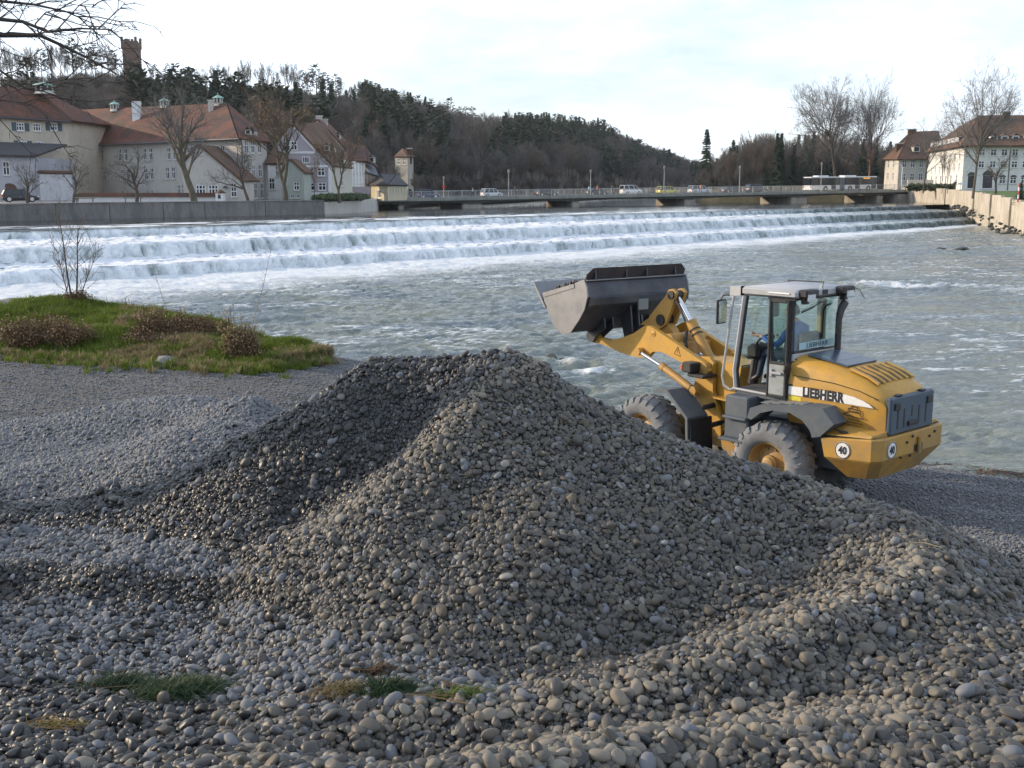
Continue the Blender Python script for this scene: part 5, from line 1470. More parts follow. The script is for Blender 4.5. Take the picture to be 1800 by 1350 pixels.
def head_parts(parent, c, rz, s_=1.0, hair=M_HAIR):
    import bmesh
    bm = bmesh.new(); bmesh.ops.create_uvsphere(bm, u_segments=20, v_segments=16, radius=1)
    for v in bm.verts:
        x, y, z = v.co; k = 1 - .22 * max(0, -z) ** 1.5
        v.co = Vector((x * .098 * (1 - .1 * max(0, -z)) + (.012 if z < -.3 and x > 0 else 0), y * .075 * k, z * .122))
        if x > .85 and -.35 < z < .05 and abs(y) < .2: v.co.x += .022 * (1 - abs(y) * 4)      # nose
        if x > .7 and .05 < z < .3 and .2 < abs(y) < .5: v.co.x -= .008                       # eye sockets
    me = bpy.data.meshes.new('head'); bm.to_mesh(me); bm.free(); me.materials.append(M_SKIN); me.polygons.foreach_set('use_smooth', [True] * len(me.polygons))
    h = link('head', me, parent, c, (0, 0, rz)); h.scale = (s_, s_, s_)
    hb = MB(); n = 14
    rings = []
    for j in range(7):
        t = j / 6; z = -.055 + .19 * t; r = math.sqrt(max(0.0, 1 - (z / .135) ** 2))
        rings.append([(-.012 + (.108 * r * math.cos(2 * PI * k / n) * (1 if math.cos(2 * PI * k / n) < .3 or z > .06 else .62)), .084 * r * math.sin(2 * PI * k / n), z) for k in range(n)])
    hb.loft(rings, False, True); obj('hair', hb, hair, h, True)
    for sy in (-1, 1):
        obj('eye', MB().lathe([(.0, -.006), (.008, -.004), (.011, 0), (.008, .004), (0, .006)], (.086, sy * .03, .02), 'x', 8), mk('eye_dark', (.03, .025, .02), .2), h)
        obj('ear', MB().lathe([(.0, -.008), (.024, -.004), (.026, .004), (.0, .01)], (-.005, sy * .078, -.005), 'y', 10), M_SKIN, h)
    obj('mouth', MB().box(.082, .094, -.022, .022, -.062, -.056), mk('lips', (.3, .12, .1), .5), h)
    return h
def hand_chains(w, d, side, m=2, s_=1.0, curl=.6):
    """five unequal fingers that leave the palm at w and curl along direction d"""
    w, d = Vector(w), Vector(d).normalized(); up = Vector((0, 0, 1)); s = d.cross(up).normalized() * side; dn = s.cross(d) * side
    palm = w + d * .075 * s_; ch = [[(tuple(w), .026 * s_, m), (tuple(palm), .03 * s_, m)]]
    for i, L_ in enumerate((.07, .08, .075, .058)):
        b = palm + s * (i - 1.5) * .02 * s_ + d * .01; a = b + d * L_ * .5 * s_; c = a + (d * .5 + dn * curl) * L_ * .6 * s_
        ch.append([(tuple(palm), .03 * s_, m), (tuple(b), .011 * s_, m), (tuple(a), .009 * s_, m), (tuple(c), .008 * s_, m)])
    t0 = w + d * .03 * s_ - s * .03 * s_; ch.append([(tuple(w), .026 * s_, m), (tuple(t0), .012 * s_, m), (tuple(t0 + d * .035 - s * .012), .010 * s_, m)])
    return ch
def walker(name, loc, rz, label, top, legs, h=1.72, hair=M_HAIR):
    k = h / 1.72; S = lambda x, y, z: (x * k, y * k, z * k)
    B = [[(S(0, 0, .94), .12 * k, 1), (S(0, 0, 1.1), .12 * k, 0), (S(.0, 0, 1.32), .14 * k, 0), (S(.0, 0, 1.44), .075 * k, 0), (S(.01, 0, 1.53), .05 * k, 2)]]
    for sy, ph in ((-1, .22), (1, -.22)):
        B.append([(S(0, 0, .94), .12 * k, 1), (S(0, sy * .09, .88), .095 * k, 1), (S(ph * .6 + .04, sy * .1, .48), .062 * k, 1), (S(ph, sy * .1, .09), .042 * k, 1), (S(ph + .16, sy * .11, .04), .035 * k, 3)])
        B.append([(S(0, 0, 1.32), .14 * k, 0), (S(0, sy * .19, 1.38), .06 * k, 0), (S(-ph * .4, sy * .25, 1.1), .045 * k, 0), (S(-ph * .6 + .08, sy * .24, .88), .03 * k, 0)])
        B += [[c if isinstance(c, tuple) else c for c in ch] for ch in hand_chains(S(-ph * .6 + .08, sy * .24, .88), (.1, 0, -1 if False else -.99), sy, 2, k * .9, .3)]
    me = skin_body('body', B, [top, legs, M_SKIN, mk('black_shoes', (.02, .02, .02), .5)])
    e = empty(name, loc, rz); tag(e, label, 'person')
    link('body', me, e); head_parts(e, S(.02, 0, 1.62), 0, k)
    return e

# ------------------------------------------------------------------ bridge
E0 = Vector((*G(648, 175), 3.05)); E1 = Vector((*G(1592, 226), 4.38))
BD = E1 - E0; BLEN = math.hypot(BD.x, BD.y); BRZ = math.atan2(BD.y, BD.x); BSL = BD.z / BLEN
def bp_(s, across=0.0, dz=0.0):
    """a point on the bridge: s metres from the left end, across metres from the near edge"""
    return Vector((E0.x + math.cos(BRZ) * s - math.sin(BRZ) * across, E0.y + math.sin(BRZ) * s + math.cos(BRZ) * across, E0.z + BSL * s + dz))
def s_of(px, across=0.0):
    o = bp_(0, across); k = (px - 900) / FPX * kx(335); c, s_ = math.cos(BRZ), math.sin(BRZ)
    return (k * o.y - o.x) / (c - k * s_)
bridge = empty('road_bridge', tuple(E0), BRZ); tag(bridge, 'long low concrete road bridge on squat piers above the weir', 'bridge')
M_DECK = conc('bridge_concrete', (.30, .31, .28), (.13, .14, .12), .6); M_GIRD = conc('girder_concrete', (.12, .13, .125), (.05, .055, .05), .6); M_PIER = conc('pier_concrete', (.40, .38, .33), (.14, .12, .1), .6)
M_ASPH = mk('asphalt', (.055, .055, .057), .9, .2, 1); M_RAIL = mk('galvanised_rail', (.38, .41, .42), .5, .15, 2, metal=.5)
def sloped(b):
    b.v = [(x, y, z + x * BSL) for x, y, z in b.v]; return b
obj('deck', sloped(MB().box(-6, BLEN + 14, .25, 10.2, -.34, -.06)), M_ASPH, bridge)
obj('edge_beam', sloped(MB().box(-6, BLEN + 14, 0, .245, -.42, .06)), M_DECK, bridge); obj('edge_beam', sloped(MB().box(-6, BLEN + 14, 10.205, 10.45, -.42, .06)), M_DECK, bridge)
obj('footway', sloped(MB().box(-6, BLEN + 14, .25, 1.9, -.055, .06)), M_DECK, bridge); obj('footway', sloped(MB().box(-6, BLEN + 14, 8.6, 10.2, -.055, .06)), M_DECK, bridge)
# haunched girders between the piers
PX = [(655, 1.6), (703, 1.0), (828, 3.6), (1010, 1.5), (1211, 2.4), (1403, 3.9), (1545, 1.6)]
ps = [s_of(p[0], 1.0) for p in PX]
g = []
for i in range(len(ps) - 1):
    for t in np.linspace(0, 1, 8)[:-1]: g.append((ps[i] + (ps[i + 1] - ps[i]) * t, -.72 - .26 * (2 * t - 1) ** 2))
g.append((BLEN + 12, -.98))
for y0 in (.7, 4.6, 8.6):
    poly = [(g[0][0], -.345)] + [(g[-1][0], -.345)] + [(a, b) for a, b in reversed(g)]
    obj('girder', sloped(MB().prism(poly, y0, y0 + 1.0)), M_GIRD, bridge)
for (px, w_), s_ in zip(PX, ps):
    zz = BSL * s_; zb = Z_TOP - E0.z - 1.2; zt = zz - 1.0
    b = MB().cbox(s_ - w_ / 2, s_ + w_ / 2, .5, 9.8, zb, zt, .18); obj('pier', b, M_PIER, bridge)
    obj('pier_cap', MB().box(s_ - w_ / 2 - .15, s_ + w_ / 2 + .15, .4, 9.9, zt + .003, zz - .975), M_PIER, bridge)
# railings: posts one by one, bars as one mesh per side
pm = MB().box(-.035, .035, -.03, .03, 0, 1.0).mesh('railing_post', M_RAIL)
k = int((BLEN + 6) / 2.35)
for i in range(k + 1):
    s_ = -3 + i * 2.35; link('railing_post', pm, bridge, (s_, .12, .062 + s_ * BSL)); 
    if i % 2 == 0: link('railing_post', pm, bridge, (s_, 10.3, .062 + s_ * BSL))
for y_ in (.12, 10.3):
    b = MB().box(-3, BLEN + 3, y_ - .03, y_ + .03, 1.063, 1.11).box(-3, BLEN + 3, y_ - .015, y_ + .015, .2, .23)
    for i in range(int((BLEN + 6) / .16)):
        b.box(-3 + i * .16 - .007, -3 + i * .16 + .007, y_ - .007, y_ + .007, .235, 1.06)
    r_ = obj('railing_bars', sloped(b), M_RAIL, bridge); r_['kind'] = 'stuff'
# stair and landing at the right end
st = empty('river_stairs', (*G(1566, 236), 0)); tag(st, 'concrete stairs with a pale rail going down beside the bridge', 'stairs')
x0, y0 = 0, 0
for i in range(9): obj('step', MB().box(-3.2 + i * .42, -3.2 + i * .42 + .44, -1.0, 1.2, 2.1 + i * .2, 2.32 + i * .2 - (.002 * i)), M_PIER, st)
obj('landing', MB().box(.6, 4.6, -1.0, 3, 3.75, 3.98), M_PIER, st); obj('stair_wall', MB().prism([(-3.6, 2.0), (-3.6, 2.5), (.4, 4.25), (.6, 4.25), (.6, 2.0)], -1.25, -1.03), M_PIER, st)
b = MB().tube([(-3.4, -1.1, 3.2), (.6, -1.1, 4.95), (4.6, -1.1, 4.95)], .05, 5)
for i in range(8): b.tube([(-3.2 + i * 1.1, -1.1, 2.4 + min(i * .48, 1.7)), (-3.2 + i * 1.1, -1.1, 3.3 + min(i * .48, 1.66))], .035, 4)
obj('handrail', b, M_RAIL, st)
ab = MB().box(BLEN - 2, BLEN + 16, -.2, 10.6, -3, -.8); obj('abutment', sloped(ab), M_PIER, bridge)
obj('abutment', sloped(MB().box(-8, -.6, .1, 10.3, -3, -.45)), M_PIER, bridge)

def lamp_post(px, top, label, side=.35, sign=None, base_y=None):
    s_ = s_of(px, side); p = bp_(s_, side, .06); e = empty('street_lamp', tuple(p), BRZ); tag(e, label, 'street lamp', 'lamp posts along the bridge')
    h = zat(top, p.y) - p.z
    obj('pole', MB().tube([(0, 0, 0), (0, 0, h * .3), (0, 0, h * .86)], [.085, .07, .05], 8), M_RAIL, e)
    obj('lamp_head', MB().lathe([(.05, h * .86), (.17, h * .88), (.19, h * .96), (.12, h * .985), (.03, h)], (0, 0, 0), 'z', 10, True), M_DECK, e)
    if sign: obj('sign_plate', MB().lathe([(.26, -.02), (.26, .02)], (0, -.09, h * .5), 'y', 14, True), mk('red_sign', (.55, .06, .04), .5), e)
    return e
LS = ((780, 310, 'lamp post on the bridge between the blue hatchback and the small white car'), (894, 298, 'lamp post on the bridge right of the small white car'), (1038, 298, 'lamp post by the dark car with people on the bridge'), (1167, 291, 'lamp post rising behind the yellow estate car'),
      (1299.5, 291, 'lamp post between the two dark cars left of the bus'), (1442.5, 285, 'lamp post standing in front of the long bus'))
for px, t_, lb_ in LS: lamp_post(px, t_, lb_, sign=px == 780)
e = empty('street_lamp', (*G(1585, 224), 4.4)); tag(e, 'pale curved arm street lamp at the right end of the bridge', 'street lamp')
obj('pole', MB().tube([(0, 0, 0), (0, 0, 4.2), (-.12, 0, 4.75), (-.55, 0, 5.05), (-1.25, 0, 5.1)], [.09, .07, .06, .05, .05], 8), M_WHITE, e); obj('lamp_head', MB().cbox(-2.0, -1.2, -.13, .13, 5.03, 5.17, .04), M_WHITE, e)

# ------------------------------------------------------------------ vehicles
M_TYRE = mk('car_tyre', (.02, .02, .02), .9, .2, 4); M_RIM = mk('alloy_rim', (.45, .45, .46), .35, .1, 5, metal=.7); M_CGL = mk('car_glass', (.02, .028, .035), .06, .1, 2); M_LRED = mk('tail_light', (.4, .02, .015), .25); M_LWH = mk('head_light', (.7, .7, .68), .15)
def paint(name, c): return mk(name, c, .28, .04, 2, dirt=(.2, .19, .17), dirt_amt=.15)
def car(name, label, px, across, L_, H_, kind, color, face=1, cat='car', group=None, at_=None):
    W_ = 1.72; e = empty(name); tag(e, label, cat, group)
    x0, x1 = -L_ / 2, L_ / 2; belt = H_ * .58
    P = {'hatch': (.0, .02, .10, .62, .44, .76), 'estate': (.0, .01, .07, .66, .45, .76), 'saloon': (.0, .12, .24, .64, .46, .78), 'van': (.0, .01, .04, .72, .58, .84)}[kind]
    # lower body: loft of rounded sections along x
    rings = []
    st = [(0, .80, .30, belt * .86), (.02, .93, .22, belt * .97), (.10, 1.0, .17, belt), (.5, 1.0, .17, belt), (P[5] - .02, 1.0, .17, belt), (.90, .97, .18, belt * .86 if kind != 'van' else belt * .95), (.975, .90, .22, belt * .74 if kind != 'van' else belt * .85), (1.0, .76, .30, belt * .55)]
    for t, wf_, zb, zt in st:
        x = x0 + L_ * t; w = W_ / 2 * wf_
        rings.append([(x, -w * .9, zb), (x, -w, zb + .15), (x, -w, zt - .22), (x, -w * .93, zt - .05), (x, -w * .7, zt), (x, w * .7, zt), (x, w * .93, zt - .05), (x, w, zt - .22), (x, w, zb + .15), (x, w * .9, zb)])
    obj('body', MB().loft(rings), color, e, True)
    # greenhouse
    gb = [x0 + L_ * P[1], x0 + L_ * P[5]]; gt = [x0 + L_ * P[2], x0 + L_ * (P[3] if kind != 'van' else .62)]
    w0, w1 = W_ / 2 * .95, W_ / 2 * .78; zt = H_ - .06
    obj('glass', MB().loft([[(gb[0], -w0, belt - .03), (gb[1], -w0, belt - .03), (gb[1], w0, belt - .03), (gb[0], w0, belt - .03)], [(gt[0], -w1, zt), (gt[1], -w1, zt), (gt[1], w1, zt), (gt[0], w1, zt)]]), M_CGL, e)
    b = MB().cbox(gt[0] - .05, gt[1] + .05, -w1 - .02, w1 + .02, zt - .02, H_, .03)
    obj('roof', b, color, e, True)
    b = MB()
    for sy in (-1, 1):
        for a, c in ((gb[0], gt[0]), (gb[1], gt[1]), ((gb[0] * .66 + gb[1] * .34), (gt[0] * .62 + gt[1] * .38)), (gb[0] * .3 + gb[1] * .7, gt[0] * .22 + gt[1] * .78)):
            b.tube([(a, sy * (w0 + .005), belt - .03), (c, sy * (w1 + .005), zt)], .045, 5)
    obj('pillars', b, color, e)
    wr = .31
    wm = MB().lathe([(wr * .62, -.09), (wr * .9, -.1), (wr, -.06), (wr, .06), (wr * .9, .1), (wr * .62, .09)], (0, 0, 0), 'y', 16); wm = wm.mesh('tyre', M_TYRE, True)
    rm = MB().lathe([(.03, -.085), (wr * .3, -.08), (wr * .6, -.06), (wr * .63, -.09)], (0, 0, 0), 'y', 12, True).mesh('wheel', M_RIM)
    for fx in (.19, .80):
        for sy in (-1, 1):
            o = link('wheel', rm, e, (x0 + L_ * fx, sy * (W_ / 2 - .07), wr)); link('tyre', wm, o)
            if sy > 0: o.rotation_euler = (0, 0, PI)
    for sy in (-1, 1):
        obj('headlight', MB().cbox(x1 - .16, x1 - .0, sy * .66 - .14, sy * .66 + .14, belt * .66, belt * .8, .02), M_LWH, e)
        obj('tail_light', MB().cbox(x0 - .015, x0 + .1, sy * .72 - .09, sy * .72 + .09, belt * .7, belt * (1.0), .02), M_LRED, e)
        obj('mirror', MB().cbox(x0 + L_ * (P[5] - .08), x0 + L_ * (P[5] - .05), sy * (W_ / 2 + .06) - .07, sy * (W_ / 2 + .06) + .07, belt + .02, belt + .14, .02), color, e)
    obj('door_handle', MB().box(-.1, .06, -W_ / 2 - .012, -W_ / 2 + .01, belt - .2, belt - .17), M_RIM, e)
    if at_ is None:
        s_ = s_of(px, across); p = bp_(s_, across, -.055); e.location = p; e.rotation_euler = (0, -math.atan(BSL) * face, BRZ + (0 if face > 0 else PI))
    else: e.location = at_[0]; e.rotation_euler = (0, 0, at_[1])
    return e
C_BLUE = paint('blue_car_paint', (.035, .065, .16)); C_WHITE = paint('white_car_paint', (.72, .74, .76)); C_BLACK = paint('black_car_paint', (.02, .022, .026)); C_YEL = paint('yellow_car_paint', (.58, .50, .07)); C_SILV = paint('silver_car_paint', (.5, .55, .6)); C_DK = paint('dark_blue_car_paint', (.025, .035, .07)); C_GREY = paint('grey_car_paint', (.07, .075, .085))
car('parked_car', 'dark grey hatchback at the left end of the bridge, leftmost car', 664, 2.6, 3.5, 1.35, 'saloon', C_GREY, 1)
car('blue_people_carrier', 'blue people carrier heading left near the yellow pavilion', 704, 6.9, 3.7, 1.5, 'estate', C_BLUE, -1)
car('blue_hatchback', 'blue hatchback right of the yellow pavilion on the bridge', 752, 3.4, 3.6, 1.42, 'hatch', C_BLUE, 1)
car('small_white_car', 'small rounded white hatchback on the left part of the bridge', 864, 3.4, 3.55, 1.42, 'hatch', C_WHITE, 1)
car('black_hatchback', 'black hatchback on the bridge right of the small white car', 960, 3.4, 3.9, 1.3, 'hatch', C_BLACK, 1)
car('dark_saloon', 'dark saloon car behind two walkers in the middle of the bridge', 1048, 3.4, 4.0, 1.3, 'saloon', C_GREY, 1)
car('white_van', 'small high roofed white van in the middle of the bridge', 1109, 3.4, 3.9, 1.7, 'van', C_WHITE, 1, 'van')
car('yellow_estate_car', 'yellow estate car on the bridge', 1173, 3.4, 4.1, 1.4, 'estate', C_YEL, 1)
car('silver_estate_car', 'silver white estate car right of the yellow one', 1229, 3.4, 4.3, 1.45, 'estate', C_SILV, 1)
car('dark_blue_saloon', 'dark blue car left of the last lamp post before the bus', 1285, 3.4, 4.2, 1.3, 'saloon', C_DK, 1)
car('dark_people_carrier', 'dark blue people carrier just behind the bus', 1329, 3.4, 4.5, 1.6, 'estate', C_DK, 1)
for px, lb_ in ((33, 'dark car parked on the quay at the far left under the bare tree'), ):
    car('parked_car', lb_, 0, 0, 3.4, 1.3, 'hatch', C_BLACK, 1, at_=((*G(px, 113), 3.4), .5))

# bus
bus = empty('articulated_bus'); tag(bus, 'long white articulated bus with dark windows crossing the bridge', 'bus')
M_BW = paint('bus_white', (.72, .74, .75)); M_BG = mk('bus_bellows', (.2, .23, .26), .8, .2, 3)
def bus_half(x0, x1, front, rear):
    b = MB(); rings = []
    for x, k in ((x0, .93), (x0 + .12, 1), (x1 - .12, 1), (x1, .93)):
        w = 1.25 * k; rings.append([(x, -w, .35), (x, -w, 1.22), (x, w, 1.22), (x, w, .35)])
    obj('lower_body', b.loft(rings), M_BW, bus)
    obj('roof', MB().cbox(x0, x1, -1.24, 1.24, 2.62, 2.86, .1), M_BW, bus)
    obj('window_band', MB().box(x0 + .06, x1 - .06, -1.22, 1.22, 1.223, 2.617), M_CGL, bus)
    n = max(3, int((x1 - x0) / 1.25)); w = (x1 - x0 - .3) / n
    for i in range(n):
        for sy in (-1, 1): obj('side_window', MB().box(x0 + .15 + i * w + .04, x0 + .15 + (i + 1) * w - .04, sy * 1.235 - .008, sy * 1.235 + .008, 1.35, 2.5), M_PANE, bus)
bus_half(-8.6, -1.3, 0, 1); bus_half(.0, 8.6, 1, 0)
rb_ = MB()
for i in range(9):
    k = 1.16 if i % 2 else 1.05; x = -1.3 + i * 1.3 / 8; rb_.box(x - .06, x + .08, -k, k, .45, 2.7 * (1 if i % 2 else .97))
obj('bellows', rb_, M_BG, bus)
for x0, x1 in ((-6.6, -3.8), (.2, 3.4)): obj('roof_unit', MB().cbox(x0, x1, -.8, .8, 2.863, 3.1, .08), M_BW, bus)
for x in (-3.0, 3.3, -.0 + 6.9 + .7): 
    for sy in (-1,): obj('door', MB().box(x - .62, x + .62, sy * 1.252 - .012, sy * 1.252 + .012, .42, 2.55), M_CGL, bus)
for x in (-5.0, 1.35, 6.2):
    for sy in (-1, 1):
        o = obj('wheel', MB().lathe([(.04, -.1), (.12, -.14), (.24, -.1), (.27, -.14)], (0, 0, 0), 'y', 14, True), M_RIM, bus, loc=(x, sy * 1.12, .48)); obj('tyre', MB().lathe([(.27, -.13), (.42, -.15), (.48, -.1), (.48, .1), (.27, .13)], (0, 0, 0), 'y', 18), M_TYRE, o)
        if sy > 0: o.rotation_euler = (0, 0, PI)
        obj('wheel_arch', MB().prism([(x + .6 * math.cos(t), .48 + .6 * math.sin(t)) for t in np.linspace(-.1, PI + .1, 12)], sy * 1.254 - .004, sy * 1.254 + .004), M_TYRE, bus)
em = NT('orange_display'); em.col((.5, .2, .02)); em.b.inputs['Emission Color'].default_value = (1, .45, .05, 1); em.b.inputs['Emission Strength'].default_value = .8
obj('destination_display', MB().box(4.8, 6.6, -1.262, -1.25, 2.38, 2.6), em.m, bus)
for sy in (-1, 1): obj('tail_light', MB().box(-8.62, -8.58, sy * 1.0 - .1, sy * 1.0 + .1, .7, 1.2), M_LRED, bus)
obj('rear_window', MB().box(-8.64, -8.585, -.95, .95, 1.5, 2.4), M_CGL, bus)
s_ = s_of(1477, 3.9); p = bp_(s_, 3.9, -.05); bus.location = p; bus.rotation_euler = (0, -math.atan(BSL), BRZ); bus.scale = (.985, 1, .98)

# walkers
C_ = lambda n, c: mk(n, c, .8, .1, 6)
for px, ac, lb_, tp, lg, rz in ((1035, .9, 'person in a light blue jacket walking on the middle of the bridge', C_('light_blue_cloth', (.25, .5, .7)), C_('dark_trousers', (.03, .03, .04)), 0), (1050, 1.1, 'person in a red jacket walking in front of the dark saloon', C_('red_cloth', (.6, .06, .03)), C_('dark_trousers', (.03, .03, .04)), PI),
                            (1076, .9, 'person in dark clothes walking left of the white van', C_('dark_cloth', (.03, .03, .035)), C_('dark_trousers', (.03, .03, .04)), 0), (1231, .9, 'person in an orange top walking in front of the silver estate car', C_('orange_cloth', (.65, .22, .04)), C_('dark_trousers', (.03, .03, .04)), 0),
                            (905, .9, 'person in dark clothes walking right of the small white car', C_('dark_cloth', (.03, .03, .035)), C_('dark_trousers', (.03, .03, .04)), PI), (831, .9, 'person in a pale top walking left of the small white car', C_('pale_cloth', (.5, .5, .52)), C_('dark_trousers', (.03, .03, .04)), PI)):
    p = bp_(s_of(px, ac), ac, .062); walker('person', tuple(p), BRZ + rz, lb_, tp, lg, 1.62)
walker('person', (*G(1679, 186), 4.35), -1.6, 'person in dark clothes walking on the path before the white building', C_('dark_cloth', (.03, .03, .035)), C_('dark_trousers', (.03, .03, .04)), 1.7)

# things on the quay and on the lawn
def bench(px, label, Y=103.5, z=3.4):
    e = empty('park_bench', (*G(px, Y), z), .3); tag(e, label, 'bench'); m = mk('bench_wood', (.12, .085, .055), .8, .2, 4)
    obj('seat', MB().box(-.9, .9, -.22, .22, .43, .47), m, e); obj('backrest', MB().box(-.9, .9, .2, .24, .55, .85), m, e)
    for sx in (-1, 1): obj('leg', MB().box(sx * .7 - .04, sx * .7 + .04, -.2, .22, 0, .428), M_PIPE, e)
bench(147, 'wooden bench on the quay between two bare trees', 106); bench(232, 'wooden bench on the quay left of the spreading small tree', 109.5)
def leafy(name, label, cat, pts, mat, size, seed, cards=900, stemm=None, kind=None):
    """a bush: leaf faces scattered in ellipsoids, with a few stems"""
    rn = random.Random(seed); C = MB(); T = MB()
    for (c, r) in pts:
        c = Vector(c)
        for _ in range(cards // len(pts)):
            d = Vector((rn.gauss(0, 1), rn.gauss(0, 1), rn.gauss(0, 1))).normalized() * rn.uniform(.35, 1.05); q = c + Vector((d.x * r[0], d.y * r[1], d.z * r[2]))
            a = Vector((rn.uniform(-1, 1), rn.uniform(-1, 1), rn.uniform(-1, 1))).normalized() * size * rn.uniform(.6, 1.4); b = a.orthogonal().normalized() * size * .5
            C.add([q - a, q + b, q + a, q - b], [(0, 1, 2, 3)])
        for _ in range(5):
            T.tube([(c.x + rn.uniform(-.2, .2) * r[0], c.y, c.z - r[2]), (c.x + rn.uniform(-.7, .7) * r[0], c.y + rn.uniform(-.4, .4) * r[1], c.z + r[2] * rn.uniform(.2, .9))], [size * .2, size * .08], 4)
    e = empty(name, (0, 0, 0)); tag(e, label, cat)
    obj('foliage', C, mat, e); obj('stems', T, M_BARK, e); return e
x0, y0 = G(567, 123.5); x1, y1 = G(632, 136)
leafy('clipped_hedge', 'dark clipped hedge on the quay wall at the left end of the bridge', 'hedge', [((x0 + (x1 - x0) * t, y0 + (y1 - y0) * t, 3.75), (1.3, 1.3, .42)) for t in np.linspace(0, 1, 9)], M_IVY, .16, 3, 4500)
plant('evergreen_bush', SPRUCE, (*G(1796, 131), 2.9), 2.6, 15, 'small dark green conifer on the lawn at the right edge', 'bush', None, .4, 1.7)
e = empty('marker_post', (*G(1792, 128), 3.2)); tag(e, 'red and white striped post on the lawn at the right edge', 'post')
for i in range(5): obj('band', MB().lathe([(.085, .003 + i * .42), (.085, .42 + i * .42)], (0, 0, 0), 'z', 10, True), (mk('red_band', (.5, .07, .05), .6), M_WHITE)[i % 2], e)
e = empty('white_sign', (*G(1689, 178), 4.2)); tag(e, 'small white sign board on a post on the lawn', 'sign')
obj('post', MB().tube([(0, 0, 0), (0, 0, 1.7)], .06, 6), M_WHITE, e); obj('board', MB().cbox(-.45, .45, -.04, .04, 1.1, 1.4, .02), M_WHITE, e)
x, y = G(1650, 196)
leafy('low_hedge', 'low dark hedge on the lawn before the white building', 'hedge', [((x + k * 1.2, y, 4.9), (1.0, .7, .7)) for k in range(-4, 5)], M_IVY, .2, 6, 3000)
e = bld('low_garden_wall', 'low grey garden wall between the house and the slim bare tree', 'wall'); a = G(1596, 214); b_ = G(1648, 212)
obj('masonry', MB().box(a[0], b_[0], a[1], a[1] + .4, 4.2, 6.3), R_GREY, e)
# ------------------------------------------------------------------ wheel loader
YAW = R(132.0694); LO = Vector((4.6135, 17.2596, 0.0))
FYAW = R(126.0694); FO = Vector((4.6286, 17.1611, 0.0))
loader = empty('wheel_loader', tuple(LO), YAW); tag(loader, 'yellow wheel loader with raised grey bucket and glass cab at the water edge', 'wheel loader')
F2R = Matrix.Rotation(-YAW, 4, 'Z') @ Matrix.Translation(FO - LO) @ Matrix.Rotation(FYAW, 4, 'Z')
def yel(name, c, k=.35):
    t = NT(name); f = t.noise(1.4, 6, .65); f2 = t.noise(7, 8, .75); f3 = t.noise(.9, 4, .6)
    g = t.n('ShaderNodeTexCoord'); sx = t.n('ShaderNodeSeparateXYZ'); t.l(g.outputs['Object'], sx.inputs[0])
    base = t.ramp(f, [(.3, sc(c, .86)), (.7, sc(c, 1.08))])
    low = t.maprange(sx.outputs['Z'], 2.1, .6, 0, .75)
    dirt = t.math('ADD', t.maprange(f2, .42, .72, 0, k), t.math('MULTIPLY', low, t.maprange(f3, .35, .6)))
    t.col(t.mix(dirt, base, (.24, .18, .1))); t.rough(t.maprange(f2, .3, .7, .38, .62)); t.bump(t.noise(20, 4, .6), .06, .01)
    return t.m
L_Y = yel('loader_yellow', (.52, .285, .035), .45); L_YD = yel('loader_yellow_worn', (.48, .26, .05), .65)
L_G = mk('loader_blue_grey', (.085, .105, .125), .55, .15, 2.5, bump=.08, dirt=(.2, .18, .15), dirt_amt=.45)
L_BK = mk('black_plastic', (.018, .018, .02), .5, .2, 5, dirt=(.1, .09, .08), dirt_amt=.3); L_W = mk('cab_white_grey', (.38, .39, .40), .45, .08, 3, dirt=(.3, .28, .24), dirt_amt=.35)
L_CH = mk('chrome_rod', (.75, .78, .82), .12, .05, 3, metal=1.0); L_T = None
L_GL = glass('cab_glass', (.90, .965, .94), .1); L_FL = mk('cab_floor', (.08, .08, .08), .8, .3, 4); L_SEAT = mk('seat_fabric', (.03, .032, .036), .85, .2, 8)
t = NT('dusty_tyre'); f = t.noise(3, 7, .7); t.col(t.ramp(f, [(.3, (.13, .14, .15)), (.55, (.22, .23, .24)), (.75, (.30, .30, .29))])); t.rough(.92); t.bump(t.noise(30, 5, .6), .25, .01); L_T = t.m
t = NT('bucket_steel'); f = t.noise(1.8, 7, .7); f2 = t.noise(6, 8, .75); c = t.ramp(f, [(.3, (.03, .035, .045)), (.52, (.06, .066, .078)), (.72, (.11, .10, .095))]); c = t.mix(t.maprange(f2, .55, .72, 0, .7), c, (.12, .06, .035))
t.col(c); t.rough(t.maprange(f2, .3, .7, .3, .6)); t.b.inputs['Metallic'].default_value = .35; t.bump(f2, .12, .01); L_B = t.m
t = NT('scoured_steel'); f = t.noise(2.2, 7, .7); c = t.ramp(f, [(.3, (.17, .18, .19)), (.55, (.25, .25, .26)), (.75, (.22, .18, .14))]); t.col(c); t.rough(.42); t.b.inputs['Metallic'].default_value = .55; t.bump(t.noise(12, 6, .7), .1, .01); L_BS = t.m

def rear(name, b, m, p=None, smooth=False): return obj(name, b, m, p or loader, smooth)
def front(name, b, m, p=None, smooth=False): return obj(name, b.xf(F2R), m, p or loader, smooth)
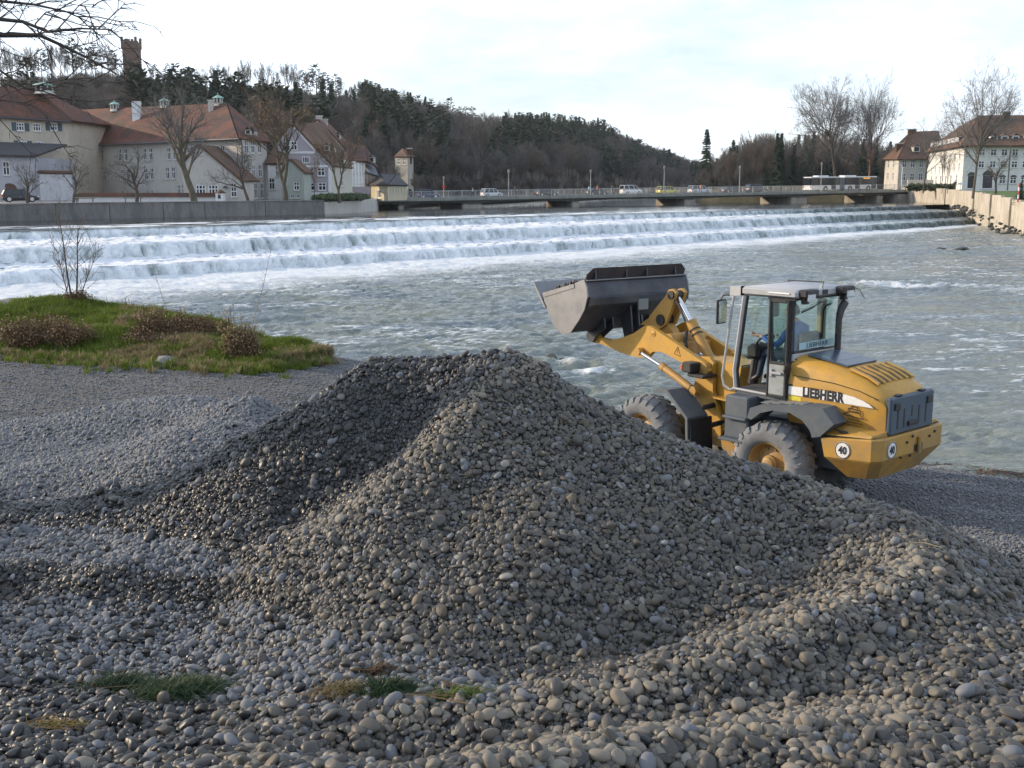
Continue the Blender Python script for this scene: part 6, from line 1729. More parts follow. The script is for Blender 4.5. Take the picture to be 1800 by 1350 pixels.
# wheels
def wheel(x, y, sgn, fr=False, turn=0.0):
    b = MB().lathe([(.0, .05), (.10, .05), (.13, .02), (.13, -.03), (.2, -.05), (.26, -.06), (.29, -.02), (.315, .07), (.345, .09), (.36, .08)], (0, 0, 0), 'y', 36)
    b.lathe([(.36, .08), (.34, -.02), (.3, -.15), (.3, -.3)], (0, 0, 0), 'y', 36)
    for k in range(10):
        a = 2 * PI * k / 10; b.lathe([(.016, .0), (.016, .03)], (.225 * math.cos(a), -.055, .225 * math.sin(a)), 'y', 6, True)
    w_ = .27
    tb = MB().lathe([(.345, .1), (.375, .13), (.45, .155), (.53, .15), (.59, .12), (.625, .07), (.636, 0), (.636, -.2), (.625, -.27), (.59, -.32), (.53, -.35), (.45, -.355), (.375, -.33), (.345, -.3)], (0, 0, 0), 'y', 64)
    for k in range(22):       # chevron lugs
        for s_ in (0, 1):
            a0 = 2 * PI * (k + .5 * s_) / 22; prof = []
            y0, y1 = ((-.1, .13) if s_ == 0 else (-.33, -.1))
            pts = []
            for (yy_, aa) in ((y0 if s_ == 0 else y1, 0), (y1 if s_ == 0 else y0, .14)):
                for da, r_ in ((-.055, .63), (-.045, .664), (.045, .664), (.055, .63)):
                    rr_ = r_ - (.035 if abs(yy_ + .1) > .15 else 0); pts.append((rr_ * math.cos(a0 + aa + da), yy_, rr_ * math.sin(a0 + aa + da)))
            tb.loft([pts[:4], pts[4:]])
            # shoulder block
            yy_ = .13 if s_ == 0 else -.33; a_ = a0 + .14
            q = [[(r_ * math.cos(a_ + d_), yy_ + dy, r_ * math.sin(a_ + d_)) for d_ in (-.05, .05)] for r_, dy in ((.629, 0), (.60, .022 if s_ == 0 else -.022), (.54, .03 if s_ == 0 else -.03), (.53, .0))]
            tb.loft([q[0] + q[1][::-1], q[3] + q[2][::-1]])
    M_ = Matrix.Translation((x, y, .66)) @ Matrix.Rotation(0 if sgn > 0 else PI, 4, 'Z')
    if fr: M_ = F2R @ M_
    o = link('wheel', b.mesh('wheel', L_YD, True), loader); o.matrix_local = M_
    ty = link('tyre', tb.mesh('tyre', L_T, True), o)
    hb = MB().lathe([(.0, .085), (.075, .085), (.10, .07), (.11, .02)], (0, 0, 0), 'y', 20); link('hub', hb.mesh('hub', L_YD, True), o)
    return o
for sy in (1, -1):
    wheel(0, sy * .9, sy); wheel(2.75, sy * .9, sy, True)
# rear frame, tank, steps
rear('chassis', MB().cbox(-1.5, 1.25, -.42, .42, .62, 1.28, .03).cbox(-.25, .25, -.62, .62, .5, .82, .08), L_G)
rear('articulation', MB().lathe([(.2, 0), (.2, 1.0)], (1.32, 0, .4), 'z', 14, True), L_BK)
rear('step_box', MB().cbox(.42, .86, .5, .93, .95, 1.62, .02).cbox(.62, .95, .4, .8, .5, .93, .05), L_G)
rear('step', MB().cbox(.4, .84, .62, 1.02, 1.27, 1.31, .008), L_G); rear('step', MB().cbox(.42, .88, .66, 1.06, .92, .96, .008), L_G)
tank = MB().prism([(.32, .8), (.32, .95), (.95, .93), (.9, .74), (.75, .64), (.5, .63)], .45, .9); rear('fuel_tank_guard', tank, L_YD)
# counterweight / bumper
def ring(z, x0, x1, w, k):
    return [(x0, w, z), (x1, w, z + k), (x1 - .1, w - .17, z + k), (x1 - .1, -w + .17, z + k), (x1, -w, z + k), (x0, -w, z)]
b = MB().loft([ring(.66, -1.22, -1.52, .72, .02), ring(.95, -1.02, -1.72, .985, .04), ring(.97, -1.0, -1.74, 1.0, .05), ring(1.225, -.935, -1.74, 1.0, .09), ring(1.24, -.95, -1.72, .98, .09)])
rear('bumper', b, L_Y)
rear('bumper_gap', MB().prism([(-.9, 1.235), (-1.74, 1.30), (-1.74, 1.335), (-.9, 1.27)], -.93, .93), L_BK)
for sy in (1, -1):
    rear('engine_shelf', MB().loft([[(-.86, sy * .60, 1.30), (-.86, sy * .95, 1.275), (-1.70, sy * .95, 1.335), (-1.76, sy * .60, 1.335)], [(-.90, sy * .60, 1.42), (-.93, sy * .90, 1.30), (-1.70, sy * .92, 1.37), (-1.76, sy * .60, 1.40)]]), L_Y)
def disc(name, c, n, r, m, text=None, parent=None):
    """a round plate facing n (unit, horizontal) with lettering"""
    n = Vector(n).normalized(); rz = math.atan2(n.y, n.x) + PI / 2
    o = obj(name, MB().lathe([(r, -.004), (r, .0)], (0, 0, 0), 'y', 32, True), m, parent or loader, loc=tuple(Vector(c) + n * .006), rot=(0, 0, rz))
    o2 = obj('black_ring', MB().lathe([(r * .97, -.0065), (r * .97, -.0055), (r * .88, -.0055), (r * .88, -.0065)], (0, 0, 0), 'y', 32), M_BLK, o)
    return o
M_BLK = mk('black_print', (.012, .012, .014), .5); M_WP = mk('white_print', (.72, .73, .72), .5, .06, 8, dirt=(.3, .27, .2), dirt_amt=.3)
def text_mesh(s_, size, bold=.0, ext=.002, shear=0.0, sx=1.0, align='CENTER'):
    cu = bpy.data.curves.new('lettering', 'FONT'); cu.body = s_; cu.size = size; cu.extrude = ext; cu.offset = bold; cu.align_x = align; cu.align_y = 'CENTER'; cu.shear = shear; cu.resolution_u = 3; cu.space_character = 1.06
    o = bpy.data.objects.new('lettering_tmp', cu); COL.objects.link(o); bpy.context.view_layer.update()
    me = bpy.data.meshes.new_from_object(o.evaluated_get(bpy.context.evaluated_depsgraph_get())); bpy.data.objects.remove(o)
    for v in me.vertices: v.co.x *= sx
    me.name = 'lettering'; me.materials.clear(); return me
def put_text(s_, c, n, size, m, parent, bold=0., sx=1.0, shear=0., roll=0., align='CENTER', lift=.004, name='lettering'):
    """lettering on a vertical face with outward normal n, upright"""
    me = text_mesh(s_, size, bold, .0015, shear, sx, align); me.materials.append(m)
    n = Vector(n).normalized(); z = Vector((0, 0, 1)); x = z.cross(n).normalized(); y = n.cross(x)
    M_ = Matrix.Translation(Vector(c) + n * lift) @ Matrix((x, y, n)).transposed().to_4x4() @ Matrix.Rotation(roll, 4, 'Z')
    o = link(name, me, parent); o.matrix_local = M_; return o
for c, n in (((-1.30, 1.0, 1.115), (0, 1, 0)), ((-1.84, .62, 1.15), (-1, 0, 0))):
    o = disc('speed_roundel', c, n, .125, M_WP); 
    put_text('40', (0, -.006, -.005), (0, -1, 0), .155, M_BLK, o, .004, .82, name='number')
for sy in (1, -1):
    rear('reflector', MB().cbox(-1.762, -1.745, sy * .93 - .035, sy * .93 + .035, 1.0, 1.27, .004), mk('red_reflector', (.35, .03, .015), .3, .2, 10, dirt=(.4, .25, .1), dirt_amt=.5))
rear('tow_pocket', MB().box(-1.846, -1.80, -.26, -.02, 1.03, 1.13), L_BK); rear('tow_pin', MB().tube([(-1.87, -.12, 1.0), (-1.87, -.12, 1.24)], .03, 8), L_YD)
for y, z in ((.2, 1.2), (.05, 1.27), (-.12, 1.05), (-.45, 1.2), (.36, 1.0), (.1, .99), (-.6, 1.25)): rear('bolt', MB().lathe([(.022, 0), (.018, -.02)], (-1.842, y, z), 'x', 8, True), L_BK)
# fenders
for sy in (1, -1):
    y0, y1 = (.62, 1.03) if sy > 0 else (-1.03, -.62)
    outl = [(.36, 1.34), (.31, 1.50), (.1, 1.585), (-.69, 1.675), (-.95, 1.675), (-1.15, 1.47), (-.93, 1.255)]; inn = [(-.80, 1.22), (-.76, 1.32), (-.62, 1.45), (-.4, 1.53), (-.1, 1.52), (.12, 1.45), (.28, 1.32)]
    rear('rear_fender', MB().prism(outl + inn, y0, y1), L_G)
    for i in range(4): rear('tread_pad', MB().cbox(.02 - i * .2, .16 - i * .2, y0 + .08, y1 - .06, 1.592 + i * .0228, 1.604 + i * .0228, .003).xf(Matrix.Identity(4)), mk('grip_pad', (.2, .2, .19), .8, .2, 20))
    fo_ = [(2.42, 1.42), (2.42, 1.47), (2.08, 1.52), (1.60, 1.13), (1.57, .55), (1.62, .55), (1.65, 1.10), (2.1, 1.46)]
    front('front_fender', MB().prism(fo_, .56 if sy > 0 else -1.03, 1.03 if sy > 0 else -.56), L_G)
    front('mud_flap', MB().prism([(1.60, 1.1), (1.56, .52), (1.52, .52), (1.56, 1.1)], .5 if sy > 0 else -1.0, 1.0 if sy > 0 else -.5), L_BK)
# hood: lofted sections
def sect(x, zt, w, k=1.0, zb=1.30):
    h = [(.62, zb), (w, zb + .10), (w + .01, 1.84 if zt > 1.95 else zt - .12), (w - .02, zt - .13), (w - .08, zt - .045), (w - .19, zt - .005), (w * .45, zt + .012), (0, zt + .02)]
    return [(x, y, z) for y, z in h] + [(x, -y, z) for y, z in reversed(h[:-1])]
S_ = [sect(-.13, 2.31, .68), sect(-.35, 2.30, .68), sect(-.75, 2.245, .68), sect(-1.05, 2.19, .675), sect(-1.35, 2.10, .665), sect(-1.55, 2.0, .65), sect(-1.68, 1.92, .635), sect(-1.73, 1.86, .62)]
hood = rear('hood', MB().loft(S_), L_Y, None, True)
def ztop(x): return float(np.interp(-x, [.13, .35, .75, 1.05, 1.35, 1.55, 1.68], [2.33, 2.32, 2.265, 2.21, 2.12, 2.02, 1.94]))
b = MB()
for (a, c) in ((-.30, -.52), (-.525, -.76), (-.765, -.98)):
    b.loft([[(a, -.36, ztop(a) + .0), (c, -.36, ztop(c) + .0), (c, .47, ztop(c) + .0), (a, .47, ztop(a) + .0)], [(a, -.34, ztop(a) + .025), (c, -.34, ztop(c) + .025), (c, .45, ztop(c) + .025), (a, .45, ztop(a) + .025)]])
rear('hood_panel', b, mk('dark_hood_panel', (.05, .07, .10), .28, .1, 4), hood)
for i in range(6):
    y = -.40 + i * .16; b = MB()
    for (a, c) in ((-1.08, -1.34), (-1.34, -1.50)): b.loft([[(a, y - .03, ztop(a) - .02), (c, y - .03, ztop(c) - .02), (c, y + .03, ztop(c) - .02), (a, y + .03, ztop(a) - .02)], [(a, y - .03, ztop(a) + .006), (c, y - .03, ztop(c) + .006), (c, y + .03, ztop(c) + .006), (a, y + .03, ztop(a) + .006)]])
    rear('vent_slot', b, L_BK, hood)
b = MB()
for i in range(7):
    y = -.48 + i * .16
    for (a, c) in ((-1.06, -1.35), (-1.35, -1.52)): b.loft([[(a, y - .035, ztop(a) - .01), (c, y - .035, ztop(c) - .01), (c, y + .035, ztop(c) - .01), (a, y + .035, ztop(a) - .01)], [(a, y - .03, ztop(a) + .022), (c, y - .03, ztop(c) + .022), (c, y + .03, ztop(c) + .022), (a, y + .03, ztop(a) + .022)]])
rear('vent_rib', b, L_Y, hood)
for sy in (1, -1):
    rear('panel_seam', MB().tube([(-.2, sy * .685, 2.03), (-.9, sy * .682, 2.0), (-1.3, sy * .665, 1.94), (-1.62, sy * .645, 1.84)], .006, 4), L_BK, hood)
# swoosh with the maker's name
sw = [(-.14, 1.735), (-.14, 1.862), (-.6, 1.872), (-1.05, 1.865), (-1.25, 1.845), (-1.40, 1.805), (-1.50, 1.765), (-1.56, 1.722)]
rear('name_band', MB().prism(sw, .686, .694), M_WP, hood)
put_text('LIEBHERR', (-.735, .694, 1.80), (0, 1, 0), .172, M_BLK, hood, .0085, .90, lift=.003, name='maker_name').scale = (1, 1.16, 1)
rear('warning_sticker', MB().box(-.36, -.15, .686, .69, 1.655, 1.715), mk('yellow_sticker', (.6, .55, .05), .5, .2, 30), hood)
# the firm's faded stamp: a small roofed emblem and three lines of print
b = MB(); z0 = 1.60
for a, c in (((-1.08, z0 - .03), (-1.42, z0 - .06)), ((-1.08, z0 - .03), (-1.16, z0 + .015)), ((-1.42, z0 - .06), (-1.36, z0 - .01)), ((-1.16, z0 + .015), (-1.165, z0 + .07)), ((-1.165, z0 + .07), (-1.36, z0 + .055)), ((-1.36, z0 + .055), (-1.36, z0 - .01)), ((-1.2, z0 + .075), (-1.22, z0 + .105)), ((-1.22, z0 + .105), (-1.31, z0 + .10)), ((-1.31, z0 + .10), (-1.31, z0 + .065))):
    b.tube([(a[0], .688, a[1]), (c[0], .688, c[1])], .006, 4)
st_ = rear('firm_emblem', b, M_BLK, hood)
rnp = random.Random(6)
b = MB()
for (xa, xb, zc, h_) in ((-1.18, -1.34, z0 + .03, .03), (-1.16, -1.35, z0 - .085, .016), (-1.10, -1.40, z0 - .125, .018), (-1.12, -1.37, z0 - .165, .012)):
    x = xa
    while x > xb: w_ = rnp.uniform(.008, .022); b.box(x - w_, x, .6875, .6895, zc - h_ * rnp.uniform(.3, .55) - (xa - x) * .05, zc + h_ * rnp.uniform(.2, .5) - (xa - x) * .05); x -= w_ + rnp.uniform(.003, .012)
rear('faded_print', b, M_BLK, hood)
rear('cover_latch', MB().cbox(-1.3, -1.16, .88, .93, 1.345, 1.375, .01).tube([(-1.16, .9, 1.36), (-1.1, .93, 1.39)], .012, 5), L_BK, hood)
# radiator grille
gr = rear('radiator_grille', MB().cbox(-1.80, -1.70, -.615, .615, 1.335, 1.885, .025), mk('grille_blue_grey', (.06, .085, .115), .5, .12, 3))
for y in (.42, .24, -.18, -.38): rear('grille_slot', MB().box(-1.804, -1.797, y - .018, y + .018, 1.42, 1.70), L_BK, gr)
rear('grille_slot', MB().box(-1.804, -1.797, .005, .04, 1.56, 1.72), L_BK, gr)
for y in (.46, -.46): rear('grille_lamp', MB().cbox(-1.825, -1.797, y - .075, y + .075, 1.70, 1.80, .01), L_BK, gr)
rear('grille_handle', MB().cbox(-1.83, -1.797, -.12, .14, 1.43, 1.5, .01), L_BK, gr)
for y in (.36, -.3): rear('hinge', MB().cbox(-1.8, -1.72, y - .06, y + .06, 1.886, 1.915, .01), L_BK, gr)
# engine side grab and exhaust
rear('exhaust_pipe', MB().tube([(-.3, -.35, 2.25), (-.3, -.35, 2.80), (-.3, -.37, 2.90), (-.3, -.42, 2.99), (-.3, -.5, 3.06)], [.05, .05, .055, .06, .06], 14), mk('sooty_steel', (.05, .048, .05), .5, .3, 6, metal=.4), None, True)
# cab
cab = rear('cab_base', MB().cbox(-.14, .88, -.66, .66, 1.58, 1.69, .02).box(-.14, -.10, -.64, .64, 1.69, 2.33), L_G)
rear('sill_trim', MB().tube([(.90, .68, 1.69), (-.08, .68, 1.665)], .022, 6).tube([(.90, -.68, 1.69), (-.08, -.68, 1.665)], .022, 6), L_W, cab)
for sy in (1, -1):
    y = sy * .655
    rear('front_post', MB().tube([(.75, y, 3.17), (.895, y, 1.98), (.86, y, 1.69)], .038, 6), L_W, cab); rear('seal', MB().tube([(.70, y, 3.17), (.845, y, 1.98), (.81, y, 1.69)], .026, 6), L_BK, cab)
    rear('rear_post', MB().tube([(-.13, y, 3.17), (-.11, y, 2.3), (-.1, y, 1.69)], .042, 6), L_BK, cab); rear('middle_post', MB().tube([(.26, y, 3.17), (.2, y, 2.2), (.2, y, 1.69)], .028, 6), L_BK, cab)
rear('front_window', MB().plate([(.76, -.62, 3.15), (.76, .62, 3.15), (.90, .62, 2.0), (.90, -.62, 2.0)], (1, 0, 0), .008), L_GL, cab)
rear('rear_window', MB().box(-.162, -.154, -.62, .62, 2.36, 3.15), L_GL, cab)
rear('side_window', MB().box(.0, .82, -.664, -.656, 2.2, 3.15), L_GL, cab)
rear('rear_sill', MB().cbox(-.19, -.12, -.66, .66, 2.235, 2.345, .012), L_W, cab); rear('rear_seal', MB().cbox(-.175, -.14, -.65, .65, 2.345, 2.372, .005).cbox(-.2, -.165, -.64, .64, 2.262, 2.276, .003), L_BK, cab)
rear('window_band', MB().box(-.1695, -.1635, -.46, .50, 2.39, 2.5), mk('pale_sticker', (.34, .5, .55), .5, .08, 10), cab)
put_text('LIEBHERR', (-.1705, .02, 2.444), (-1, 0, 0), .105, mk('dark_sticker_print', (.05, .08, .1), .5), cab, .001, 1.25, name='maker_name')
rear('wiper', MB().tube([(-.185, .46, 2.98), (-.185, -.1, 3.10)], .009, 5).tube([(-.185, .5, 2.97), (-.185, .18, 3.03)], .014, 5), L_BK, cab)
# side glass behind the open door
rear('side_window', MB().box(-.07, .18, .648, .655, 2.2, 3.15), L_GL, cab)
dr = rear('door', MB().cbox(-.12, -.08, .70, .745, 1.665, 3.16, .01).cbox(.2, .24, .70, .745, 1.665, 3.16, .01).cbox(-.08, .2, .70, .745, 3.11, 3.16, .01).cbox(-.08, .2, .70, .745, 2.17, 2.215, .01).cbox(-.08, .2, .70, .745, 1.665, 1.70, .008), L_BK)
rear('door_glass', MB().box(-.08, .2, .718, .726, 2.215, 3.11), L_GL, dr); rear('door_panel', MB().cbox(-.08, .2, .712, .735, 1.70, 2.17, .006), mk('door_grey', (.30, .33, .33), .5, .12, 4, dirt=(.12, .12, .1), dirt_amt=.5), dr)
rear('door_handle', MB().cbox(-.05, .17, .745, .775, 2.02, 2.06, .008).cbox(.12, .16, .745, .77, 1.98, 2.1, .006), L_W, dr)
# roof with visor, lamps and aerial
rf = rear('cab_roof', MB().cbox(-.22, .80, -.70, .70, 3.175, 3.315, .035), L_W, None, True)
rear('visor', MB().loft([[(.795, -.70, 3.17), (.795, .70, 3.17), (.795, .70, 3.305), (.795, -.70, 3.305)], [(1.02, -.68, 3.15), (1.02, .68, 3.15), (1.02, .68, 3.295), (1.02, -.68, 3.295)]]), L_W, rf)
rear('roof_seam', MB().cbox(.79, .80, -.705, .705, 3.17, 3.318, .002), L_BK, rf); rear('side_strip', MB().cbox(-.1, .28, .70, .715, 3.24, 3.265, .005), M_WHITE, rf); rear('roof_seal', MB().cbox(-.2, .3, -.69, .70, 3.155, 3.174, .004), L_BK, rf)
for sy in (1, -1):
    rear('work_lamp', MB().cbox(-.36, -.20, sy * .50 - .19, sy * .50 + .15, 3.20, 3.32, .02), L_BK, rf); rear('lamp_glass', MB().cbox(-.375, -.361, sy * .53 - .1, sy * .53 + .1, 3.15, 3.255, .01), mk('lamp_glass', (.55, .58, .6), .15), rf)
    rear('lamp_mount', MB().cbox(-.3, -.21, sy * .53 - .05, sy * .53 + .05, 3.10, 3.2, .01), L_BK, rf)
rear('rear_vent', MB().cbox(-.232, -.219, -.12, .02, 3.215, 3.285, .006), L_BK, rf)
rear('roof_rail', MB().tube([(.75, -.5, 3.318), (.75, -.5, 3.345), (.1, -.5, 3.355), (.1, -.5, 3.318)], .008, 5), L_BK, rf); rear('aerial', MB().tube([(-.3, -.66, 3.3), (-.36, -.8, 3.25), (-.40, -.9, 3.1)], .006, 4), L_BK, rf)
rear('marker_lamp', MB().cbox(-.30, -.25, .12, .16, 3.30, 3.37, .005), L_W, rf)
# grab rail and mirror
rear('grab_rail', MB().tube([(.93, .70, 3.15), (1.10, .70, 1.86), (1.06, .70, 1.72), (.95, .70, 1.66), (.87, .67, 1.68)], .020, 8), L_W, None, True)
mr = rear('mirror', MB().cbox(1.12, 1.17, .60, .84, 2.70, 3.08, .02), L_BK)
rear('mirror_arm', MB().tube([(1.0, .66, 3.16), (1.13, .70, 3.15), (1.16, .74, 3.06)], .013, 6), L_BK, mr); rear('mirror_glass', MB().cbox(1.112, 1.119, .62, .82, 2.72, 3.06, .002), L_CH, mr)
mr = rear('mirror', MB().cbox(1.12, 1.17, -.84, -.6, 2.70, 3.08, .02), L_BK); rear('mirror_arm', MB().tube([(1.0, -.66, 3.16), (1.13, -.70, 3.15), (1.16, -.74, 3.06)], .013, 6), L_BK, mr)
rear('small_mirror', MB().lathe([(.0, -.02), (.09, -.01), (.09, .01), (.0, .02)], (-.16, .78, 2.13), 'x', 14), L_BK)
rear('fuel_cap', MB().lathe([(.0, .0), (.05, .0), (.05, -.03)], (-.17, .69, 1.85), 'y', 12), L_BK)
# inside of the cab
rear('seat', MB().cbox(-.05, .42, -.25, .25, 2.02, 2.14, .04).cbox(-.1, .04, -.24, .24, 2.12, 2.62, .04).cbox(.0, .35, -.2, .2, 1.69, 2.02, .03), L_SEAT, None, True)
rear('armrest', MB().cbox(.05, .5, -.40, -.28, 2.3, 2.36, .02), L_SEAT)
con = rear('steering_console', MB().tube([(.95, .08, 1.69), (.90, .08, 2.1), (.80, .08, 2.36)], [.09, .08, .06], 8).cbox(.72, .96, -.06, .30, 2.12, 2.36, .05), L_BK, None, True)
sw_ = MB(); 
ringp = [(.74 + .12 * math.cos(a) * .6, .08 + .2 * math.sin(a), 2.42 - .12 * math.cos(a) * .8) for a in np.linspace(0, 2 * PI, 21)]
rear('steering_wheel', sw_.tube(ringp, .016, 6), L_BK, con, True)
rear('levers', MB().tube([(.45, -.36, 2.36), (.5, -.36, 2.55)], .012, 6).lathe([(0, -.03), (.025, 0), (0, .03)], (.5, -.36, 2.57), 'z', 8), L_BK)
rear('back_pillar_box', MB().cbox(.1, .22, -.64, -.52, 2.2, 3.1, .02), mk('cab_lining', (.3, .26, .16), .7, .15, 4)); rear('cab_floor', MB().box(-.1, .85, -.62, .64, 1.692, 1.70), L_FL)
rear('inner_rail', MB().tube([(-.05, -.3, 2.5), (-.05, -.3, 2.93), (-.05, -.36, 3.0), (-.05, -.5, 3.02)], .014, 6), L_BK)

# front frame
front('axle', MB().tube([(2.75, -.7, .66), (2.75, .7, .66)], .17, 12).lathe([(.1, -.26), (.26, -.12), (.26, .12), (.1, .26)], (2.75, 0, .66), 'y', 14, True), L_YD)
front('loader_frame', MB().prism([(2.0, 2.0), (1.15, 1.98), (1.25, 1.42), (1.18, .95), (1.45, .55), (2.9, .55), (2.95, .85), (2.3, 1.0), (2.05, 1.4)], -.28, .28), L_Y)
front('frame_flange', MB().prism([(1.62, 1.42), (1.02, 1.40), (1.02, 1.37), (1.62, 1.39)], -.42, .45), L_Y)
for sy in (1, -1):
    y0 = sy * .36
    front('tower_plate', MB().prism([(2.06, 1.98), (1.98, 2.04), (1.76, 2.05), (1.66, 1.97), (1.66, 1.5), (1.36, .9), (1.5, .72), (1.9, .8), (2.0, 1.15), (2.12, 1.5), (2.02, 1.7)], y0 - .035, y0 + .035), L_Y)
    arm = [(4.68, 2.06), (4.66, 2.16), (4.56, 2.18), (4.42, 2.10), (4.12, 2.09), (3.83, 2.155), (3.5, 2.28), (3.26, 2.42), (3.16, 2.45), (3.05, 2.435), (2.5, 2.235), (1.92, 2.02), (1.74, 1.96), (1.66, 1.84), (1.74, 1.74), (1.9, 1.76), (2.26, 1.90), (2.8, 2.03), (3.02, 2.0), (3.12, 1.90), (3.28, 1.87), (3.45, 1.86), (3.82, 1.885), (4.34, 1.985), (4.58, 1.99)]
    ao = front('lift_arm', MB().prism(arm, sy * .46 - .045, sy * .46 + .045), L_Y)
    for x, z, r_ in ((1.79, 1.87, .10), (4.6, 2.09, .085), (3.27, 1.985, .07), (3.0, 2.33, .06)): front('pin', MB().lathe([(.0, -.07), (r_ * .7, -.07), (r_ * .75, -.055), (r_, -.055), (r_, .055), (r_ * .75, .055), (0, .07)], (x, sy * .46, z), 'y', 16), L_YD, ao)
    cy = sy * .58
    co_ = front('lift_cylinder', MB().tube([(2.69, cy, 1.80), (1.98, cy, 1.52)], .062, 14).tube([(2.70, cy, 1.803), (2.62, cy, 1.77)], .07, 14).tube([(2.0, cy, 1.53), (1.9, cy, 1.49)], .05, 10), L_YD, None, True)
    front('piston_rod', MB().tube([(3.24, cy, 1.97), (2.66, cy, 1.79)], .03, 12), L_CH, co_, True); front('hydraulic_hose', MB().tube([(2.6, cy, 1.72), (2.3, cy, 1.60), (2.0, cy, 1.46), (1.9, cy - sy * .1, 1.42)], .018, 6), L_BK, co_, True)
    front('rod_eye', MB().lathe([(0, -.05), (.065, -.05), (.065, .05), (0, .05)], (3.27, cy, 1.985), 'y', 14), L_YD, co_); front('rod_eye', MB().lathe([(0, -.05), (.075, -.05), (.075, .05), (0, .05)], (1.9, cy, 1.49), 'y', 14), L_YD, co_)
    # lamps
    hl = front('headlamp', MB().cbox(1.84, 2.06, sy * .62 - .12, sy * .62 + .12, 1.80, 1.97, .02), L_BK); front('indicator', MB().cbox(2.02, 2.09, sy * .62 + sy * .02 - .09, sy * .62 + sy * .02 + .11, 1.82, 1.93, .02), mk('amber_lens', (.65, .14, .02), .3), hl)
    front('lamp_bracket', MB().cbox(1.60, 1.98, sy * .55 - .2, sy * .55 + .14, 1.73, 1.79, .015), L_BK, hl)
    front('fender_stub', MB().tube([(1.62, sy * .35, 1.27), (1.62, sy * .62, 1.25)], .045, 8).tube([(1.45, sy * .35, 1.0), (1.45, sy * .62, .98)], .045, 8), L_BK)
tri = MB()
for a, c in (((2.32, 2.005), (2.47, 2.035)), ((2.47, 2.035), (2.385, 2.165)), ((2.385, 2.165), (2.32, 2.005)), ((2.393, 2.06), (2.386, 2.125))): tri.tube([(a[0], .507, a[1]), (c[0], .507, c[1])], .005, 4)
front('warning_triangle', tri, M_BLK)
front('torque_tube', MB().tube([(2.72, -.42, 2.22), (2.72, .42, 2.22)], .125, 18), L_YD, None, True); front('cross_plate', MB().prism([(2.9, 2.3), (2.5, 2.18), (2.45, 2.0), (2.6, 1.97), (2.95, 2.1)], -.40, .40), L_YD)
for sy in (1, -1):
    y = sy * .11
    front('tilt_lever', MB().prism([(2.84, 3.02), (2.92, 3.09), (3.02, 3.07), (3.10, 2.95), (3.36, 2.70), (3.52, 2.52), (3.72, 2.40), (3.74, 2.30), (3.62, 2.24), (3.42, 2.3), (3.22, 2.36), (3.08, 2.45), (2.95, 2.72)], y - .03, y + .03), L_YD)
front('tilt_lever_bushing', MB().lathe([(0, -.17), (.10, -.17), (.10, .17), (0, .17)], (3.2, 0, 2.52), 'y', 16).lathe([(0, -.17), (.075, -.17), (.075, .17), (0, .17)], (2.95, 0, 2.98), 'y', 14).lathe([(0, -.19), (.07, -.19), (.07, .19), (0, .19)], (3.66, 0, 2.32), 'y', 14), L_BK, None, True)
front('lever_yoke', MB().prism([(3.35, 2.62), (2.98, 2.36), (2.84, 2.1), (3.02, 2.08), (3.3, 2.3)], -.08, .08), L_YD)
tc_ = front('tilt_cylinder', MB().tube([(2.57, 0, 2.50), (2.06, 0, 1.88)], .085, 16).tube([(2.60, 0, 2.54), (2.50, 0, 2.41)], .098, 16), L_YD, None, True)
front('piston_rod', MB().tube([(2.95, 0, 2.97), (2.55, 0, 2.48)], .04, 14), L_CH, tc_, True)
front('clamp_ring', MB().tube([(2.5, 0, 2.415), (2.49, 0, 2.40)], .1, 16).tube([(2.44, 0, 2.345), (2.43, 0, 2.33)], .1, 16), L_BK, tc_)
front('hydraulic_hose', MB().tube([(2.95, .1, 2.95), (2.75, .13, 2.78), (2.6, .13, 2.55)], .02, 6).tube([(2.58, .12, 2.38), (2.52, .2, 2.2), (2.44, .22, 2.02), (2.4, .15, 1.9)], .03, 6), L_BK, tc_, True)
front('bucket_link', MB().prism([(3.60, 2.38), (3.74, 2.38), (4.0, 2.20), (4.12, 2.16), (4.08, 2.04), (3.95, 2.04), (3.62, 2.22)], -.06, .06), L_B)

# bucket
BY0, BY1 = -1.30, 1.15
shell = [(4.09, 3.22), (4.02, 3.08), (3.99, 2.92), (4.07, 2.70), (4.22, 2.50), (4.46, 2.25), (4.70, 2.195), (4.93, 2.33), (5.18, 2.68)]
th = .03; inner = [(x + .03 if i < 5 else x - .0, z + (.0 if i < 3 else .035)) for i, (x, z) in enumerate(shell)]
bk = front('bucket', MB().prism(shell + inner[::-1], BY0, BY1), L_B)
for y0, y1 in ((BY1, BY1 + .03), (BY0 - .03, BY0)):
    front('bucket_side', MB().prism([(4.085, 3.225), (4.015, 3.085), (3.985, 2.92), (4.065, 2.69), (4.215, 2.49), (4.455, 2.235), (4.70, 2.185), (4.95, 2.32), (5.21, 2.69), (5.26, 2.88), (4.36, 3.105), (4.33, 3.15)], y0, y1), L_BS, bk)
    front('side_edge', MB().prism([(5.27, 2.90), (5.24, 2.82), (4.34, 3.06), (4.36, 3.13)], y0 - .012, y1 + .012), L_BS, bk)
front('cutting_edge', MB().prism([(5.16, 2.64), (5.21, 2.63), (5.54, 3.05), (5.52, 3.09)], BY0 - .05, BY1 + .05), L_BS, bk)
front('spill_guard', MB().plate([(4.09, BY0 + .02, 3.21), (4.09, BY1 - .02, 3.21), (4.06, BY1 - .02, 3.31), (4.03, BY1 - .15, 3.42), (4.03, BY0 + .15, 3.42), (4.06, BY0 + .02, 3.31)], (1, 0, -.2), .02), mk('rusty_steel', (.045, .036, .038), .6, .3, 3, metal=.2, dirt=(.075, .045, .035), dirt_amt=.5), bk)
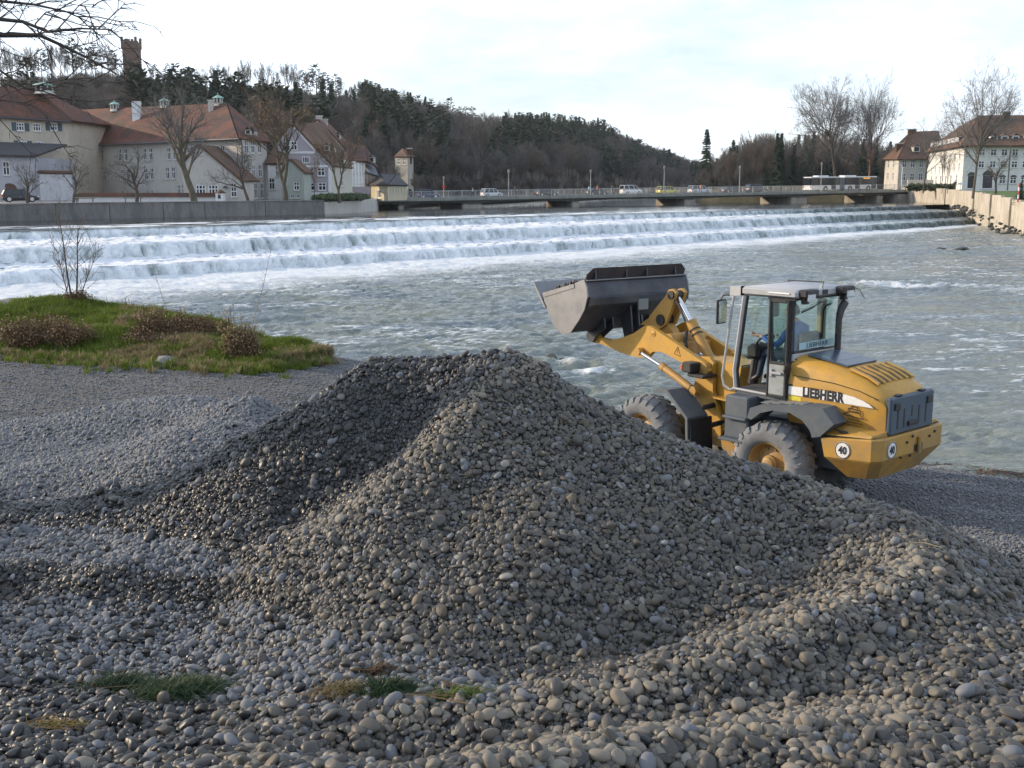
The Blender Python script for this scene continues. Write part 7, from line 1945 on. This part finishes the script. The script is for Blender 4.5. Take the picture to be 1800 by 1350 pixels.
front('guard_ledge', MB().cbox(4.02, 4.10, BY0, BY1, 3.195, 3.215, .004), L_BS, bk)
for y in (.95, .22, -.28, -1.0): front('guard_rib', MB().prism([(4.085, 3.22), (4.02, 3.22), (4.035, 3.36), (4.06, 3.40)], y - .012, y + .012), L_B, bk)
front('back_channel', MB().prism([(3.985, 2.92), (3.945, 2.89), (3.955, 2.77), (4.04, 2.70)], BY0 + .02, BY1 - .02), L_B, bk)
front('centre_bracket', MB().cbox(3.93, 3.97, -.24, .0, 2.62, 2.82, .008), mk('bare_bracket', (.2, .21, .2), .5, .1, 5), bk)
for sy in (1, -1):
    for dy in (-.1, .1): front('hinge_plate', MB().prism([(4.24, 2.50), (4.42, 2.28), (4.68, 2.20), (4.73, 2.12), (4.66, 2.01), (4.55, 2.01), (4.45, 2.12), (4.2, 2.3)], sy * .46 + dy - .018, sy * .46 + dy + .018), L_B, bk)
    front('hinge_plate', MB().prism([(4.05, 2.72), (4.3, 2.42), (4.18, 2.06), (4.08, 2.0), (3.98, 2.05), (3.98, 2.2)], sy * .09 - .018, sy * .09 + .018), L_B, bk)
# load of gravel (rests in the bucket)
rs = np.random.RandomState(21); n = 2600
lx = rs.uniform(4.1, 5.3, n); ly = rs.uniform(BY0 + .04, BY1 - .04, n); e_ = (ly - (BY0 + BY1) / 2) / 1.22
lz = np.interp(lx, [4.1, 4.5, 5.0, 5.28], [3.12, 3.13, 2.97, 2.86]) + .06 * (1 - e_ ** 2) + rs.uniform(-.03, .03, n)
P = [tuple((LOADM := (Matrix.Translation(FO) @ Matrix.Rotation(FYAW, 4, 'Z'))) @ Vector((a, b, c))) for a, b, c in zip(lx, ly, lz)]
ld = make_scatter('bucket_gravel', P, rs.uniform(0, 6.28, (n, 3)), rs.uniform(.04, .08, n), PEB); tag(ld, 'grey pebbles heaped in the raised loader bucket', 'gravel', None, 'stuff')

# driver
def W(x, y, z): return tuple(Matrix.Translation(LO) @ Matrix.Rotation(YAW, 4, 'Z') @ Vector((x, y, z)))
jk = C_('blue_work_jacket', (.03, .12, .38)); tr_ = C_('dark_blue_trousers', (.03, .045, .08))
B = [[((.2, 0, 2.22), .13, 1), ((.17, 0, 2.4), .13, 0), ((.2, 0, 2.62), .15, 0), ((.25, 0, 2.74), .08, 0), ((.29, 0, 2.82), .052, 2)]]
for sy, hnd in ((1, (.74, .24, 2.50)), (-1, (.60, -.22, 2.44))):
    B.append([((.2, 0, 2.22), .13, 1), ((.28, sy * .1, 2.2), .1, 1), ((.70, sy * .16, 2.24), .07, 1), ((.78, sy * .17, 1.84), .05, 1), ((.92, sy * .18, 1.76), .042, 3)])
    el = (.36, sy * .32, 2.38); B.append([((.2, 0, 2.62), .15, 0), ((.2, sy * .2, 2.66), .07, 0), (el, .055, 0), ((hnd[0] - .06, hnd[1], hnd[2] - .01), .036, 0), (hnd, .028, 2)]); B += hand_chains(hnd, (1, 0, .1), sy, 2, 1.0, .9)
me = skin_body('body', B, [jk, tr_, M_SKIN, mk('black_shoes', (.02, .02, .02), .5)])
dv = empty('person', tuple(LO), YAW); tag(dv, 'person in a blue jacket sitting at the wheel inside the loader cab', 'person')
link('body', me, dv); head_parts(dv, (.32, 0, 2.92), .1)
# ------------------------------------------------------------------ grass bank at the left
BKP = [(-260, 626, 30.5), (0, 634, 30.0), (100, 642, 29.3), (200, 650, 28.7), (350, 650, 28.2), (430, 650, 28.0), (480, 642, 28.4), (530, 632, 29.2), (572, 626, 30.0)]
BKT = [(-260, 540, 36.5), (0, 536, 36.0), (100, 532, 36.0), (200, 540, 35.4), (300, 560, 34.0), (400, 582, 32.8), (470, 596, 32.0), (530, 611, 31.2), (574, 624, 30.4)]
def bank(u, v):
    """u 0..1 along the bank, v 0 (front foot) .. 1 (crest) .. 1.5 (water side)"""
    k = u * (len(BKP) - 1)
    a = np.array([tuple(at(*p)) for p in BKP]); b = np.array([tuple(at(*p)) for p in BKT]); i = np.arange(len(BKP))
    A = np.stack([np.interp(k, i, a[:, j]) for j in range(3)], -1); B = np.stack([np.interp(k, i, b[:, j]) for j in range(3)], -1)
    w_ = np.clip(v, 0, 1)[..., None]; P = A + (B - A) * w_
    P[..., 2] = A[..., 2] + (B[..., 2] - A[..., 2]) * (np.clip(v, 0, 1) ** .75)
    over = np.clip(v - 1, 0, 1)
    P[..., 1] += over * 5; P[..., 2] -= over * 3.2
    P[..., 2] += (fbm(P[..., 0] * .7, P[..., 1] * .7, 4, 77) - .5) * .42 * np.clip(v * 4, 0, 1) * np.clip((1.0 - u) * 7, 0, 1)
    P[..., 2] -= .12 * (v < .01)
    return P
U, V_ = np.meshgrid(np.linspace(0, 1, 260), np.concatenate([np.linspace(0, 1, 70), np.linspace(1.03, 1.6, 16)]))
BP = bank(U, V_)
t = NT('bank_turf'); f = t.noise(.9, 6, .65); f2 = t.noise(5, 6, .7)
c = t.ramp(f, [(.32, (.05, .07, .018)), (.5, (.09, .13, .025)), (.68, (.15, .13, .07))]); t.col(t.mix(t.maprange(f2, .5, .7, 0, .5), c, (.12, .10, .06))); t.rough(.95); t.bump(f2, .8, .1)
gb = link('grass_bank', gridmesh('grass_bank', BP[..., 0], BP[..., 1], BP[..., 2], t.m)); tag(gb, 'low grassy bank between the gravel beach and the river', kind='structure')

def blade_tuft(seed, n, h, spread, w, mat, droop=.5, name='tuft'):
    rn = random.Random(seed); b = MB()
    for _ in range(n):
        a = rn.uniform(0, 2 * PI); r_ = abs(rn.gauss(0, spread * .5)); L_ = h * rn.uniform(.5, 1.15); p = Vector((math.cos(a) * r_, math.sin(a) * r_, 0))
        d = Vector((math.cos(a + rn.uniform(-.8, .8)), math.sin(a + rn.uniform(-.8, .8)), 0)); s_ = Vector((-d.y, d.x, 0)) * w; ln = rn.uniform(.1, droop)
        q1 = p + d * L_ * ln * .4 + Vector((0, 0, L_ * .6)); q2 = p + d * L_ * ln * 1.3 + Vector((0, 0, L_ * (1 - ln * .5)))
        b.add([p - s_, p + s_, q1 + s_ * .7, q1 - s_ * .7, q2], [(0, 1, 2, 3), (3, 2, 4)])
    me = bpy.data.meshes.new(name); me.from_pydata(b.v, [], b.f); me.materials.append(mat); me.update(); return me
def leafmat(name, a, b_, tr=.35):
    t = NT(name); oi = t.n('ShaderNodeObjectInfo'); c = t.ramp(oi.outputs['Random'], [(0, a), (1, b_)]); t.col(c); t.rough(.6); t.b.inputs['Specular IOR Level'].default_value = .3
    out = t.t.nodes['Material Output']; tr_ = t.n('ShaderNodeBsdfTranslucent'); m = t.n('ShaderNodeMixShader'); m.inputs[0].default_value = tr
    t.l(c, tr_.inputs['Color']); t.l(t.b.outputs[0], m.inputs[1]); t.l(tr_.outputs[0], m.inputs[2]); t.l(m.outputs[0], out.inputs['Surface']); return t.m
G_GR = leafmat('fresh_grass', (.08, .13, .015), (.17, .22, .03)); G_DR = leafmat('dry_grass', (.22, .17, .09), (.34, .28, .16)); G_DK = leafmat('dark_grass', (.02, .05, .018), (.045, .085, .03)); G_BR = leafmat('brown_stems', (.09, .055, .03), (.16, .10, .05), .1)
TG = [blade_tuft(i, 34, .22, .16, .008, G_GR) for i in range(3)] + [blade_tuft(9, 30, .26, .15, .007, G_DR)]
rs = np.random.RandomState(31); n = 24000
u = rs.uniform(0, 1, n); v = rs.uniform(0.01, 1.12, n); P = bank(u, v)
dens = fbm(P[:, 0] * .7, P[:, 1] * .7, 3, 15); k = (dens > .36) | (rs.rand(n) < .25); P, u, v = P[k], u[k], v[k]
dryp = fbm(P[:, 0] * .8 + 5, P[:, 1] * .8, 3, 19) > .63
pick = np.where(dryp & (rs.rand(len(P)) < .7), 3, rs.randint(0, 3, len(P)))
e1 = bank(rs.uniform(0, 1, 900), np.zeros(900)); e1[:, 1] -= np.abs(rs.normal(0, .45, 900)); e1[:, 0] += rs.normal(0, .2, 900); e1[:, 2] = hz(e1[:, 0], e1[:, 1])
P = np.concatenate([P, e1]); pick = np.concatenate([pick, rs.randint(0, 4, 900)])
iv = in_view(P, .06); P, pick = P[iv], pick[iv]
gs = make_scatter('bank_grass', P, np.stack([rs.normal(0, .2, len(P)), rs.normal(0, .2, len(P)), rs.uniform(0, 6.28, len(P))], -1), rs.uniform(.55, 1.25, len(P)), TG, pick=pick)
tag(gs, 'bright green grass with dry patches covering the river bank', 'grass', None, 'stuff')

def bk1(px, v, foot=0.0):
    """a point of the bank under photo column px"""
    best = None
    for u in np.linspace(0, 1, 120):
        p = bank(np.array([u]), np.array([v]))[0]; q = 900 + FPX * p[0] / p[1]
        if best is None or abs(q - px) < best[0]: best = (abs(q - px), p)
    return Vector(best[1])
def bramble(px, v, label, w, h, mat, n, seed, leaf=0, cat='shrub', name='dry_shrub'):
    rn = random.Random(seed); c = bk1(px, v); S_ = MB(); Lf = MB()
    for _ in range(n):
        a = rn.uniform(0, 2 * PI); d = Vector((math.cos(a), math.sin(a), 0)); r_ = rn.uniform(.1, 1) * w; z = h * rn.uniform(.4, 1.1) * (1 - .35 * (r_ / w))
        kc = _ % 7; ox = math.sin(kc * 2.4 + seed) * w * .75; oy = math.cos(kc * 3.1 + seed) * w * .4; z *= .55 + .45 * ((kc * 37 + seed) % 5) / 4; r_ *= .62
        p0 = Vector((ox + d.x * r_ * .3, oy + d.y * r_ * .3, -.05)); p1 = p0 + d * r_ * .35 + Vector((rn.gauss(0, .05), 0, z * .75)); p2 = p1 + d * r_ * .4 + Vector((rn.gauss(0, .12), rn.gauss(0, .1), z * .3 * rn.uniform(-.6, 1)))
        S_.tube([p0, p1, p2], [.012, .008, .004], 3, False)
        for _ in range(leaf):
            q = p1.lerp(p2, rn.random()) + Vector((rn.gauss(0, .07), rn.gauss(0, .07), rn.gauss(0, .07))); a_ = Vector((rn.uniform(-1, 1), rn.uniform(-1, 1), rn.uniform(-1, 1))).normalized() * .035; b = a_.orthogonal().normalized() * .022
            Lf.add([q - a_, q + b, q + a_, q - b], [(0, 1, 2, 3)])
    e = empty(name, tuple(c)); tag(e, label, cat); obj('stems', S_, G_BR, e)
    if Lf.v: obj('withered_leaves', Lf, mat, e)
    return e
bramble(415, .18, 'bushy brown dead shrub in front of the right part of the grass bank', .45, 1.6, G_DR, 420, 1, 5)
bramble(300, .55, 'wide tangle of brown brambles in the middle of the grass bank', 1.0, .95, G_BR, 620, 2, 5)
bramble(262, .35, 'dark low bramble left of the wide brown tangle', .85, .6, G_BR, 420, 3, 4)
bramble(80, .22, 'large dark brown thicket at the foot of the bank on the left', 1.2, 1.2, G_BR, 700, 4, 5)
bramble(500, .25, 'small brown tuft near the right tip of the grass bank', .3, .35, G_DR, 120, 5, 3)
bramble(580, .6, 'thin dry stalks at the right tip of the grass bank', .12, .5, G_DR, 40, 6, 1)
bramble(125, .97, 'dark twiggy bush around the foot of the slender sapling', .45, .55, G_BR, 260, 7, 2)
bramble(205, 1.0, 'few thin upright stalks on the bank crest right of the sapling', .5, .9, G_BR, 14, 8, 0)
bramble(12, .25, 'reddish brown shrub low at the left edge of the bank', .4, .4, G_BR, 180, 9, 3)
bramble(540, .35, 'dry yellowish grass clump close to the right tip of the bank', .35, .25, G_DR, 160, 10, 1)
# white plume
c = bk1(320, .98); e = empty('pampas_tuft', tuple(c)); tag(e, 'small pale feathery tuft standing on the bank edge above the water', 'plant')
b = MB(); rn = random.Random(3)
for i in range(40):
    a = rn.uniform(-.4, .4); b.tube([(0, 0, .0), (math.sin(a) * .1, rn.gauss(0, .02), .2), (math.sin(a) * .24, rn.gauss(0, .04), .42 * rn.uniform(.7, 1.1))], [.008, .012, .004], 3, False)
obj('plume', b, mk('pale_plume', (.6, .55, .45), .8, .1, 5), e)
# sapling
c = bk1(124, .95); SAP = MB(); TW_ = MB(); rn = random.Random(12)
def sap_stem(p, d, L_, r):
    pts = [p]; q = p; dd = d
    for i in range(6): dd = (dd + Vector((rn.gauss(0, .05), rn.gauss(0, .05), .05))).normalized(); q = q + dd * L_ / 6; pts.append(q)
    SAP.tube(pts, [r * (1 - .13 * i) for i in range(7)], 6)
    for i in range(22):
        t_ = rn.uniform(.2, 1); f = t_ * 5.99; j = int(f); q = pts[j].lerp(pts[j + 1], f - j); a = perp(dd, rn); d2 = (dd * .9 + a * rn.uniform(.5, 1)).normalized(); l2 = L_ * rn.uniform(.15, .38)
        e1 = q + d2 * l2 * .5; e2 = e1 + (d2 + Vector((rn.gauss(0, .2), rn.gauss(0, .2), .25))).normalized() * l2 * .5; TW_.tube([q, e1, e2], [.010, .007, .004], 3, False)
        for _ in range(3):
            s_ = e1.lerp(e2, rn.random()); TW_.tube([s_, s_ + (d2 + perp(d2, rn) * .9).normalized() * l2 * rn.uniform(.2, .5)], [.006, .003], 3, False)
sap_stem(Vector((0, 0, -.1)), Vector((-.04, 0, 1)), 2.9, .035); sap_stem(Vector((.1, 0, -.1)), Vector((.12, .05, 1)), 2.6, .035); sap_stem(Vector((-.08, .05, -.1)), Vector((-.16, .05, 1)), 1.9, .02); sap_stem(Vector((.15, 0, -.1)), Vector((.45, 0, 1)), 1.9, .022)
e = empty('sapling', tuple(c)); tag(e, 'slender bare sapling with several stems on the grass bank before the weir', 'sapling'); obj('trunk', SAP, M_BARK, e); obj('crown', TW_, M_TWIGR, e)
# long thin rods
for (p0, p1, p2, lb) in (((430, .5), (462, 505), (478, 432), 'long thin bare rod leaning right above the grass bank'), ((297, .95), (283, 515), (268, 465), 'long thin bare rod leaning left above the bank')):
    a = bk1(*p0); b_, c_ = at(p1[0], p1[1], a.y), at(p2[0], p2[1], a.y); e = empty('bare_rod', tuple(a)); tag(e, lb, 'plant'); q = Vector(a)
    T_ = MB().tube([(0, 0, 0), b_ - q, c_ - q], [.010, .007, .003], 4)
    for i in range(7): s_ = (b_ - q).lerp(c_ - q, i / 7); T_.tube([s_, s_ + Vector((rn.uniform(-.25, .25), 0, .2))], [.004, .002], 3, False)
    obj('stem', T_, G_DR, e)
# rocks
def rock(px, py, Y, w, label, k=0, mat=0, z=None, name='rock', sq=1.0):
    p = at(px, py, Y); m = (ROCKS if mat == 0 else ROCKM)[k % 3]; o = link(name, m, None, (p.x, p.y, p.z if z is None else z), (0, 0, px * .7)); o.scale = (w, w * .8, w * .62 * sq); tag(o, label, 'rock')
for a in ((20, 540, 36.2, 2.2, 'large dark grey rock at the left edge on the bank crest'), (75, 531, 36.6, 1.5, 'dark rock on the bank crest left of the sapling', 1), (42, 541, 35.8, .9, 'smaller rock between the two big ones on the bank crest', 2), (8, 588, 31.8, .9, 'pale flat stone in the grass at the left edge', 2), (182, 624, 29.6, .5, 'pale stone low in the grass below the brambles', 0), (292, 634, 28.9, .9, 'pale flat stone at the foot of the bank in the middle', 1),
          (360, 612, 30.2, .45, 'small pale stone in the grass left of the dead shrub', 2), (150, 634, 29.2, .5, 'grey stone in the shaded foot of the bank', 1), (355, 643, 28.3, .5, 'stone where the grass meets the gravel left of the dead shrub', 0)): rock(*a)
for a in ((968, 631, 0, 1.0, 'dark wet slab lying in the water behind the heap', 0, 1), (990, 632, 0, .5, 'small dark stone right of the wet slab in the water', 1, 1), (950, 640, 0, .9, 'grey boulder at the water edge just behind the heap', 2, 1), (930, 634, 0, .8, 'grey boulder touching the back of the heap at the water', 1, 0), (1692, 438, 0, 1.5, 'dark rock breaking the river surface below the weir', 1, 1), (1656, 437, 0, .9, 'small flat rock left of the dark one below the weir', 2, 1), (640, 512, 0, .7, 'dark stone showing in the foaming water below the weir', 0, 1)):
    p = atz(a[0], a[1], -.1); rock(a[0], a[1], p.y, a[3], a[4], a[5], a[6], z=-.12)

# ------------------------------------------------------------------ grass tufts lying on the gravel
def sod(px, py, w, dpt, label, n, seed, mat=G_DK, h=.16, name='grass_tuft'):
    p = atz(px, py, 1.98); p.z = hz1(p.x, p.y); rn = random.Random(seed); b = MB()
    for _ in range(n):
        x, y = rn.gauss(0, w * .33), rn.gauss(0, dpt * .33); z = hz1(p.x + x, p.y + y) - p.z + .035; L_ = h * rn.uniform(.5, 1.4); a = rn.gauss(.2, 1.1); d = Vector((math.cos(a), math.sin(a) * .7, 0)); s_ = Vector((-d.y, d.x, 0)) * .0028
        q = Vector((x, y, z)); q1 = q + d * L_ * .55 + Vector((0, 0, L_ * rn.uniform(.15, .5))); q2 = q + d * L_ * 1.2 + Vector((0, 0, L_ * rn.uniform(-.1, .35)))
        b.add([q - s_, q + s_, q1 + s_, q1 - s_, q2], [(0, 1, 2, 3), (3, 2, 4)])
    e = empty(name, tuple(p)); tag(e, label, 'grass tuft'); obj('blades', b, mat, e)
    s2 = MB()
    for _ in range(12): x, y = rn.gauss(0, w * .3), rn.gauss(0, dpt * .3); s2.tube([(x, y, .03), (x + rn.gauss(0, .1), y + rn.gauss(0, .1), .06), (x + rn.gauss(0, .16), y, .05)], .004, 3)
    obj('roots', s2, G_BR, e)
sod(190, 1128, .22, .12, 'small dark green tuft at the left end of the flattened grass on the gravel', 420, 1)
sod(300, 1150, .34, .22, 'largest dark green flattened grass clump on the gravel floor', 1600, 2, h=.17)
sod(672, 1196, .19, .10, 'dark green grass clump in the middle lying between the pebbles', 800, 3, h=.14)
sod(590, 1188, .16, .08, 'dry mixed grass clump just left of the middle green one', 420, 4, leafmat('mixed_grass', (.09, .11, .03), (.22, .17, .08)), .13)
sod(800, 1212, .22, .06, 'sparse light green blades right of the middle grass clump', 160, 5, G_GR, .12)
sod(90, 1232, .22, .08, 'yellowish weed patch low on the gravel near the left edge', 160, 6, leafmat('yellow_weed', (.16, .15, .03), (.28, .22, .06)), .08)
sod(655, 1150, .05, .05, 'tiny brown weed among the pebbles above the middle clump', 60, 7, G_BR, .12)
e = empty('twig', tuple(atz(1622, 976, 2.28))); tag(e, 'short pale stick lying on the right shoulder of the heap', 'twig'); e.location.z = hz1(e.location.x, e.location.y) + .06
obj('stem', MB().tube([(-.1, 0, .02), (.0, .0, .015), (.12, -.03, -.01)], [.004, .006, .004], 5), mk('pale_wood', (.5, .36, .2), .7), e)
# driftwood line along the water on the right
rn = random.Random(44); pts = []
for i in range(700):
    t_ = rn.random(); x = 6.0 + 4.6 * t_; y = 21.0 - 2.6 * t_ * 1.0 - (x > 8.7) * 0 + rn.gauss(0, .13) - .15; pts.append((x, y, max(-.18, hz1(x, y)) + .02))
sc_ = make_scatter('flotsam', pts, [[rn.gauss(0, .3), PI / 2 + rn.gauss(0, .2), rn.uniform(0, 6.3)] for _ in pts], [rn.uniform(.4, 1.3) for _ in pts], [MB().tube([(0, 0, -.09), (.01, 0, 0), (0, .012, .1)], [.004, .008, .003], 4).mesh('stick', mk('wet_wood', (.11, .07, .045), .8, .3, 5))])
tag(sc_, 'brown line of sticks and leaves washed up along the shore', 'flotsam', None, 'stuff')

# ------------------------------------------------------------------ overhanging tree whose trunk stands left of the frame
TB = Vector((-8.6, 11.2, 1.6)); oh = empty('overhanging_tree', tuple(TB)); tag(oh, 'leafless tree whose budding branches hang in at the top left corner', 'tree')
T_ = MB(); C2 = MB(); rn = random.Random(51)
T_.tube([(0, 0, -.5), (.1, 0, 1.6), (0, .1, 3.2), (.15, .05, 5.2), (.1, .1, 7.5), (.3, .1, 10)], [.3, .25, .22, .18, .13, .05], 10)
def limb(pts, r):
    """main limbs given as photo points at a distance; twigs grow from them"""
    P_ = [Vector(p) for p in pts]; n = len(P_); r = r * .36; T_.tube(P_, [r * (1 - .8 * i / (n - 1)) for i in range(n)], 6, False)
    for i in range(n - 1):
        a, b = P_[i], P_[i + 1]; d = (b - a).normalized(); L_ = (b - a).length
        for k in range(int(L_ / .13)):
            if i == 0 and k < 3: continue
            q = a.lerp(b, rn.random()); d2 = (d + perp(d, rn) * rn.uniform(.5, 1.1) + Vector((.1, 0, .1))).normalized(); l2 = rn.uniform(.3, .95)
            pts2 = [q]; dd = d2; s_ = q
            for _ in range(4): dd = (dd + perp(dd, rn) * .28 + Vector((.05, 0, -.02))).normalized(); s_ = s_ + dd * l2 / 4; pts2.append(s_)
            C2.tube(pts2, [.009, .007, .0055, .0045, .003], 3, False)
            for _ in range(5):
                j = rn.randrange(1, 4); s_ = pts2[j].lerp(pts2[j + 1], rn.random()); d3 = (dd + perp(dd, rn) * rn.uniform(.6, 1.2)).normalized(); l3 = rn.uniform(.08, .35); C2.tube([s_, s_ + d3 * l3 * .5, s_ + (d3 + Vector((0, 0, -.2))).normalized() * l3], [.0045, .0035, .002], 3, False)
                if rn.random() < .6: C2.lathe([(.0, -.012), (.007, 0), (.0, .014)], tuple(s_ + d3 * l3 * .5), 'z', 4)
def q_(px, py, Y): return at(px, py, Y) - TB
limb([(.1, 0, 4.6), q_(-260, 70, 11.6), q_(-60, 62, 11.7), q_(70, 62, 11.8), q_(105, 78, 11.9), q_(150, 100, 12.0), q_(205, 130, 12.1)], .11)
limb([(.15, 0, 5.0), q_(-240, 30, 11.3), q_(-40, 30, 11.2), q_(40, 38, 11.1), q_(85, 56, 11.0), q_(140, 50, 11.0), q_(195, 52, 10.9)], .085)
limb([(.1, 0, 5.3), q_(-200, -20, 11.6), q_(-20, 0, 11.7), q_(60, 8, 11.8), q_(115, 20, 11.9), q_(165, 42, 12.0)], .07)
limb([(.05, 0, 3.9), q_(-250, 130, 12.2), q_(-80, 118, 12.3), q_(0, 124, 12.4), q_(45, 156, 12.4), q_(75, 160, 12.5), q_(120, 176, 12.5)], .06)
limb([q_(45, 156, 12.4), q_(80, 146, 12.3), q_(130, 138, 12.3), q_(170, 146, 12.3)], .02)
limb([(.05, 0, 3.7), q_(-260, 176, 12.6), q_(-60, 172, 12.7), q_(0, 176, 12.8), q_(50, 182, 12.8), q_(85, 205, 12.9)], .045)
limb([q_(70, 62, 11.8), q_(62, 42, 11.7), q_(80, 22, 11.6), q_(130, 8, 11.5), q_(185, 16, 11.4)], .028)
for k in range(7):
    a = k * .9 + .4; d = Vector((math.cos(a), math.sin(a), .55)); z0 = 4.5 + k * .75
    if d.x > .5: continue
    limb([(.1, 0, z0), Vector((.1, 0, z0)) + d * 1.5, Vector((.1, 0, z0 + .4)) + d * 3.0 + Vector((0, 0, .2)), Vector((.1, 0, z0 + .6)) + d * 4.2], .07)
obj('trunk', T_, M_BARKD := mk('dark_bark', (.06, .048, .04), .9, .3, 3, bump=.4, bscale=14), oh, True); obj('crown', C2, M_BARKD, oh)

# evergreen thicket added out of view on the left to shade the low gravel floor
th = []
rn = random.Random(91)
for i in range(15):
    y_ = 2.6 + i * .62; th.append(((-9.6 + rn.uniform(-.5, .5), y_, hz1(-9.4, y_) + .85), (1.0, .7, 1.0 + rn.uniform(-.25, .3))))
leafy('added_shade_thicket', 'unseen evergreen thicket added beside the overhanging tree to shade the gravel', 'bush', th, M_IVY, .11, 17, 9000)
# ------------------------------------------------------------------ the air
hm_ = bpy.data.materials.new('thin_haze'); hm_.use_nodes = True; t_ = hm_.node_tree; t_.nodes.clear()
o_ = t_.nodes.new('ShaderNodeOutputMaterial'); pv = t_.nodes.new('ShaderNodeVolumePrincipled'); pv.inputs['Color'].default_value = (.86, .92, 1, 1); pv.inputs['Density'].default_value = .00010; pv.inputs['Anisotropy'].default_value = .3
t_.links.new(pv.outputs[0], o_.inputs['Volume'])
hz_o = obj('haze', MB().box(-950, 950, -320, 3050, -3.3, 95), hm_); tag(hz_o, 'thin bluish air over the whole valley', kind='stuff')
print('objects', len(SC.objects))
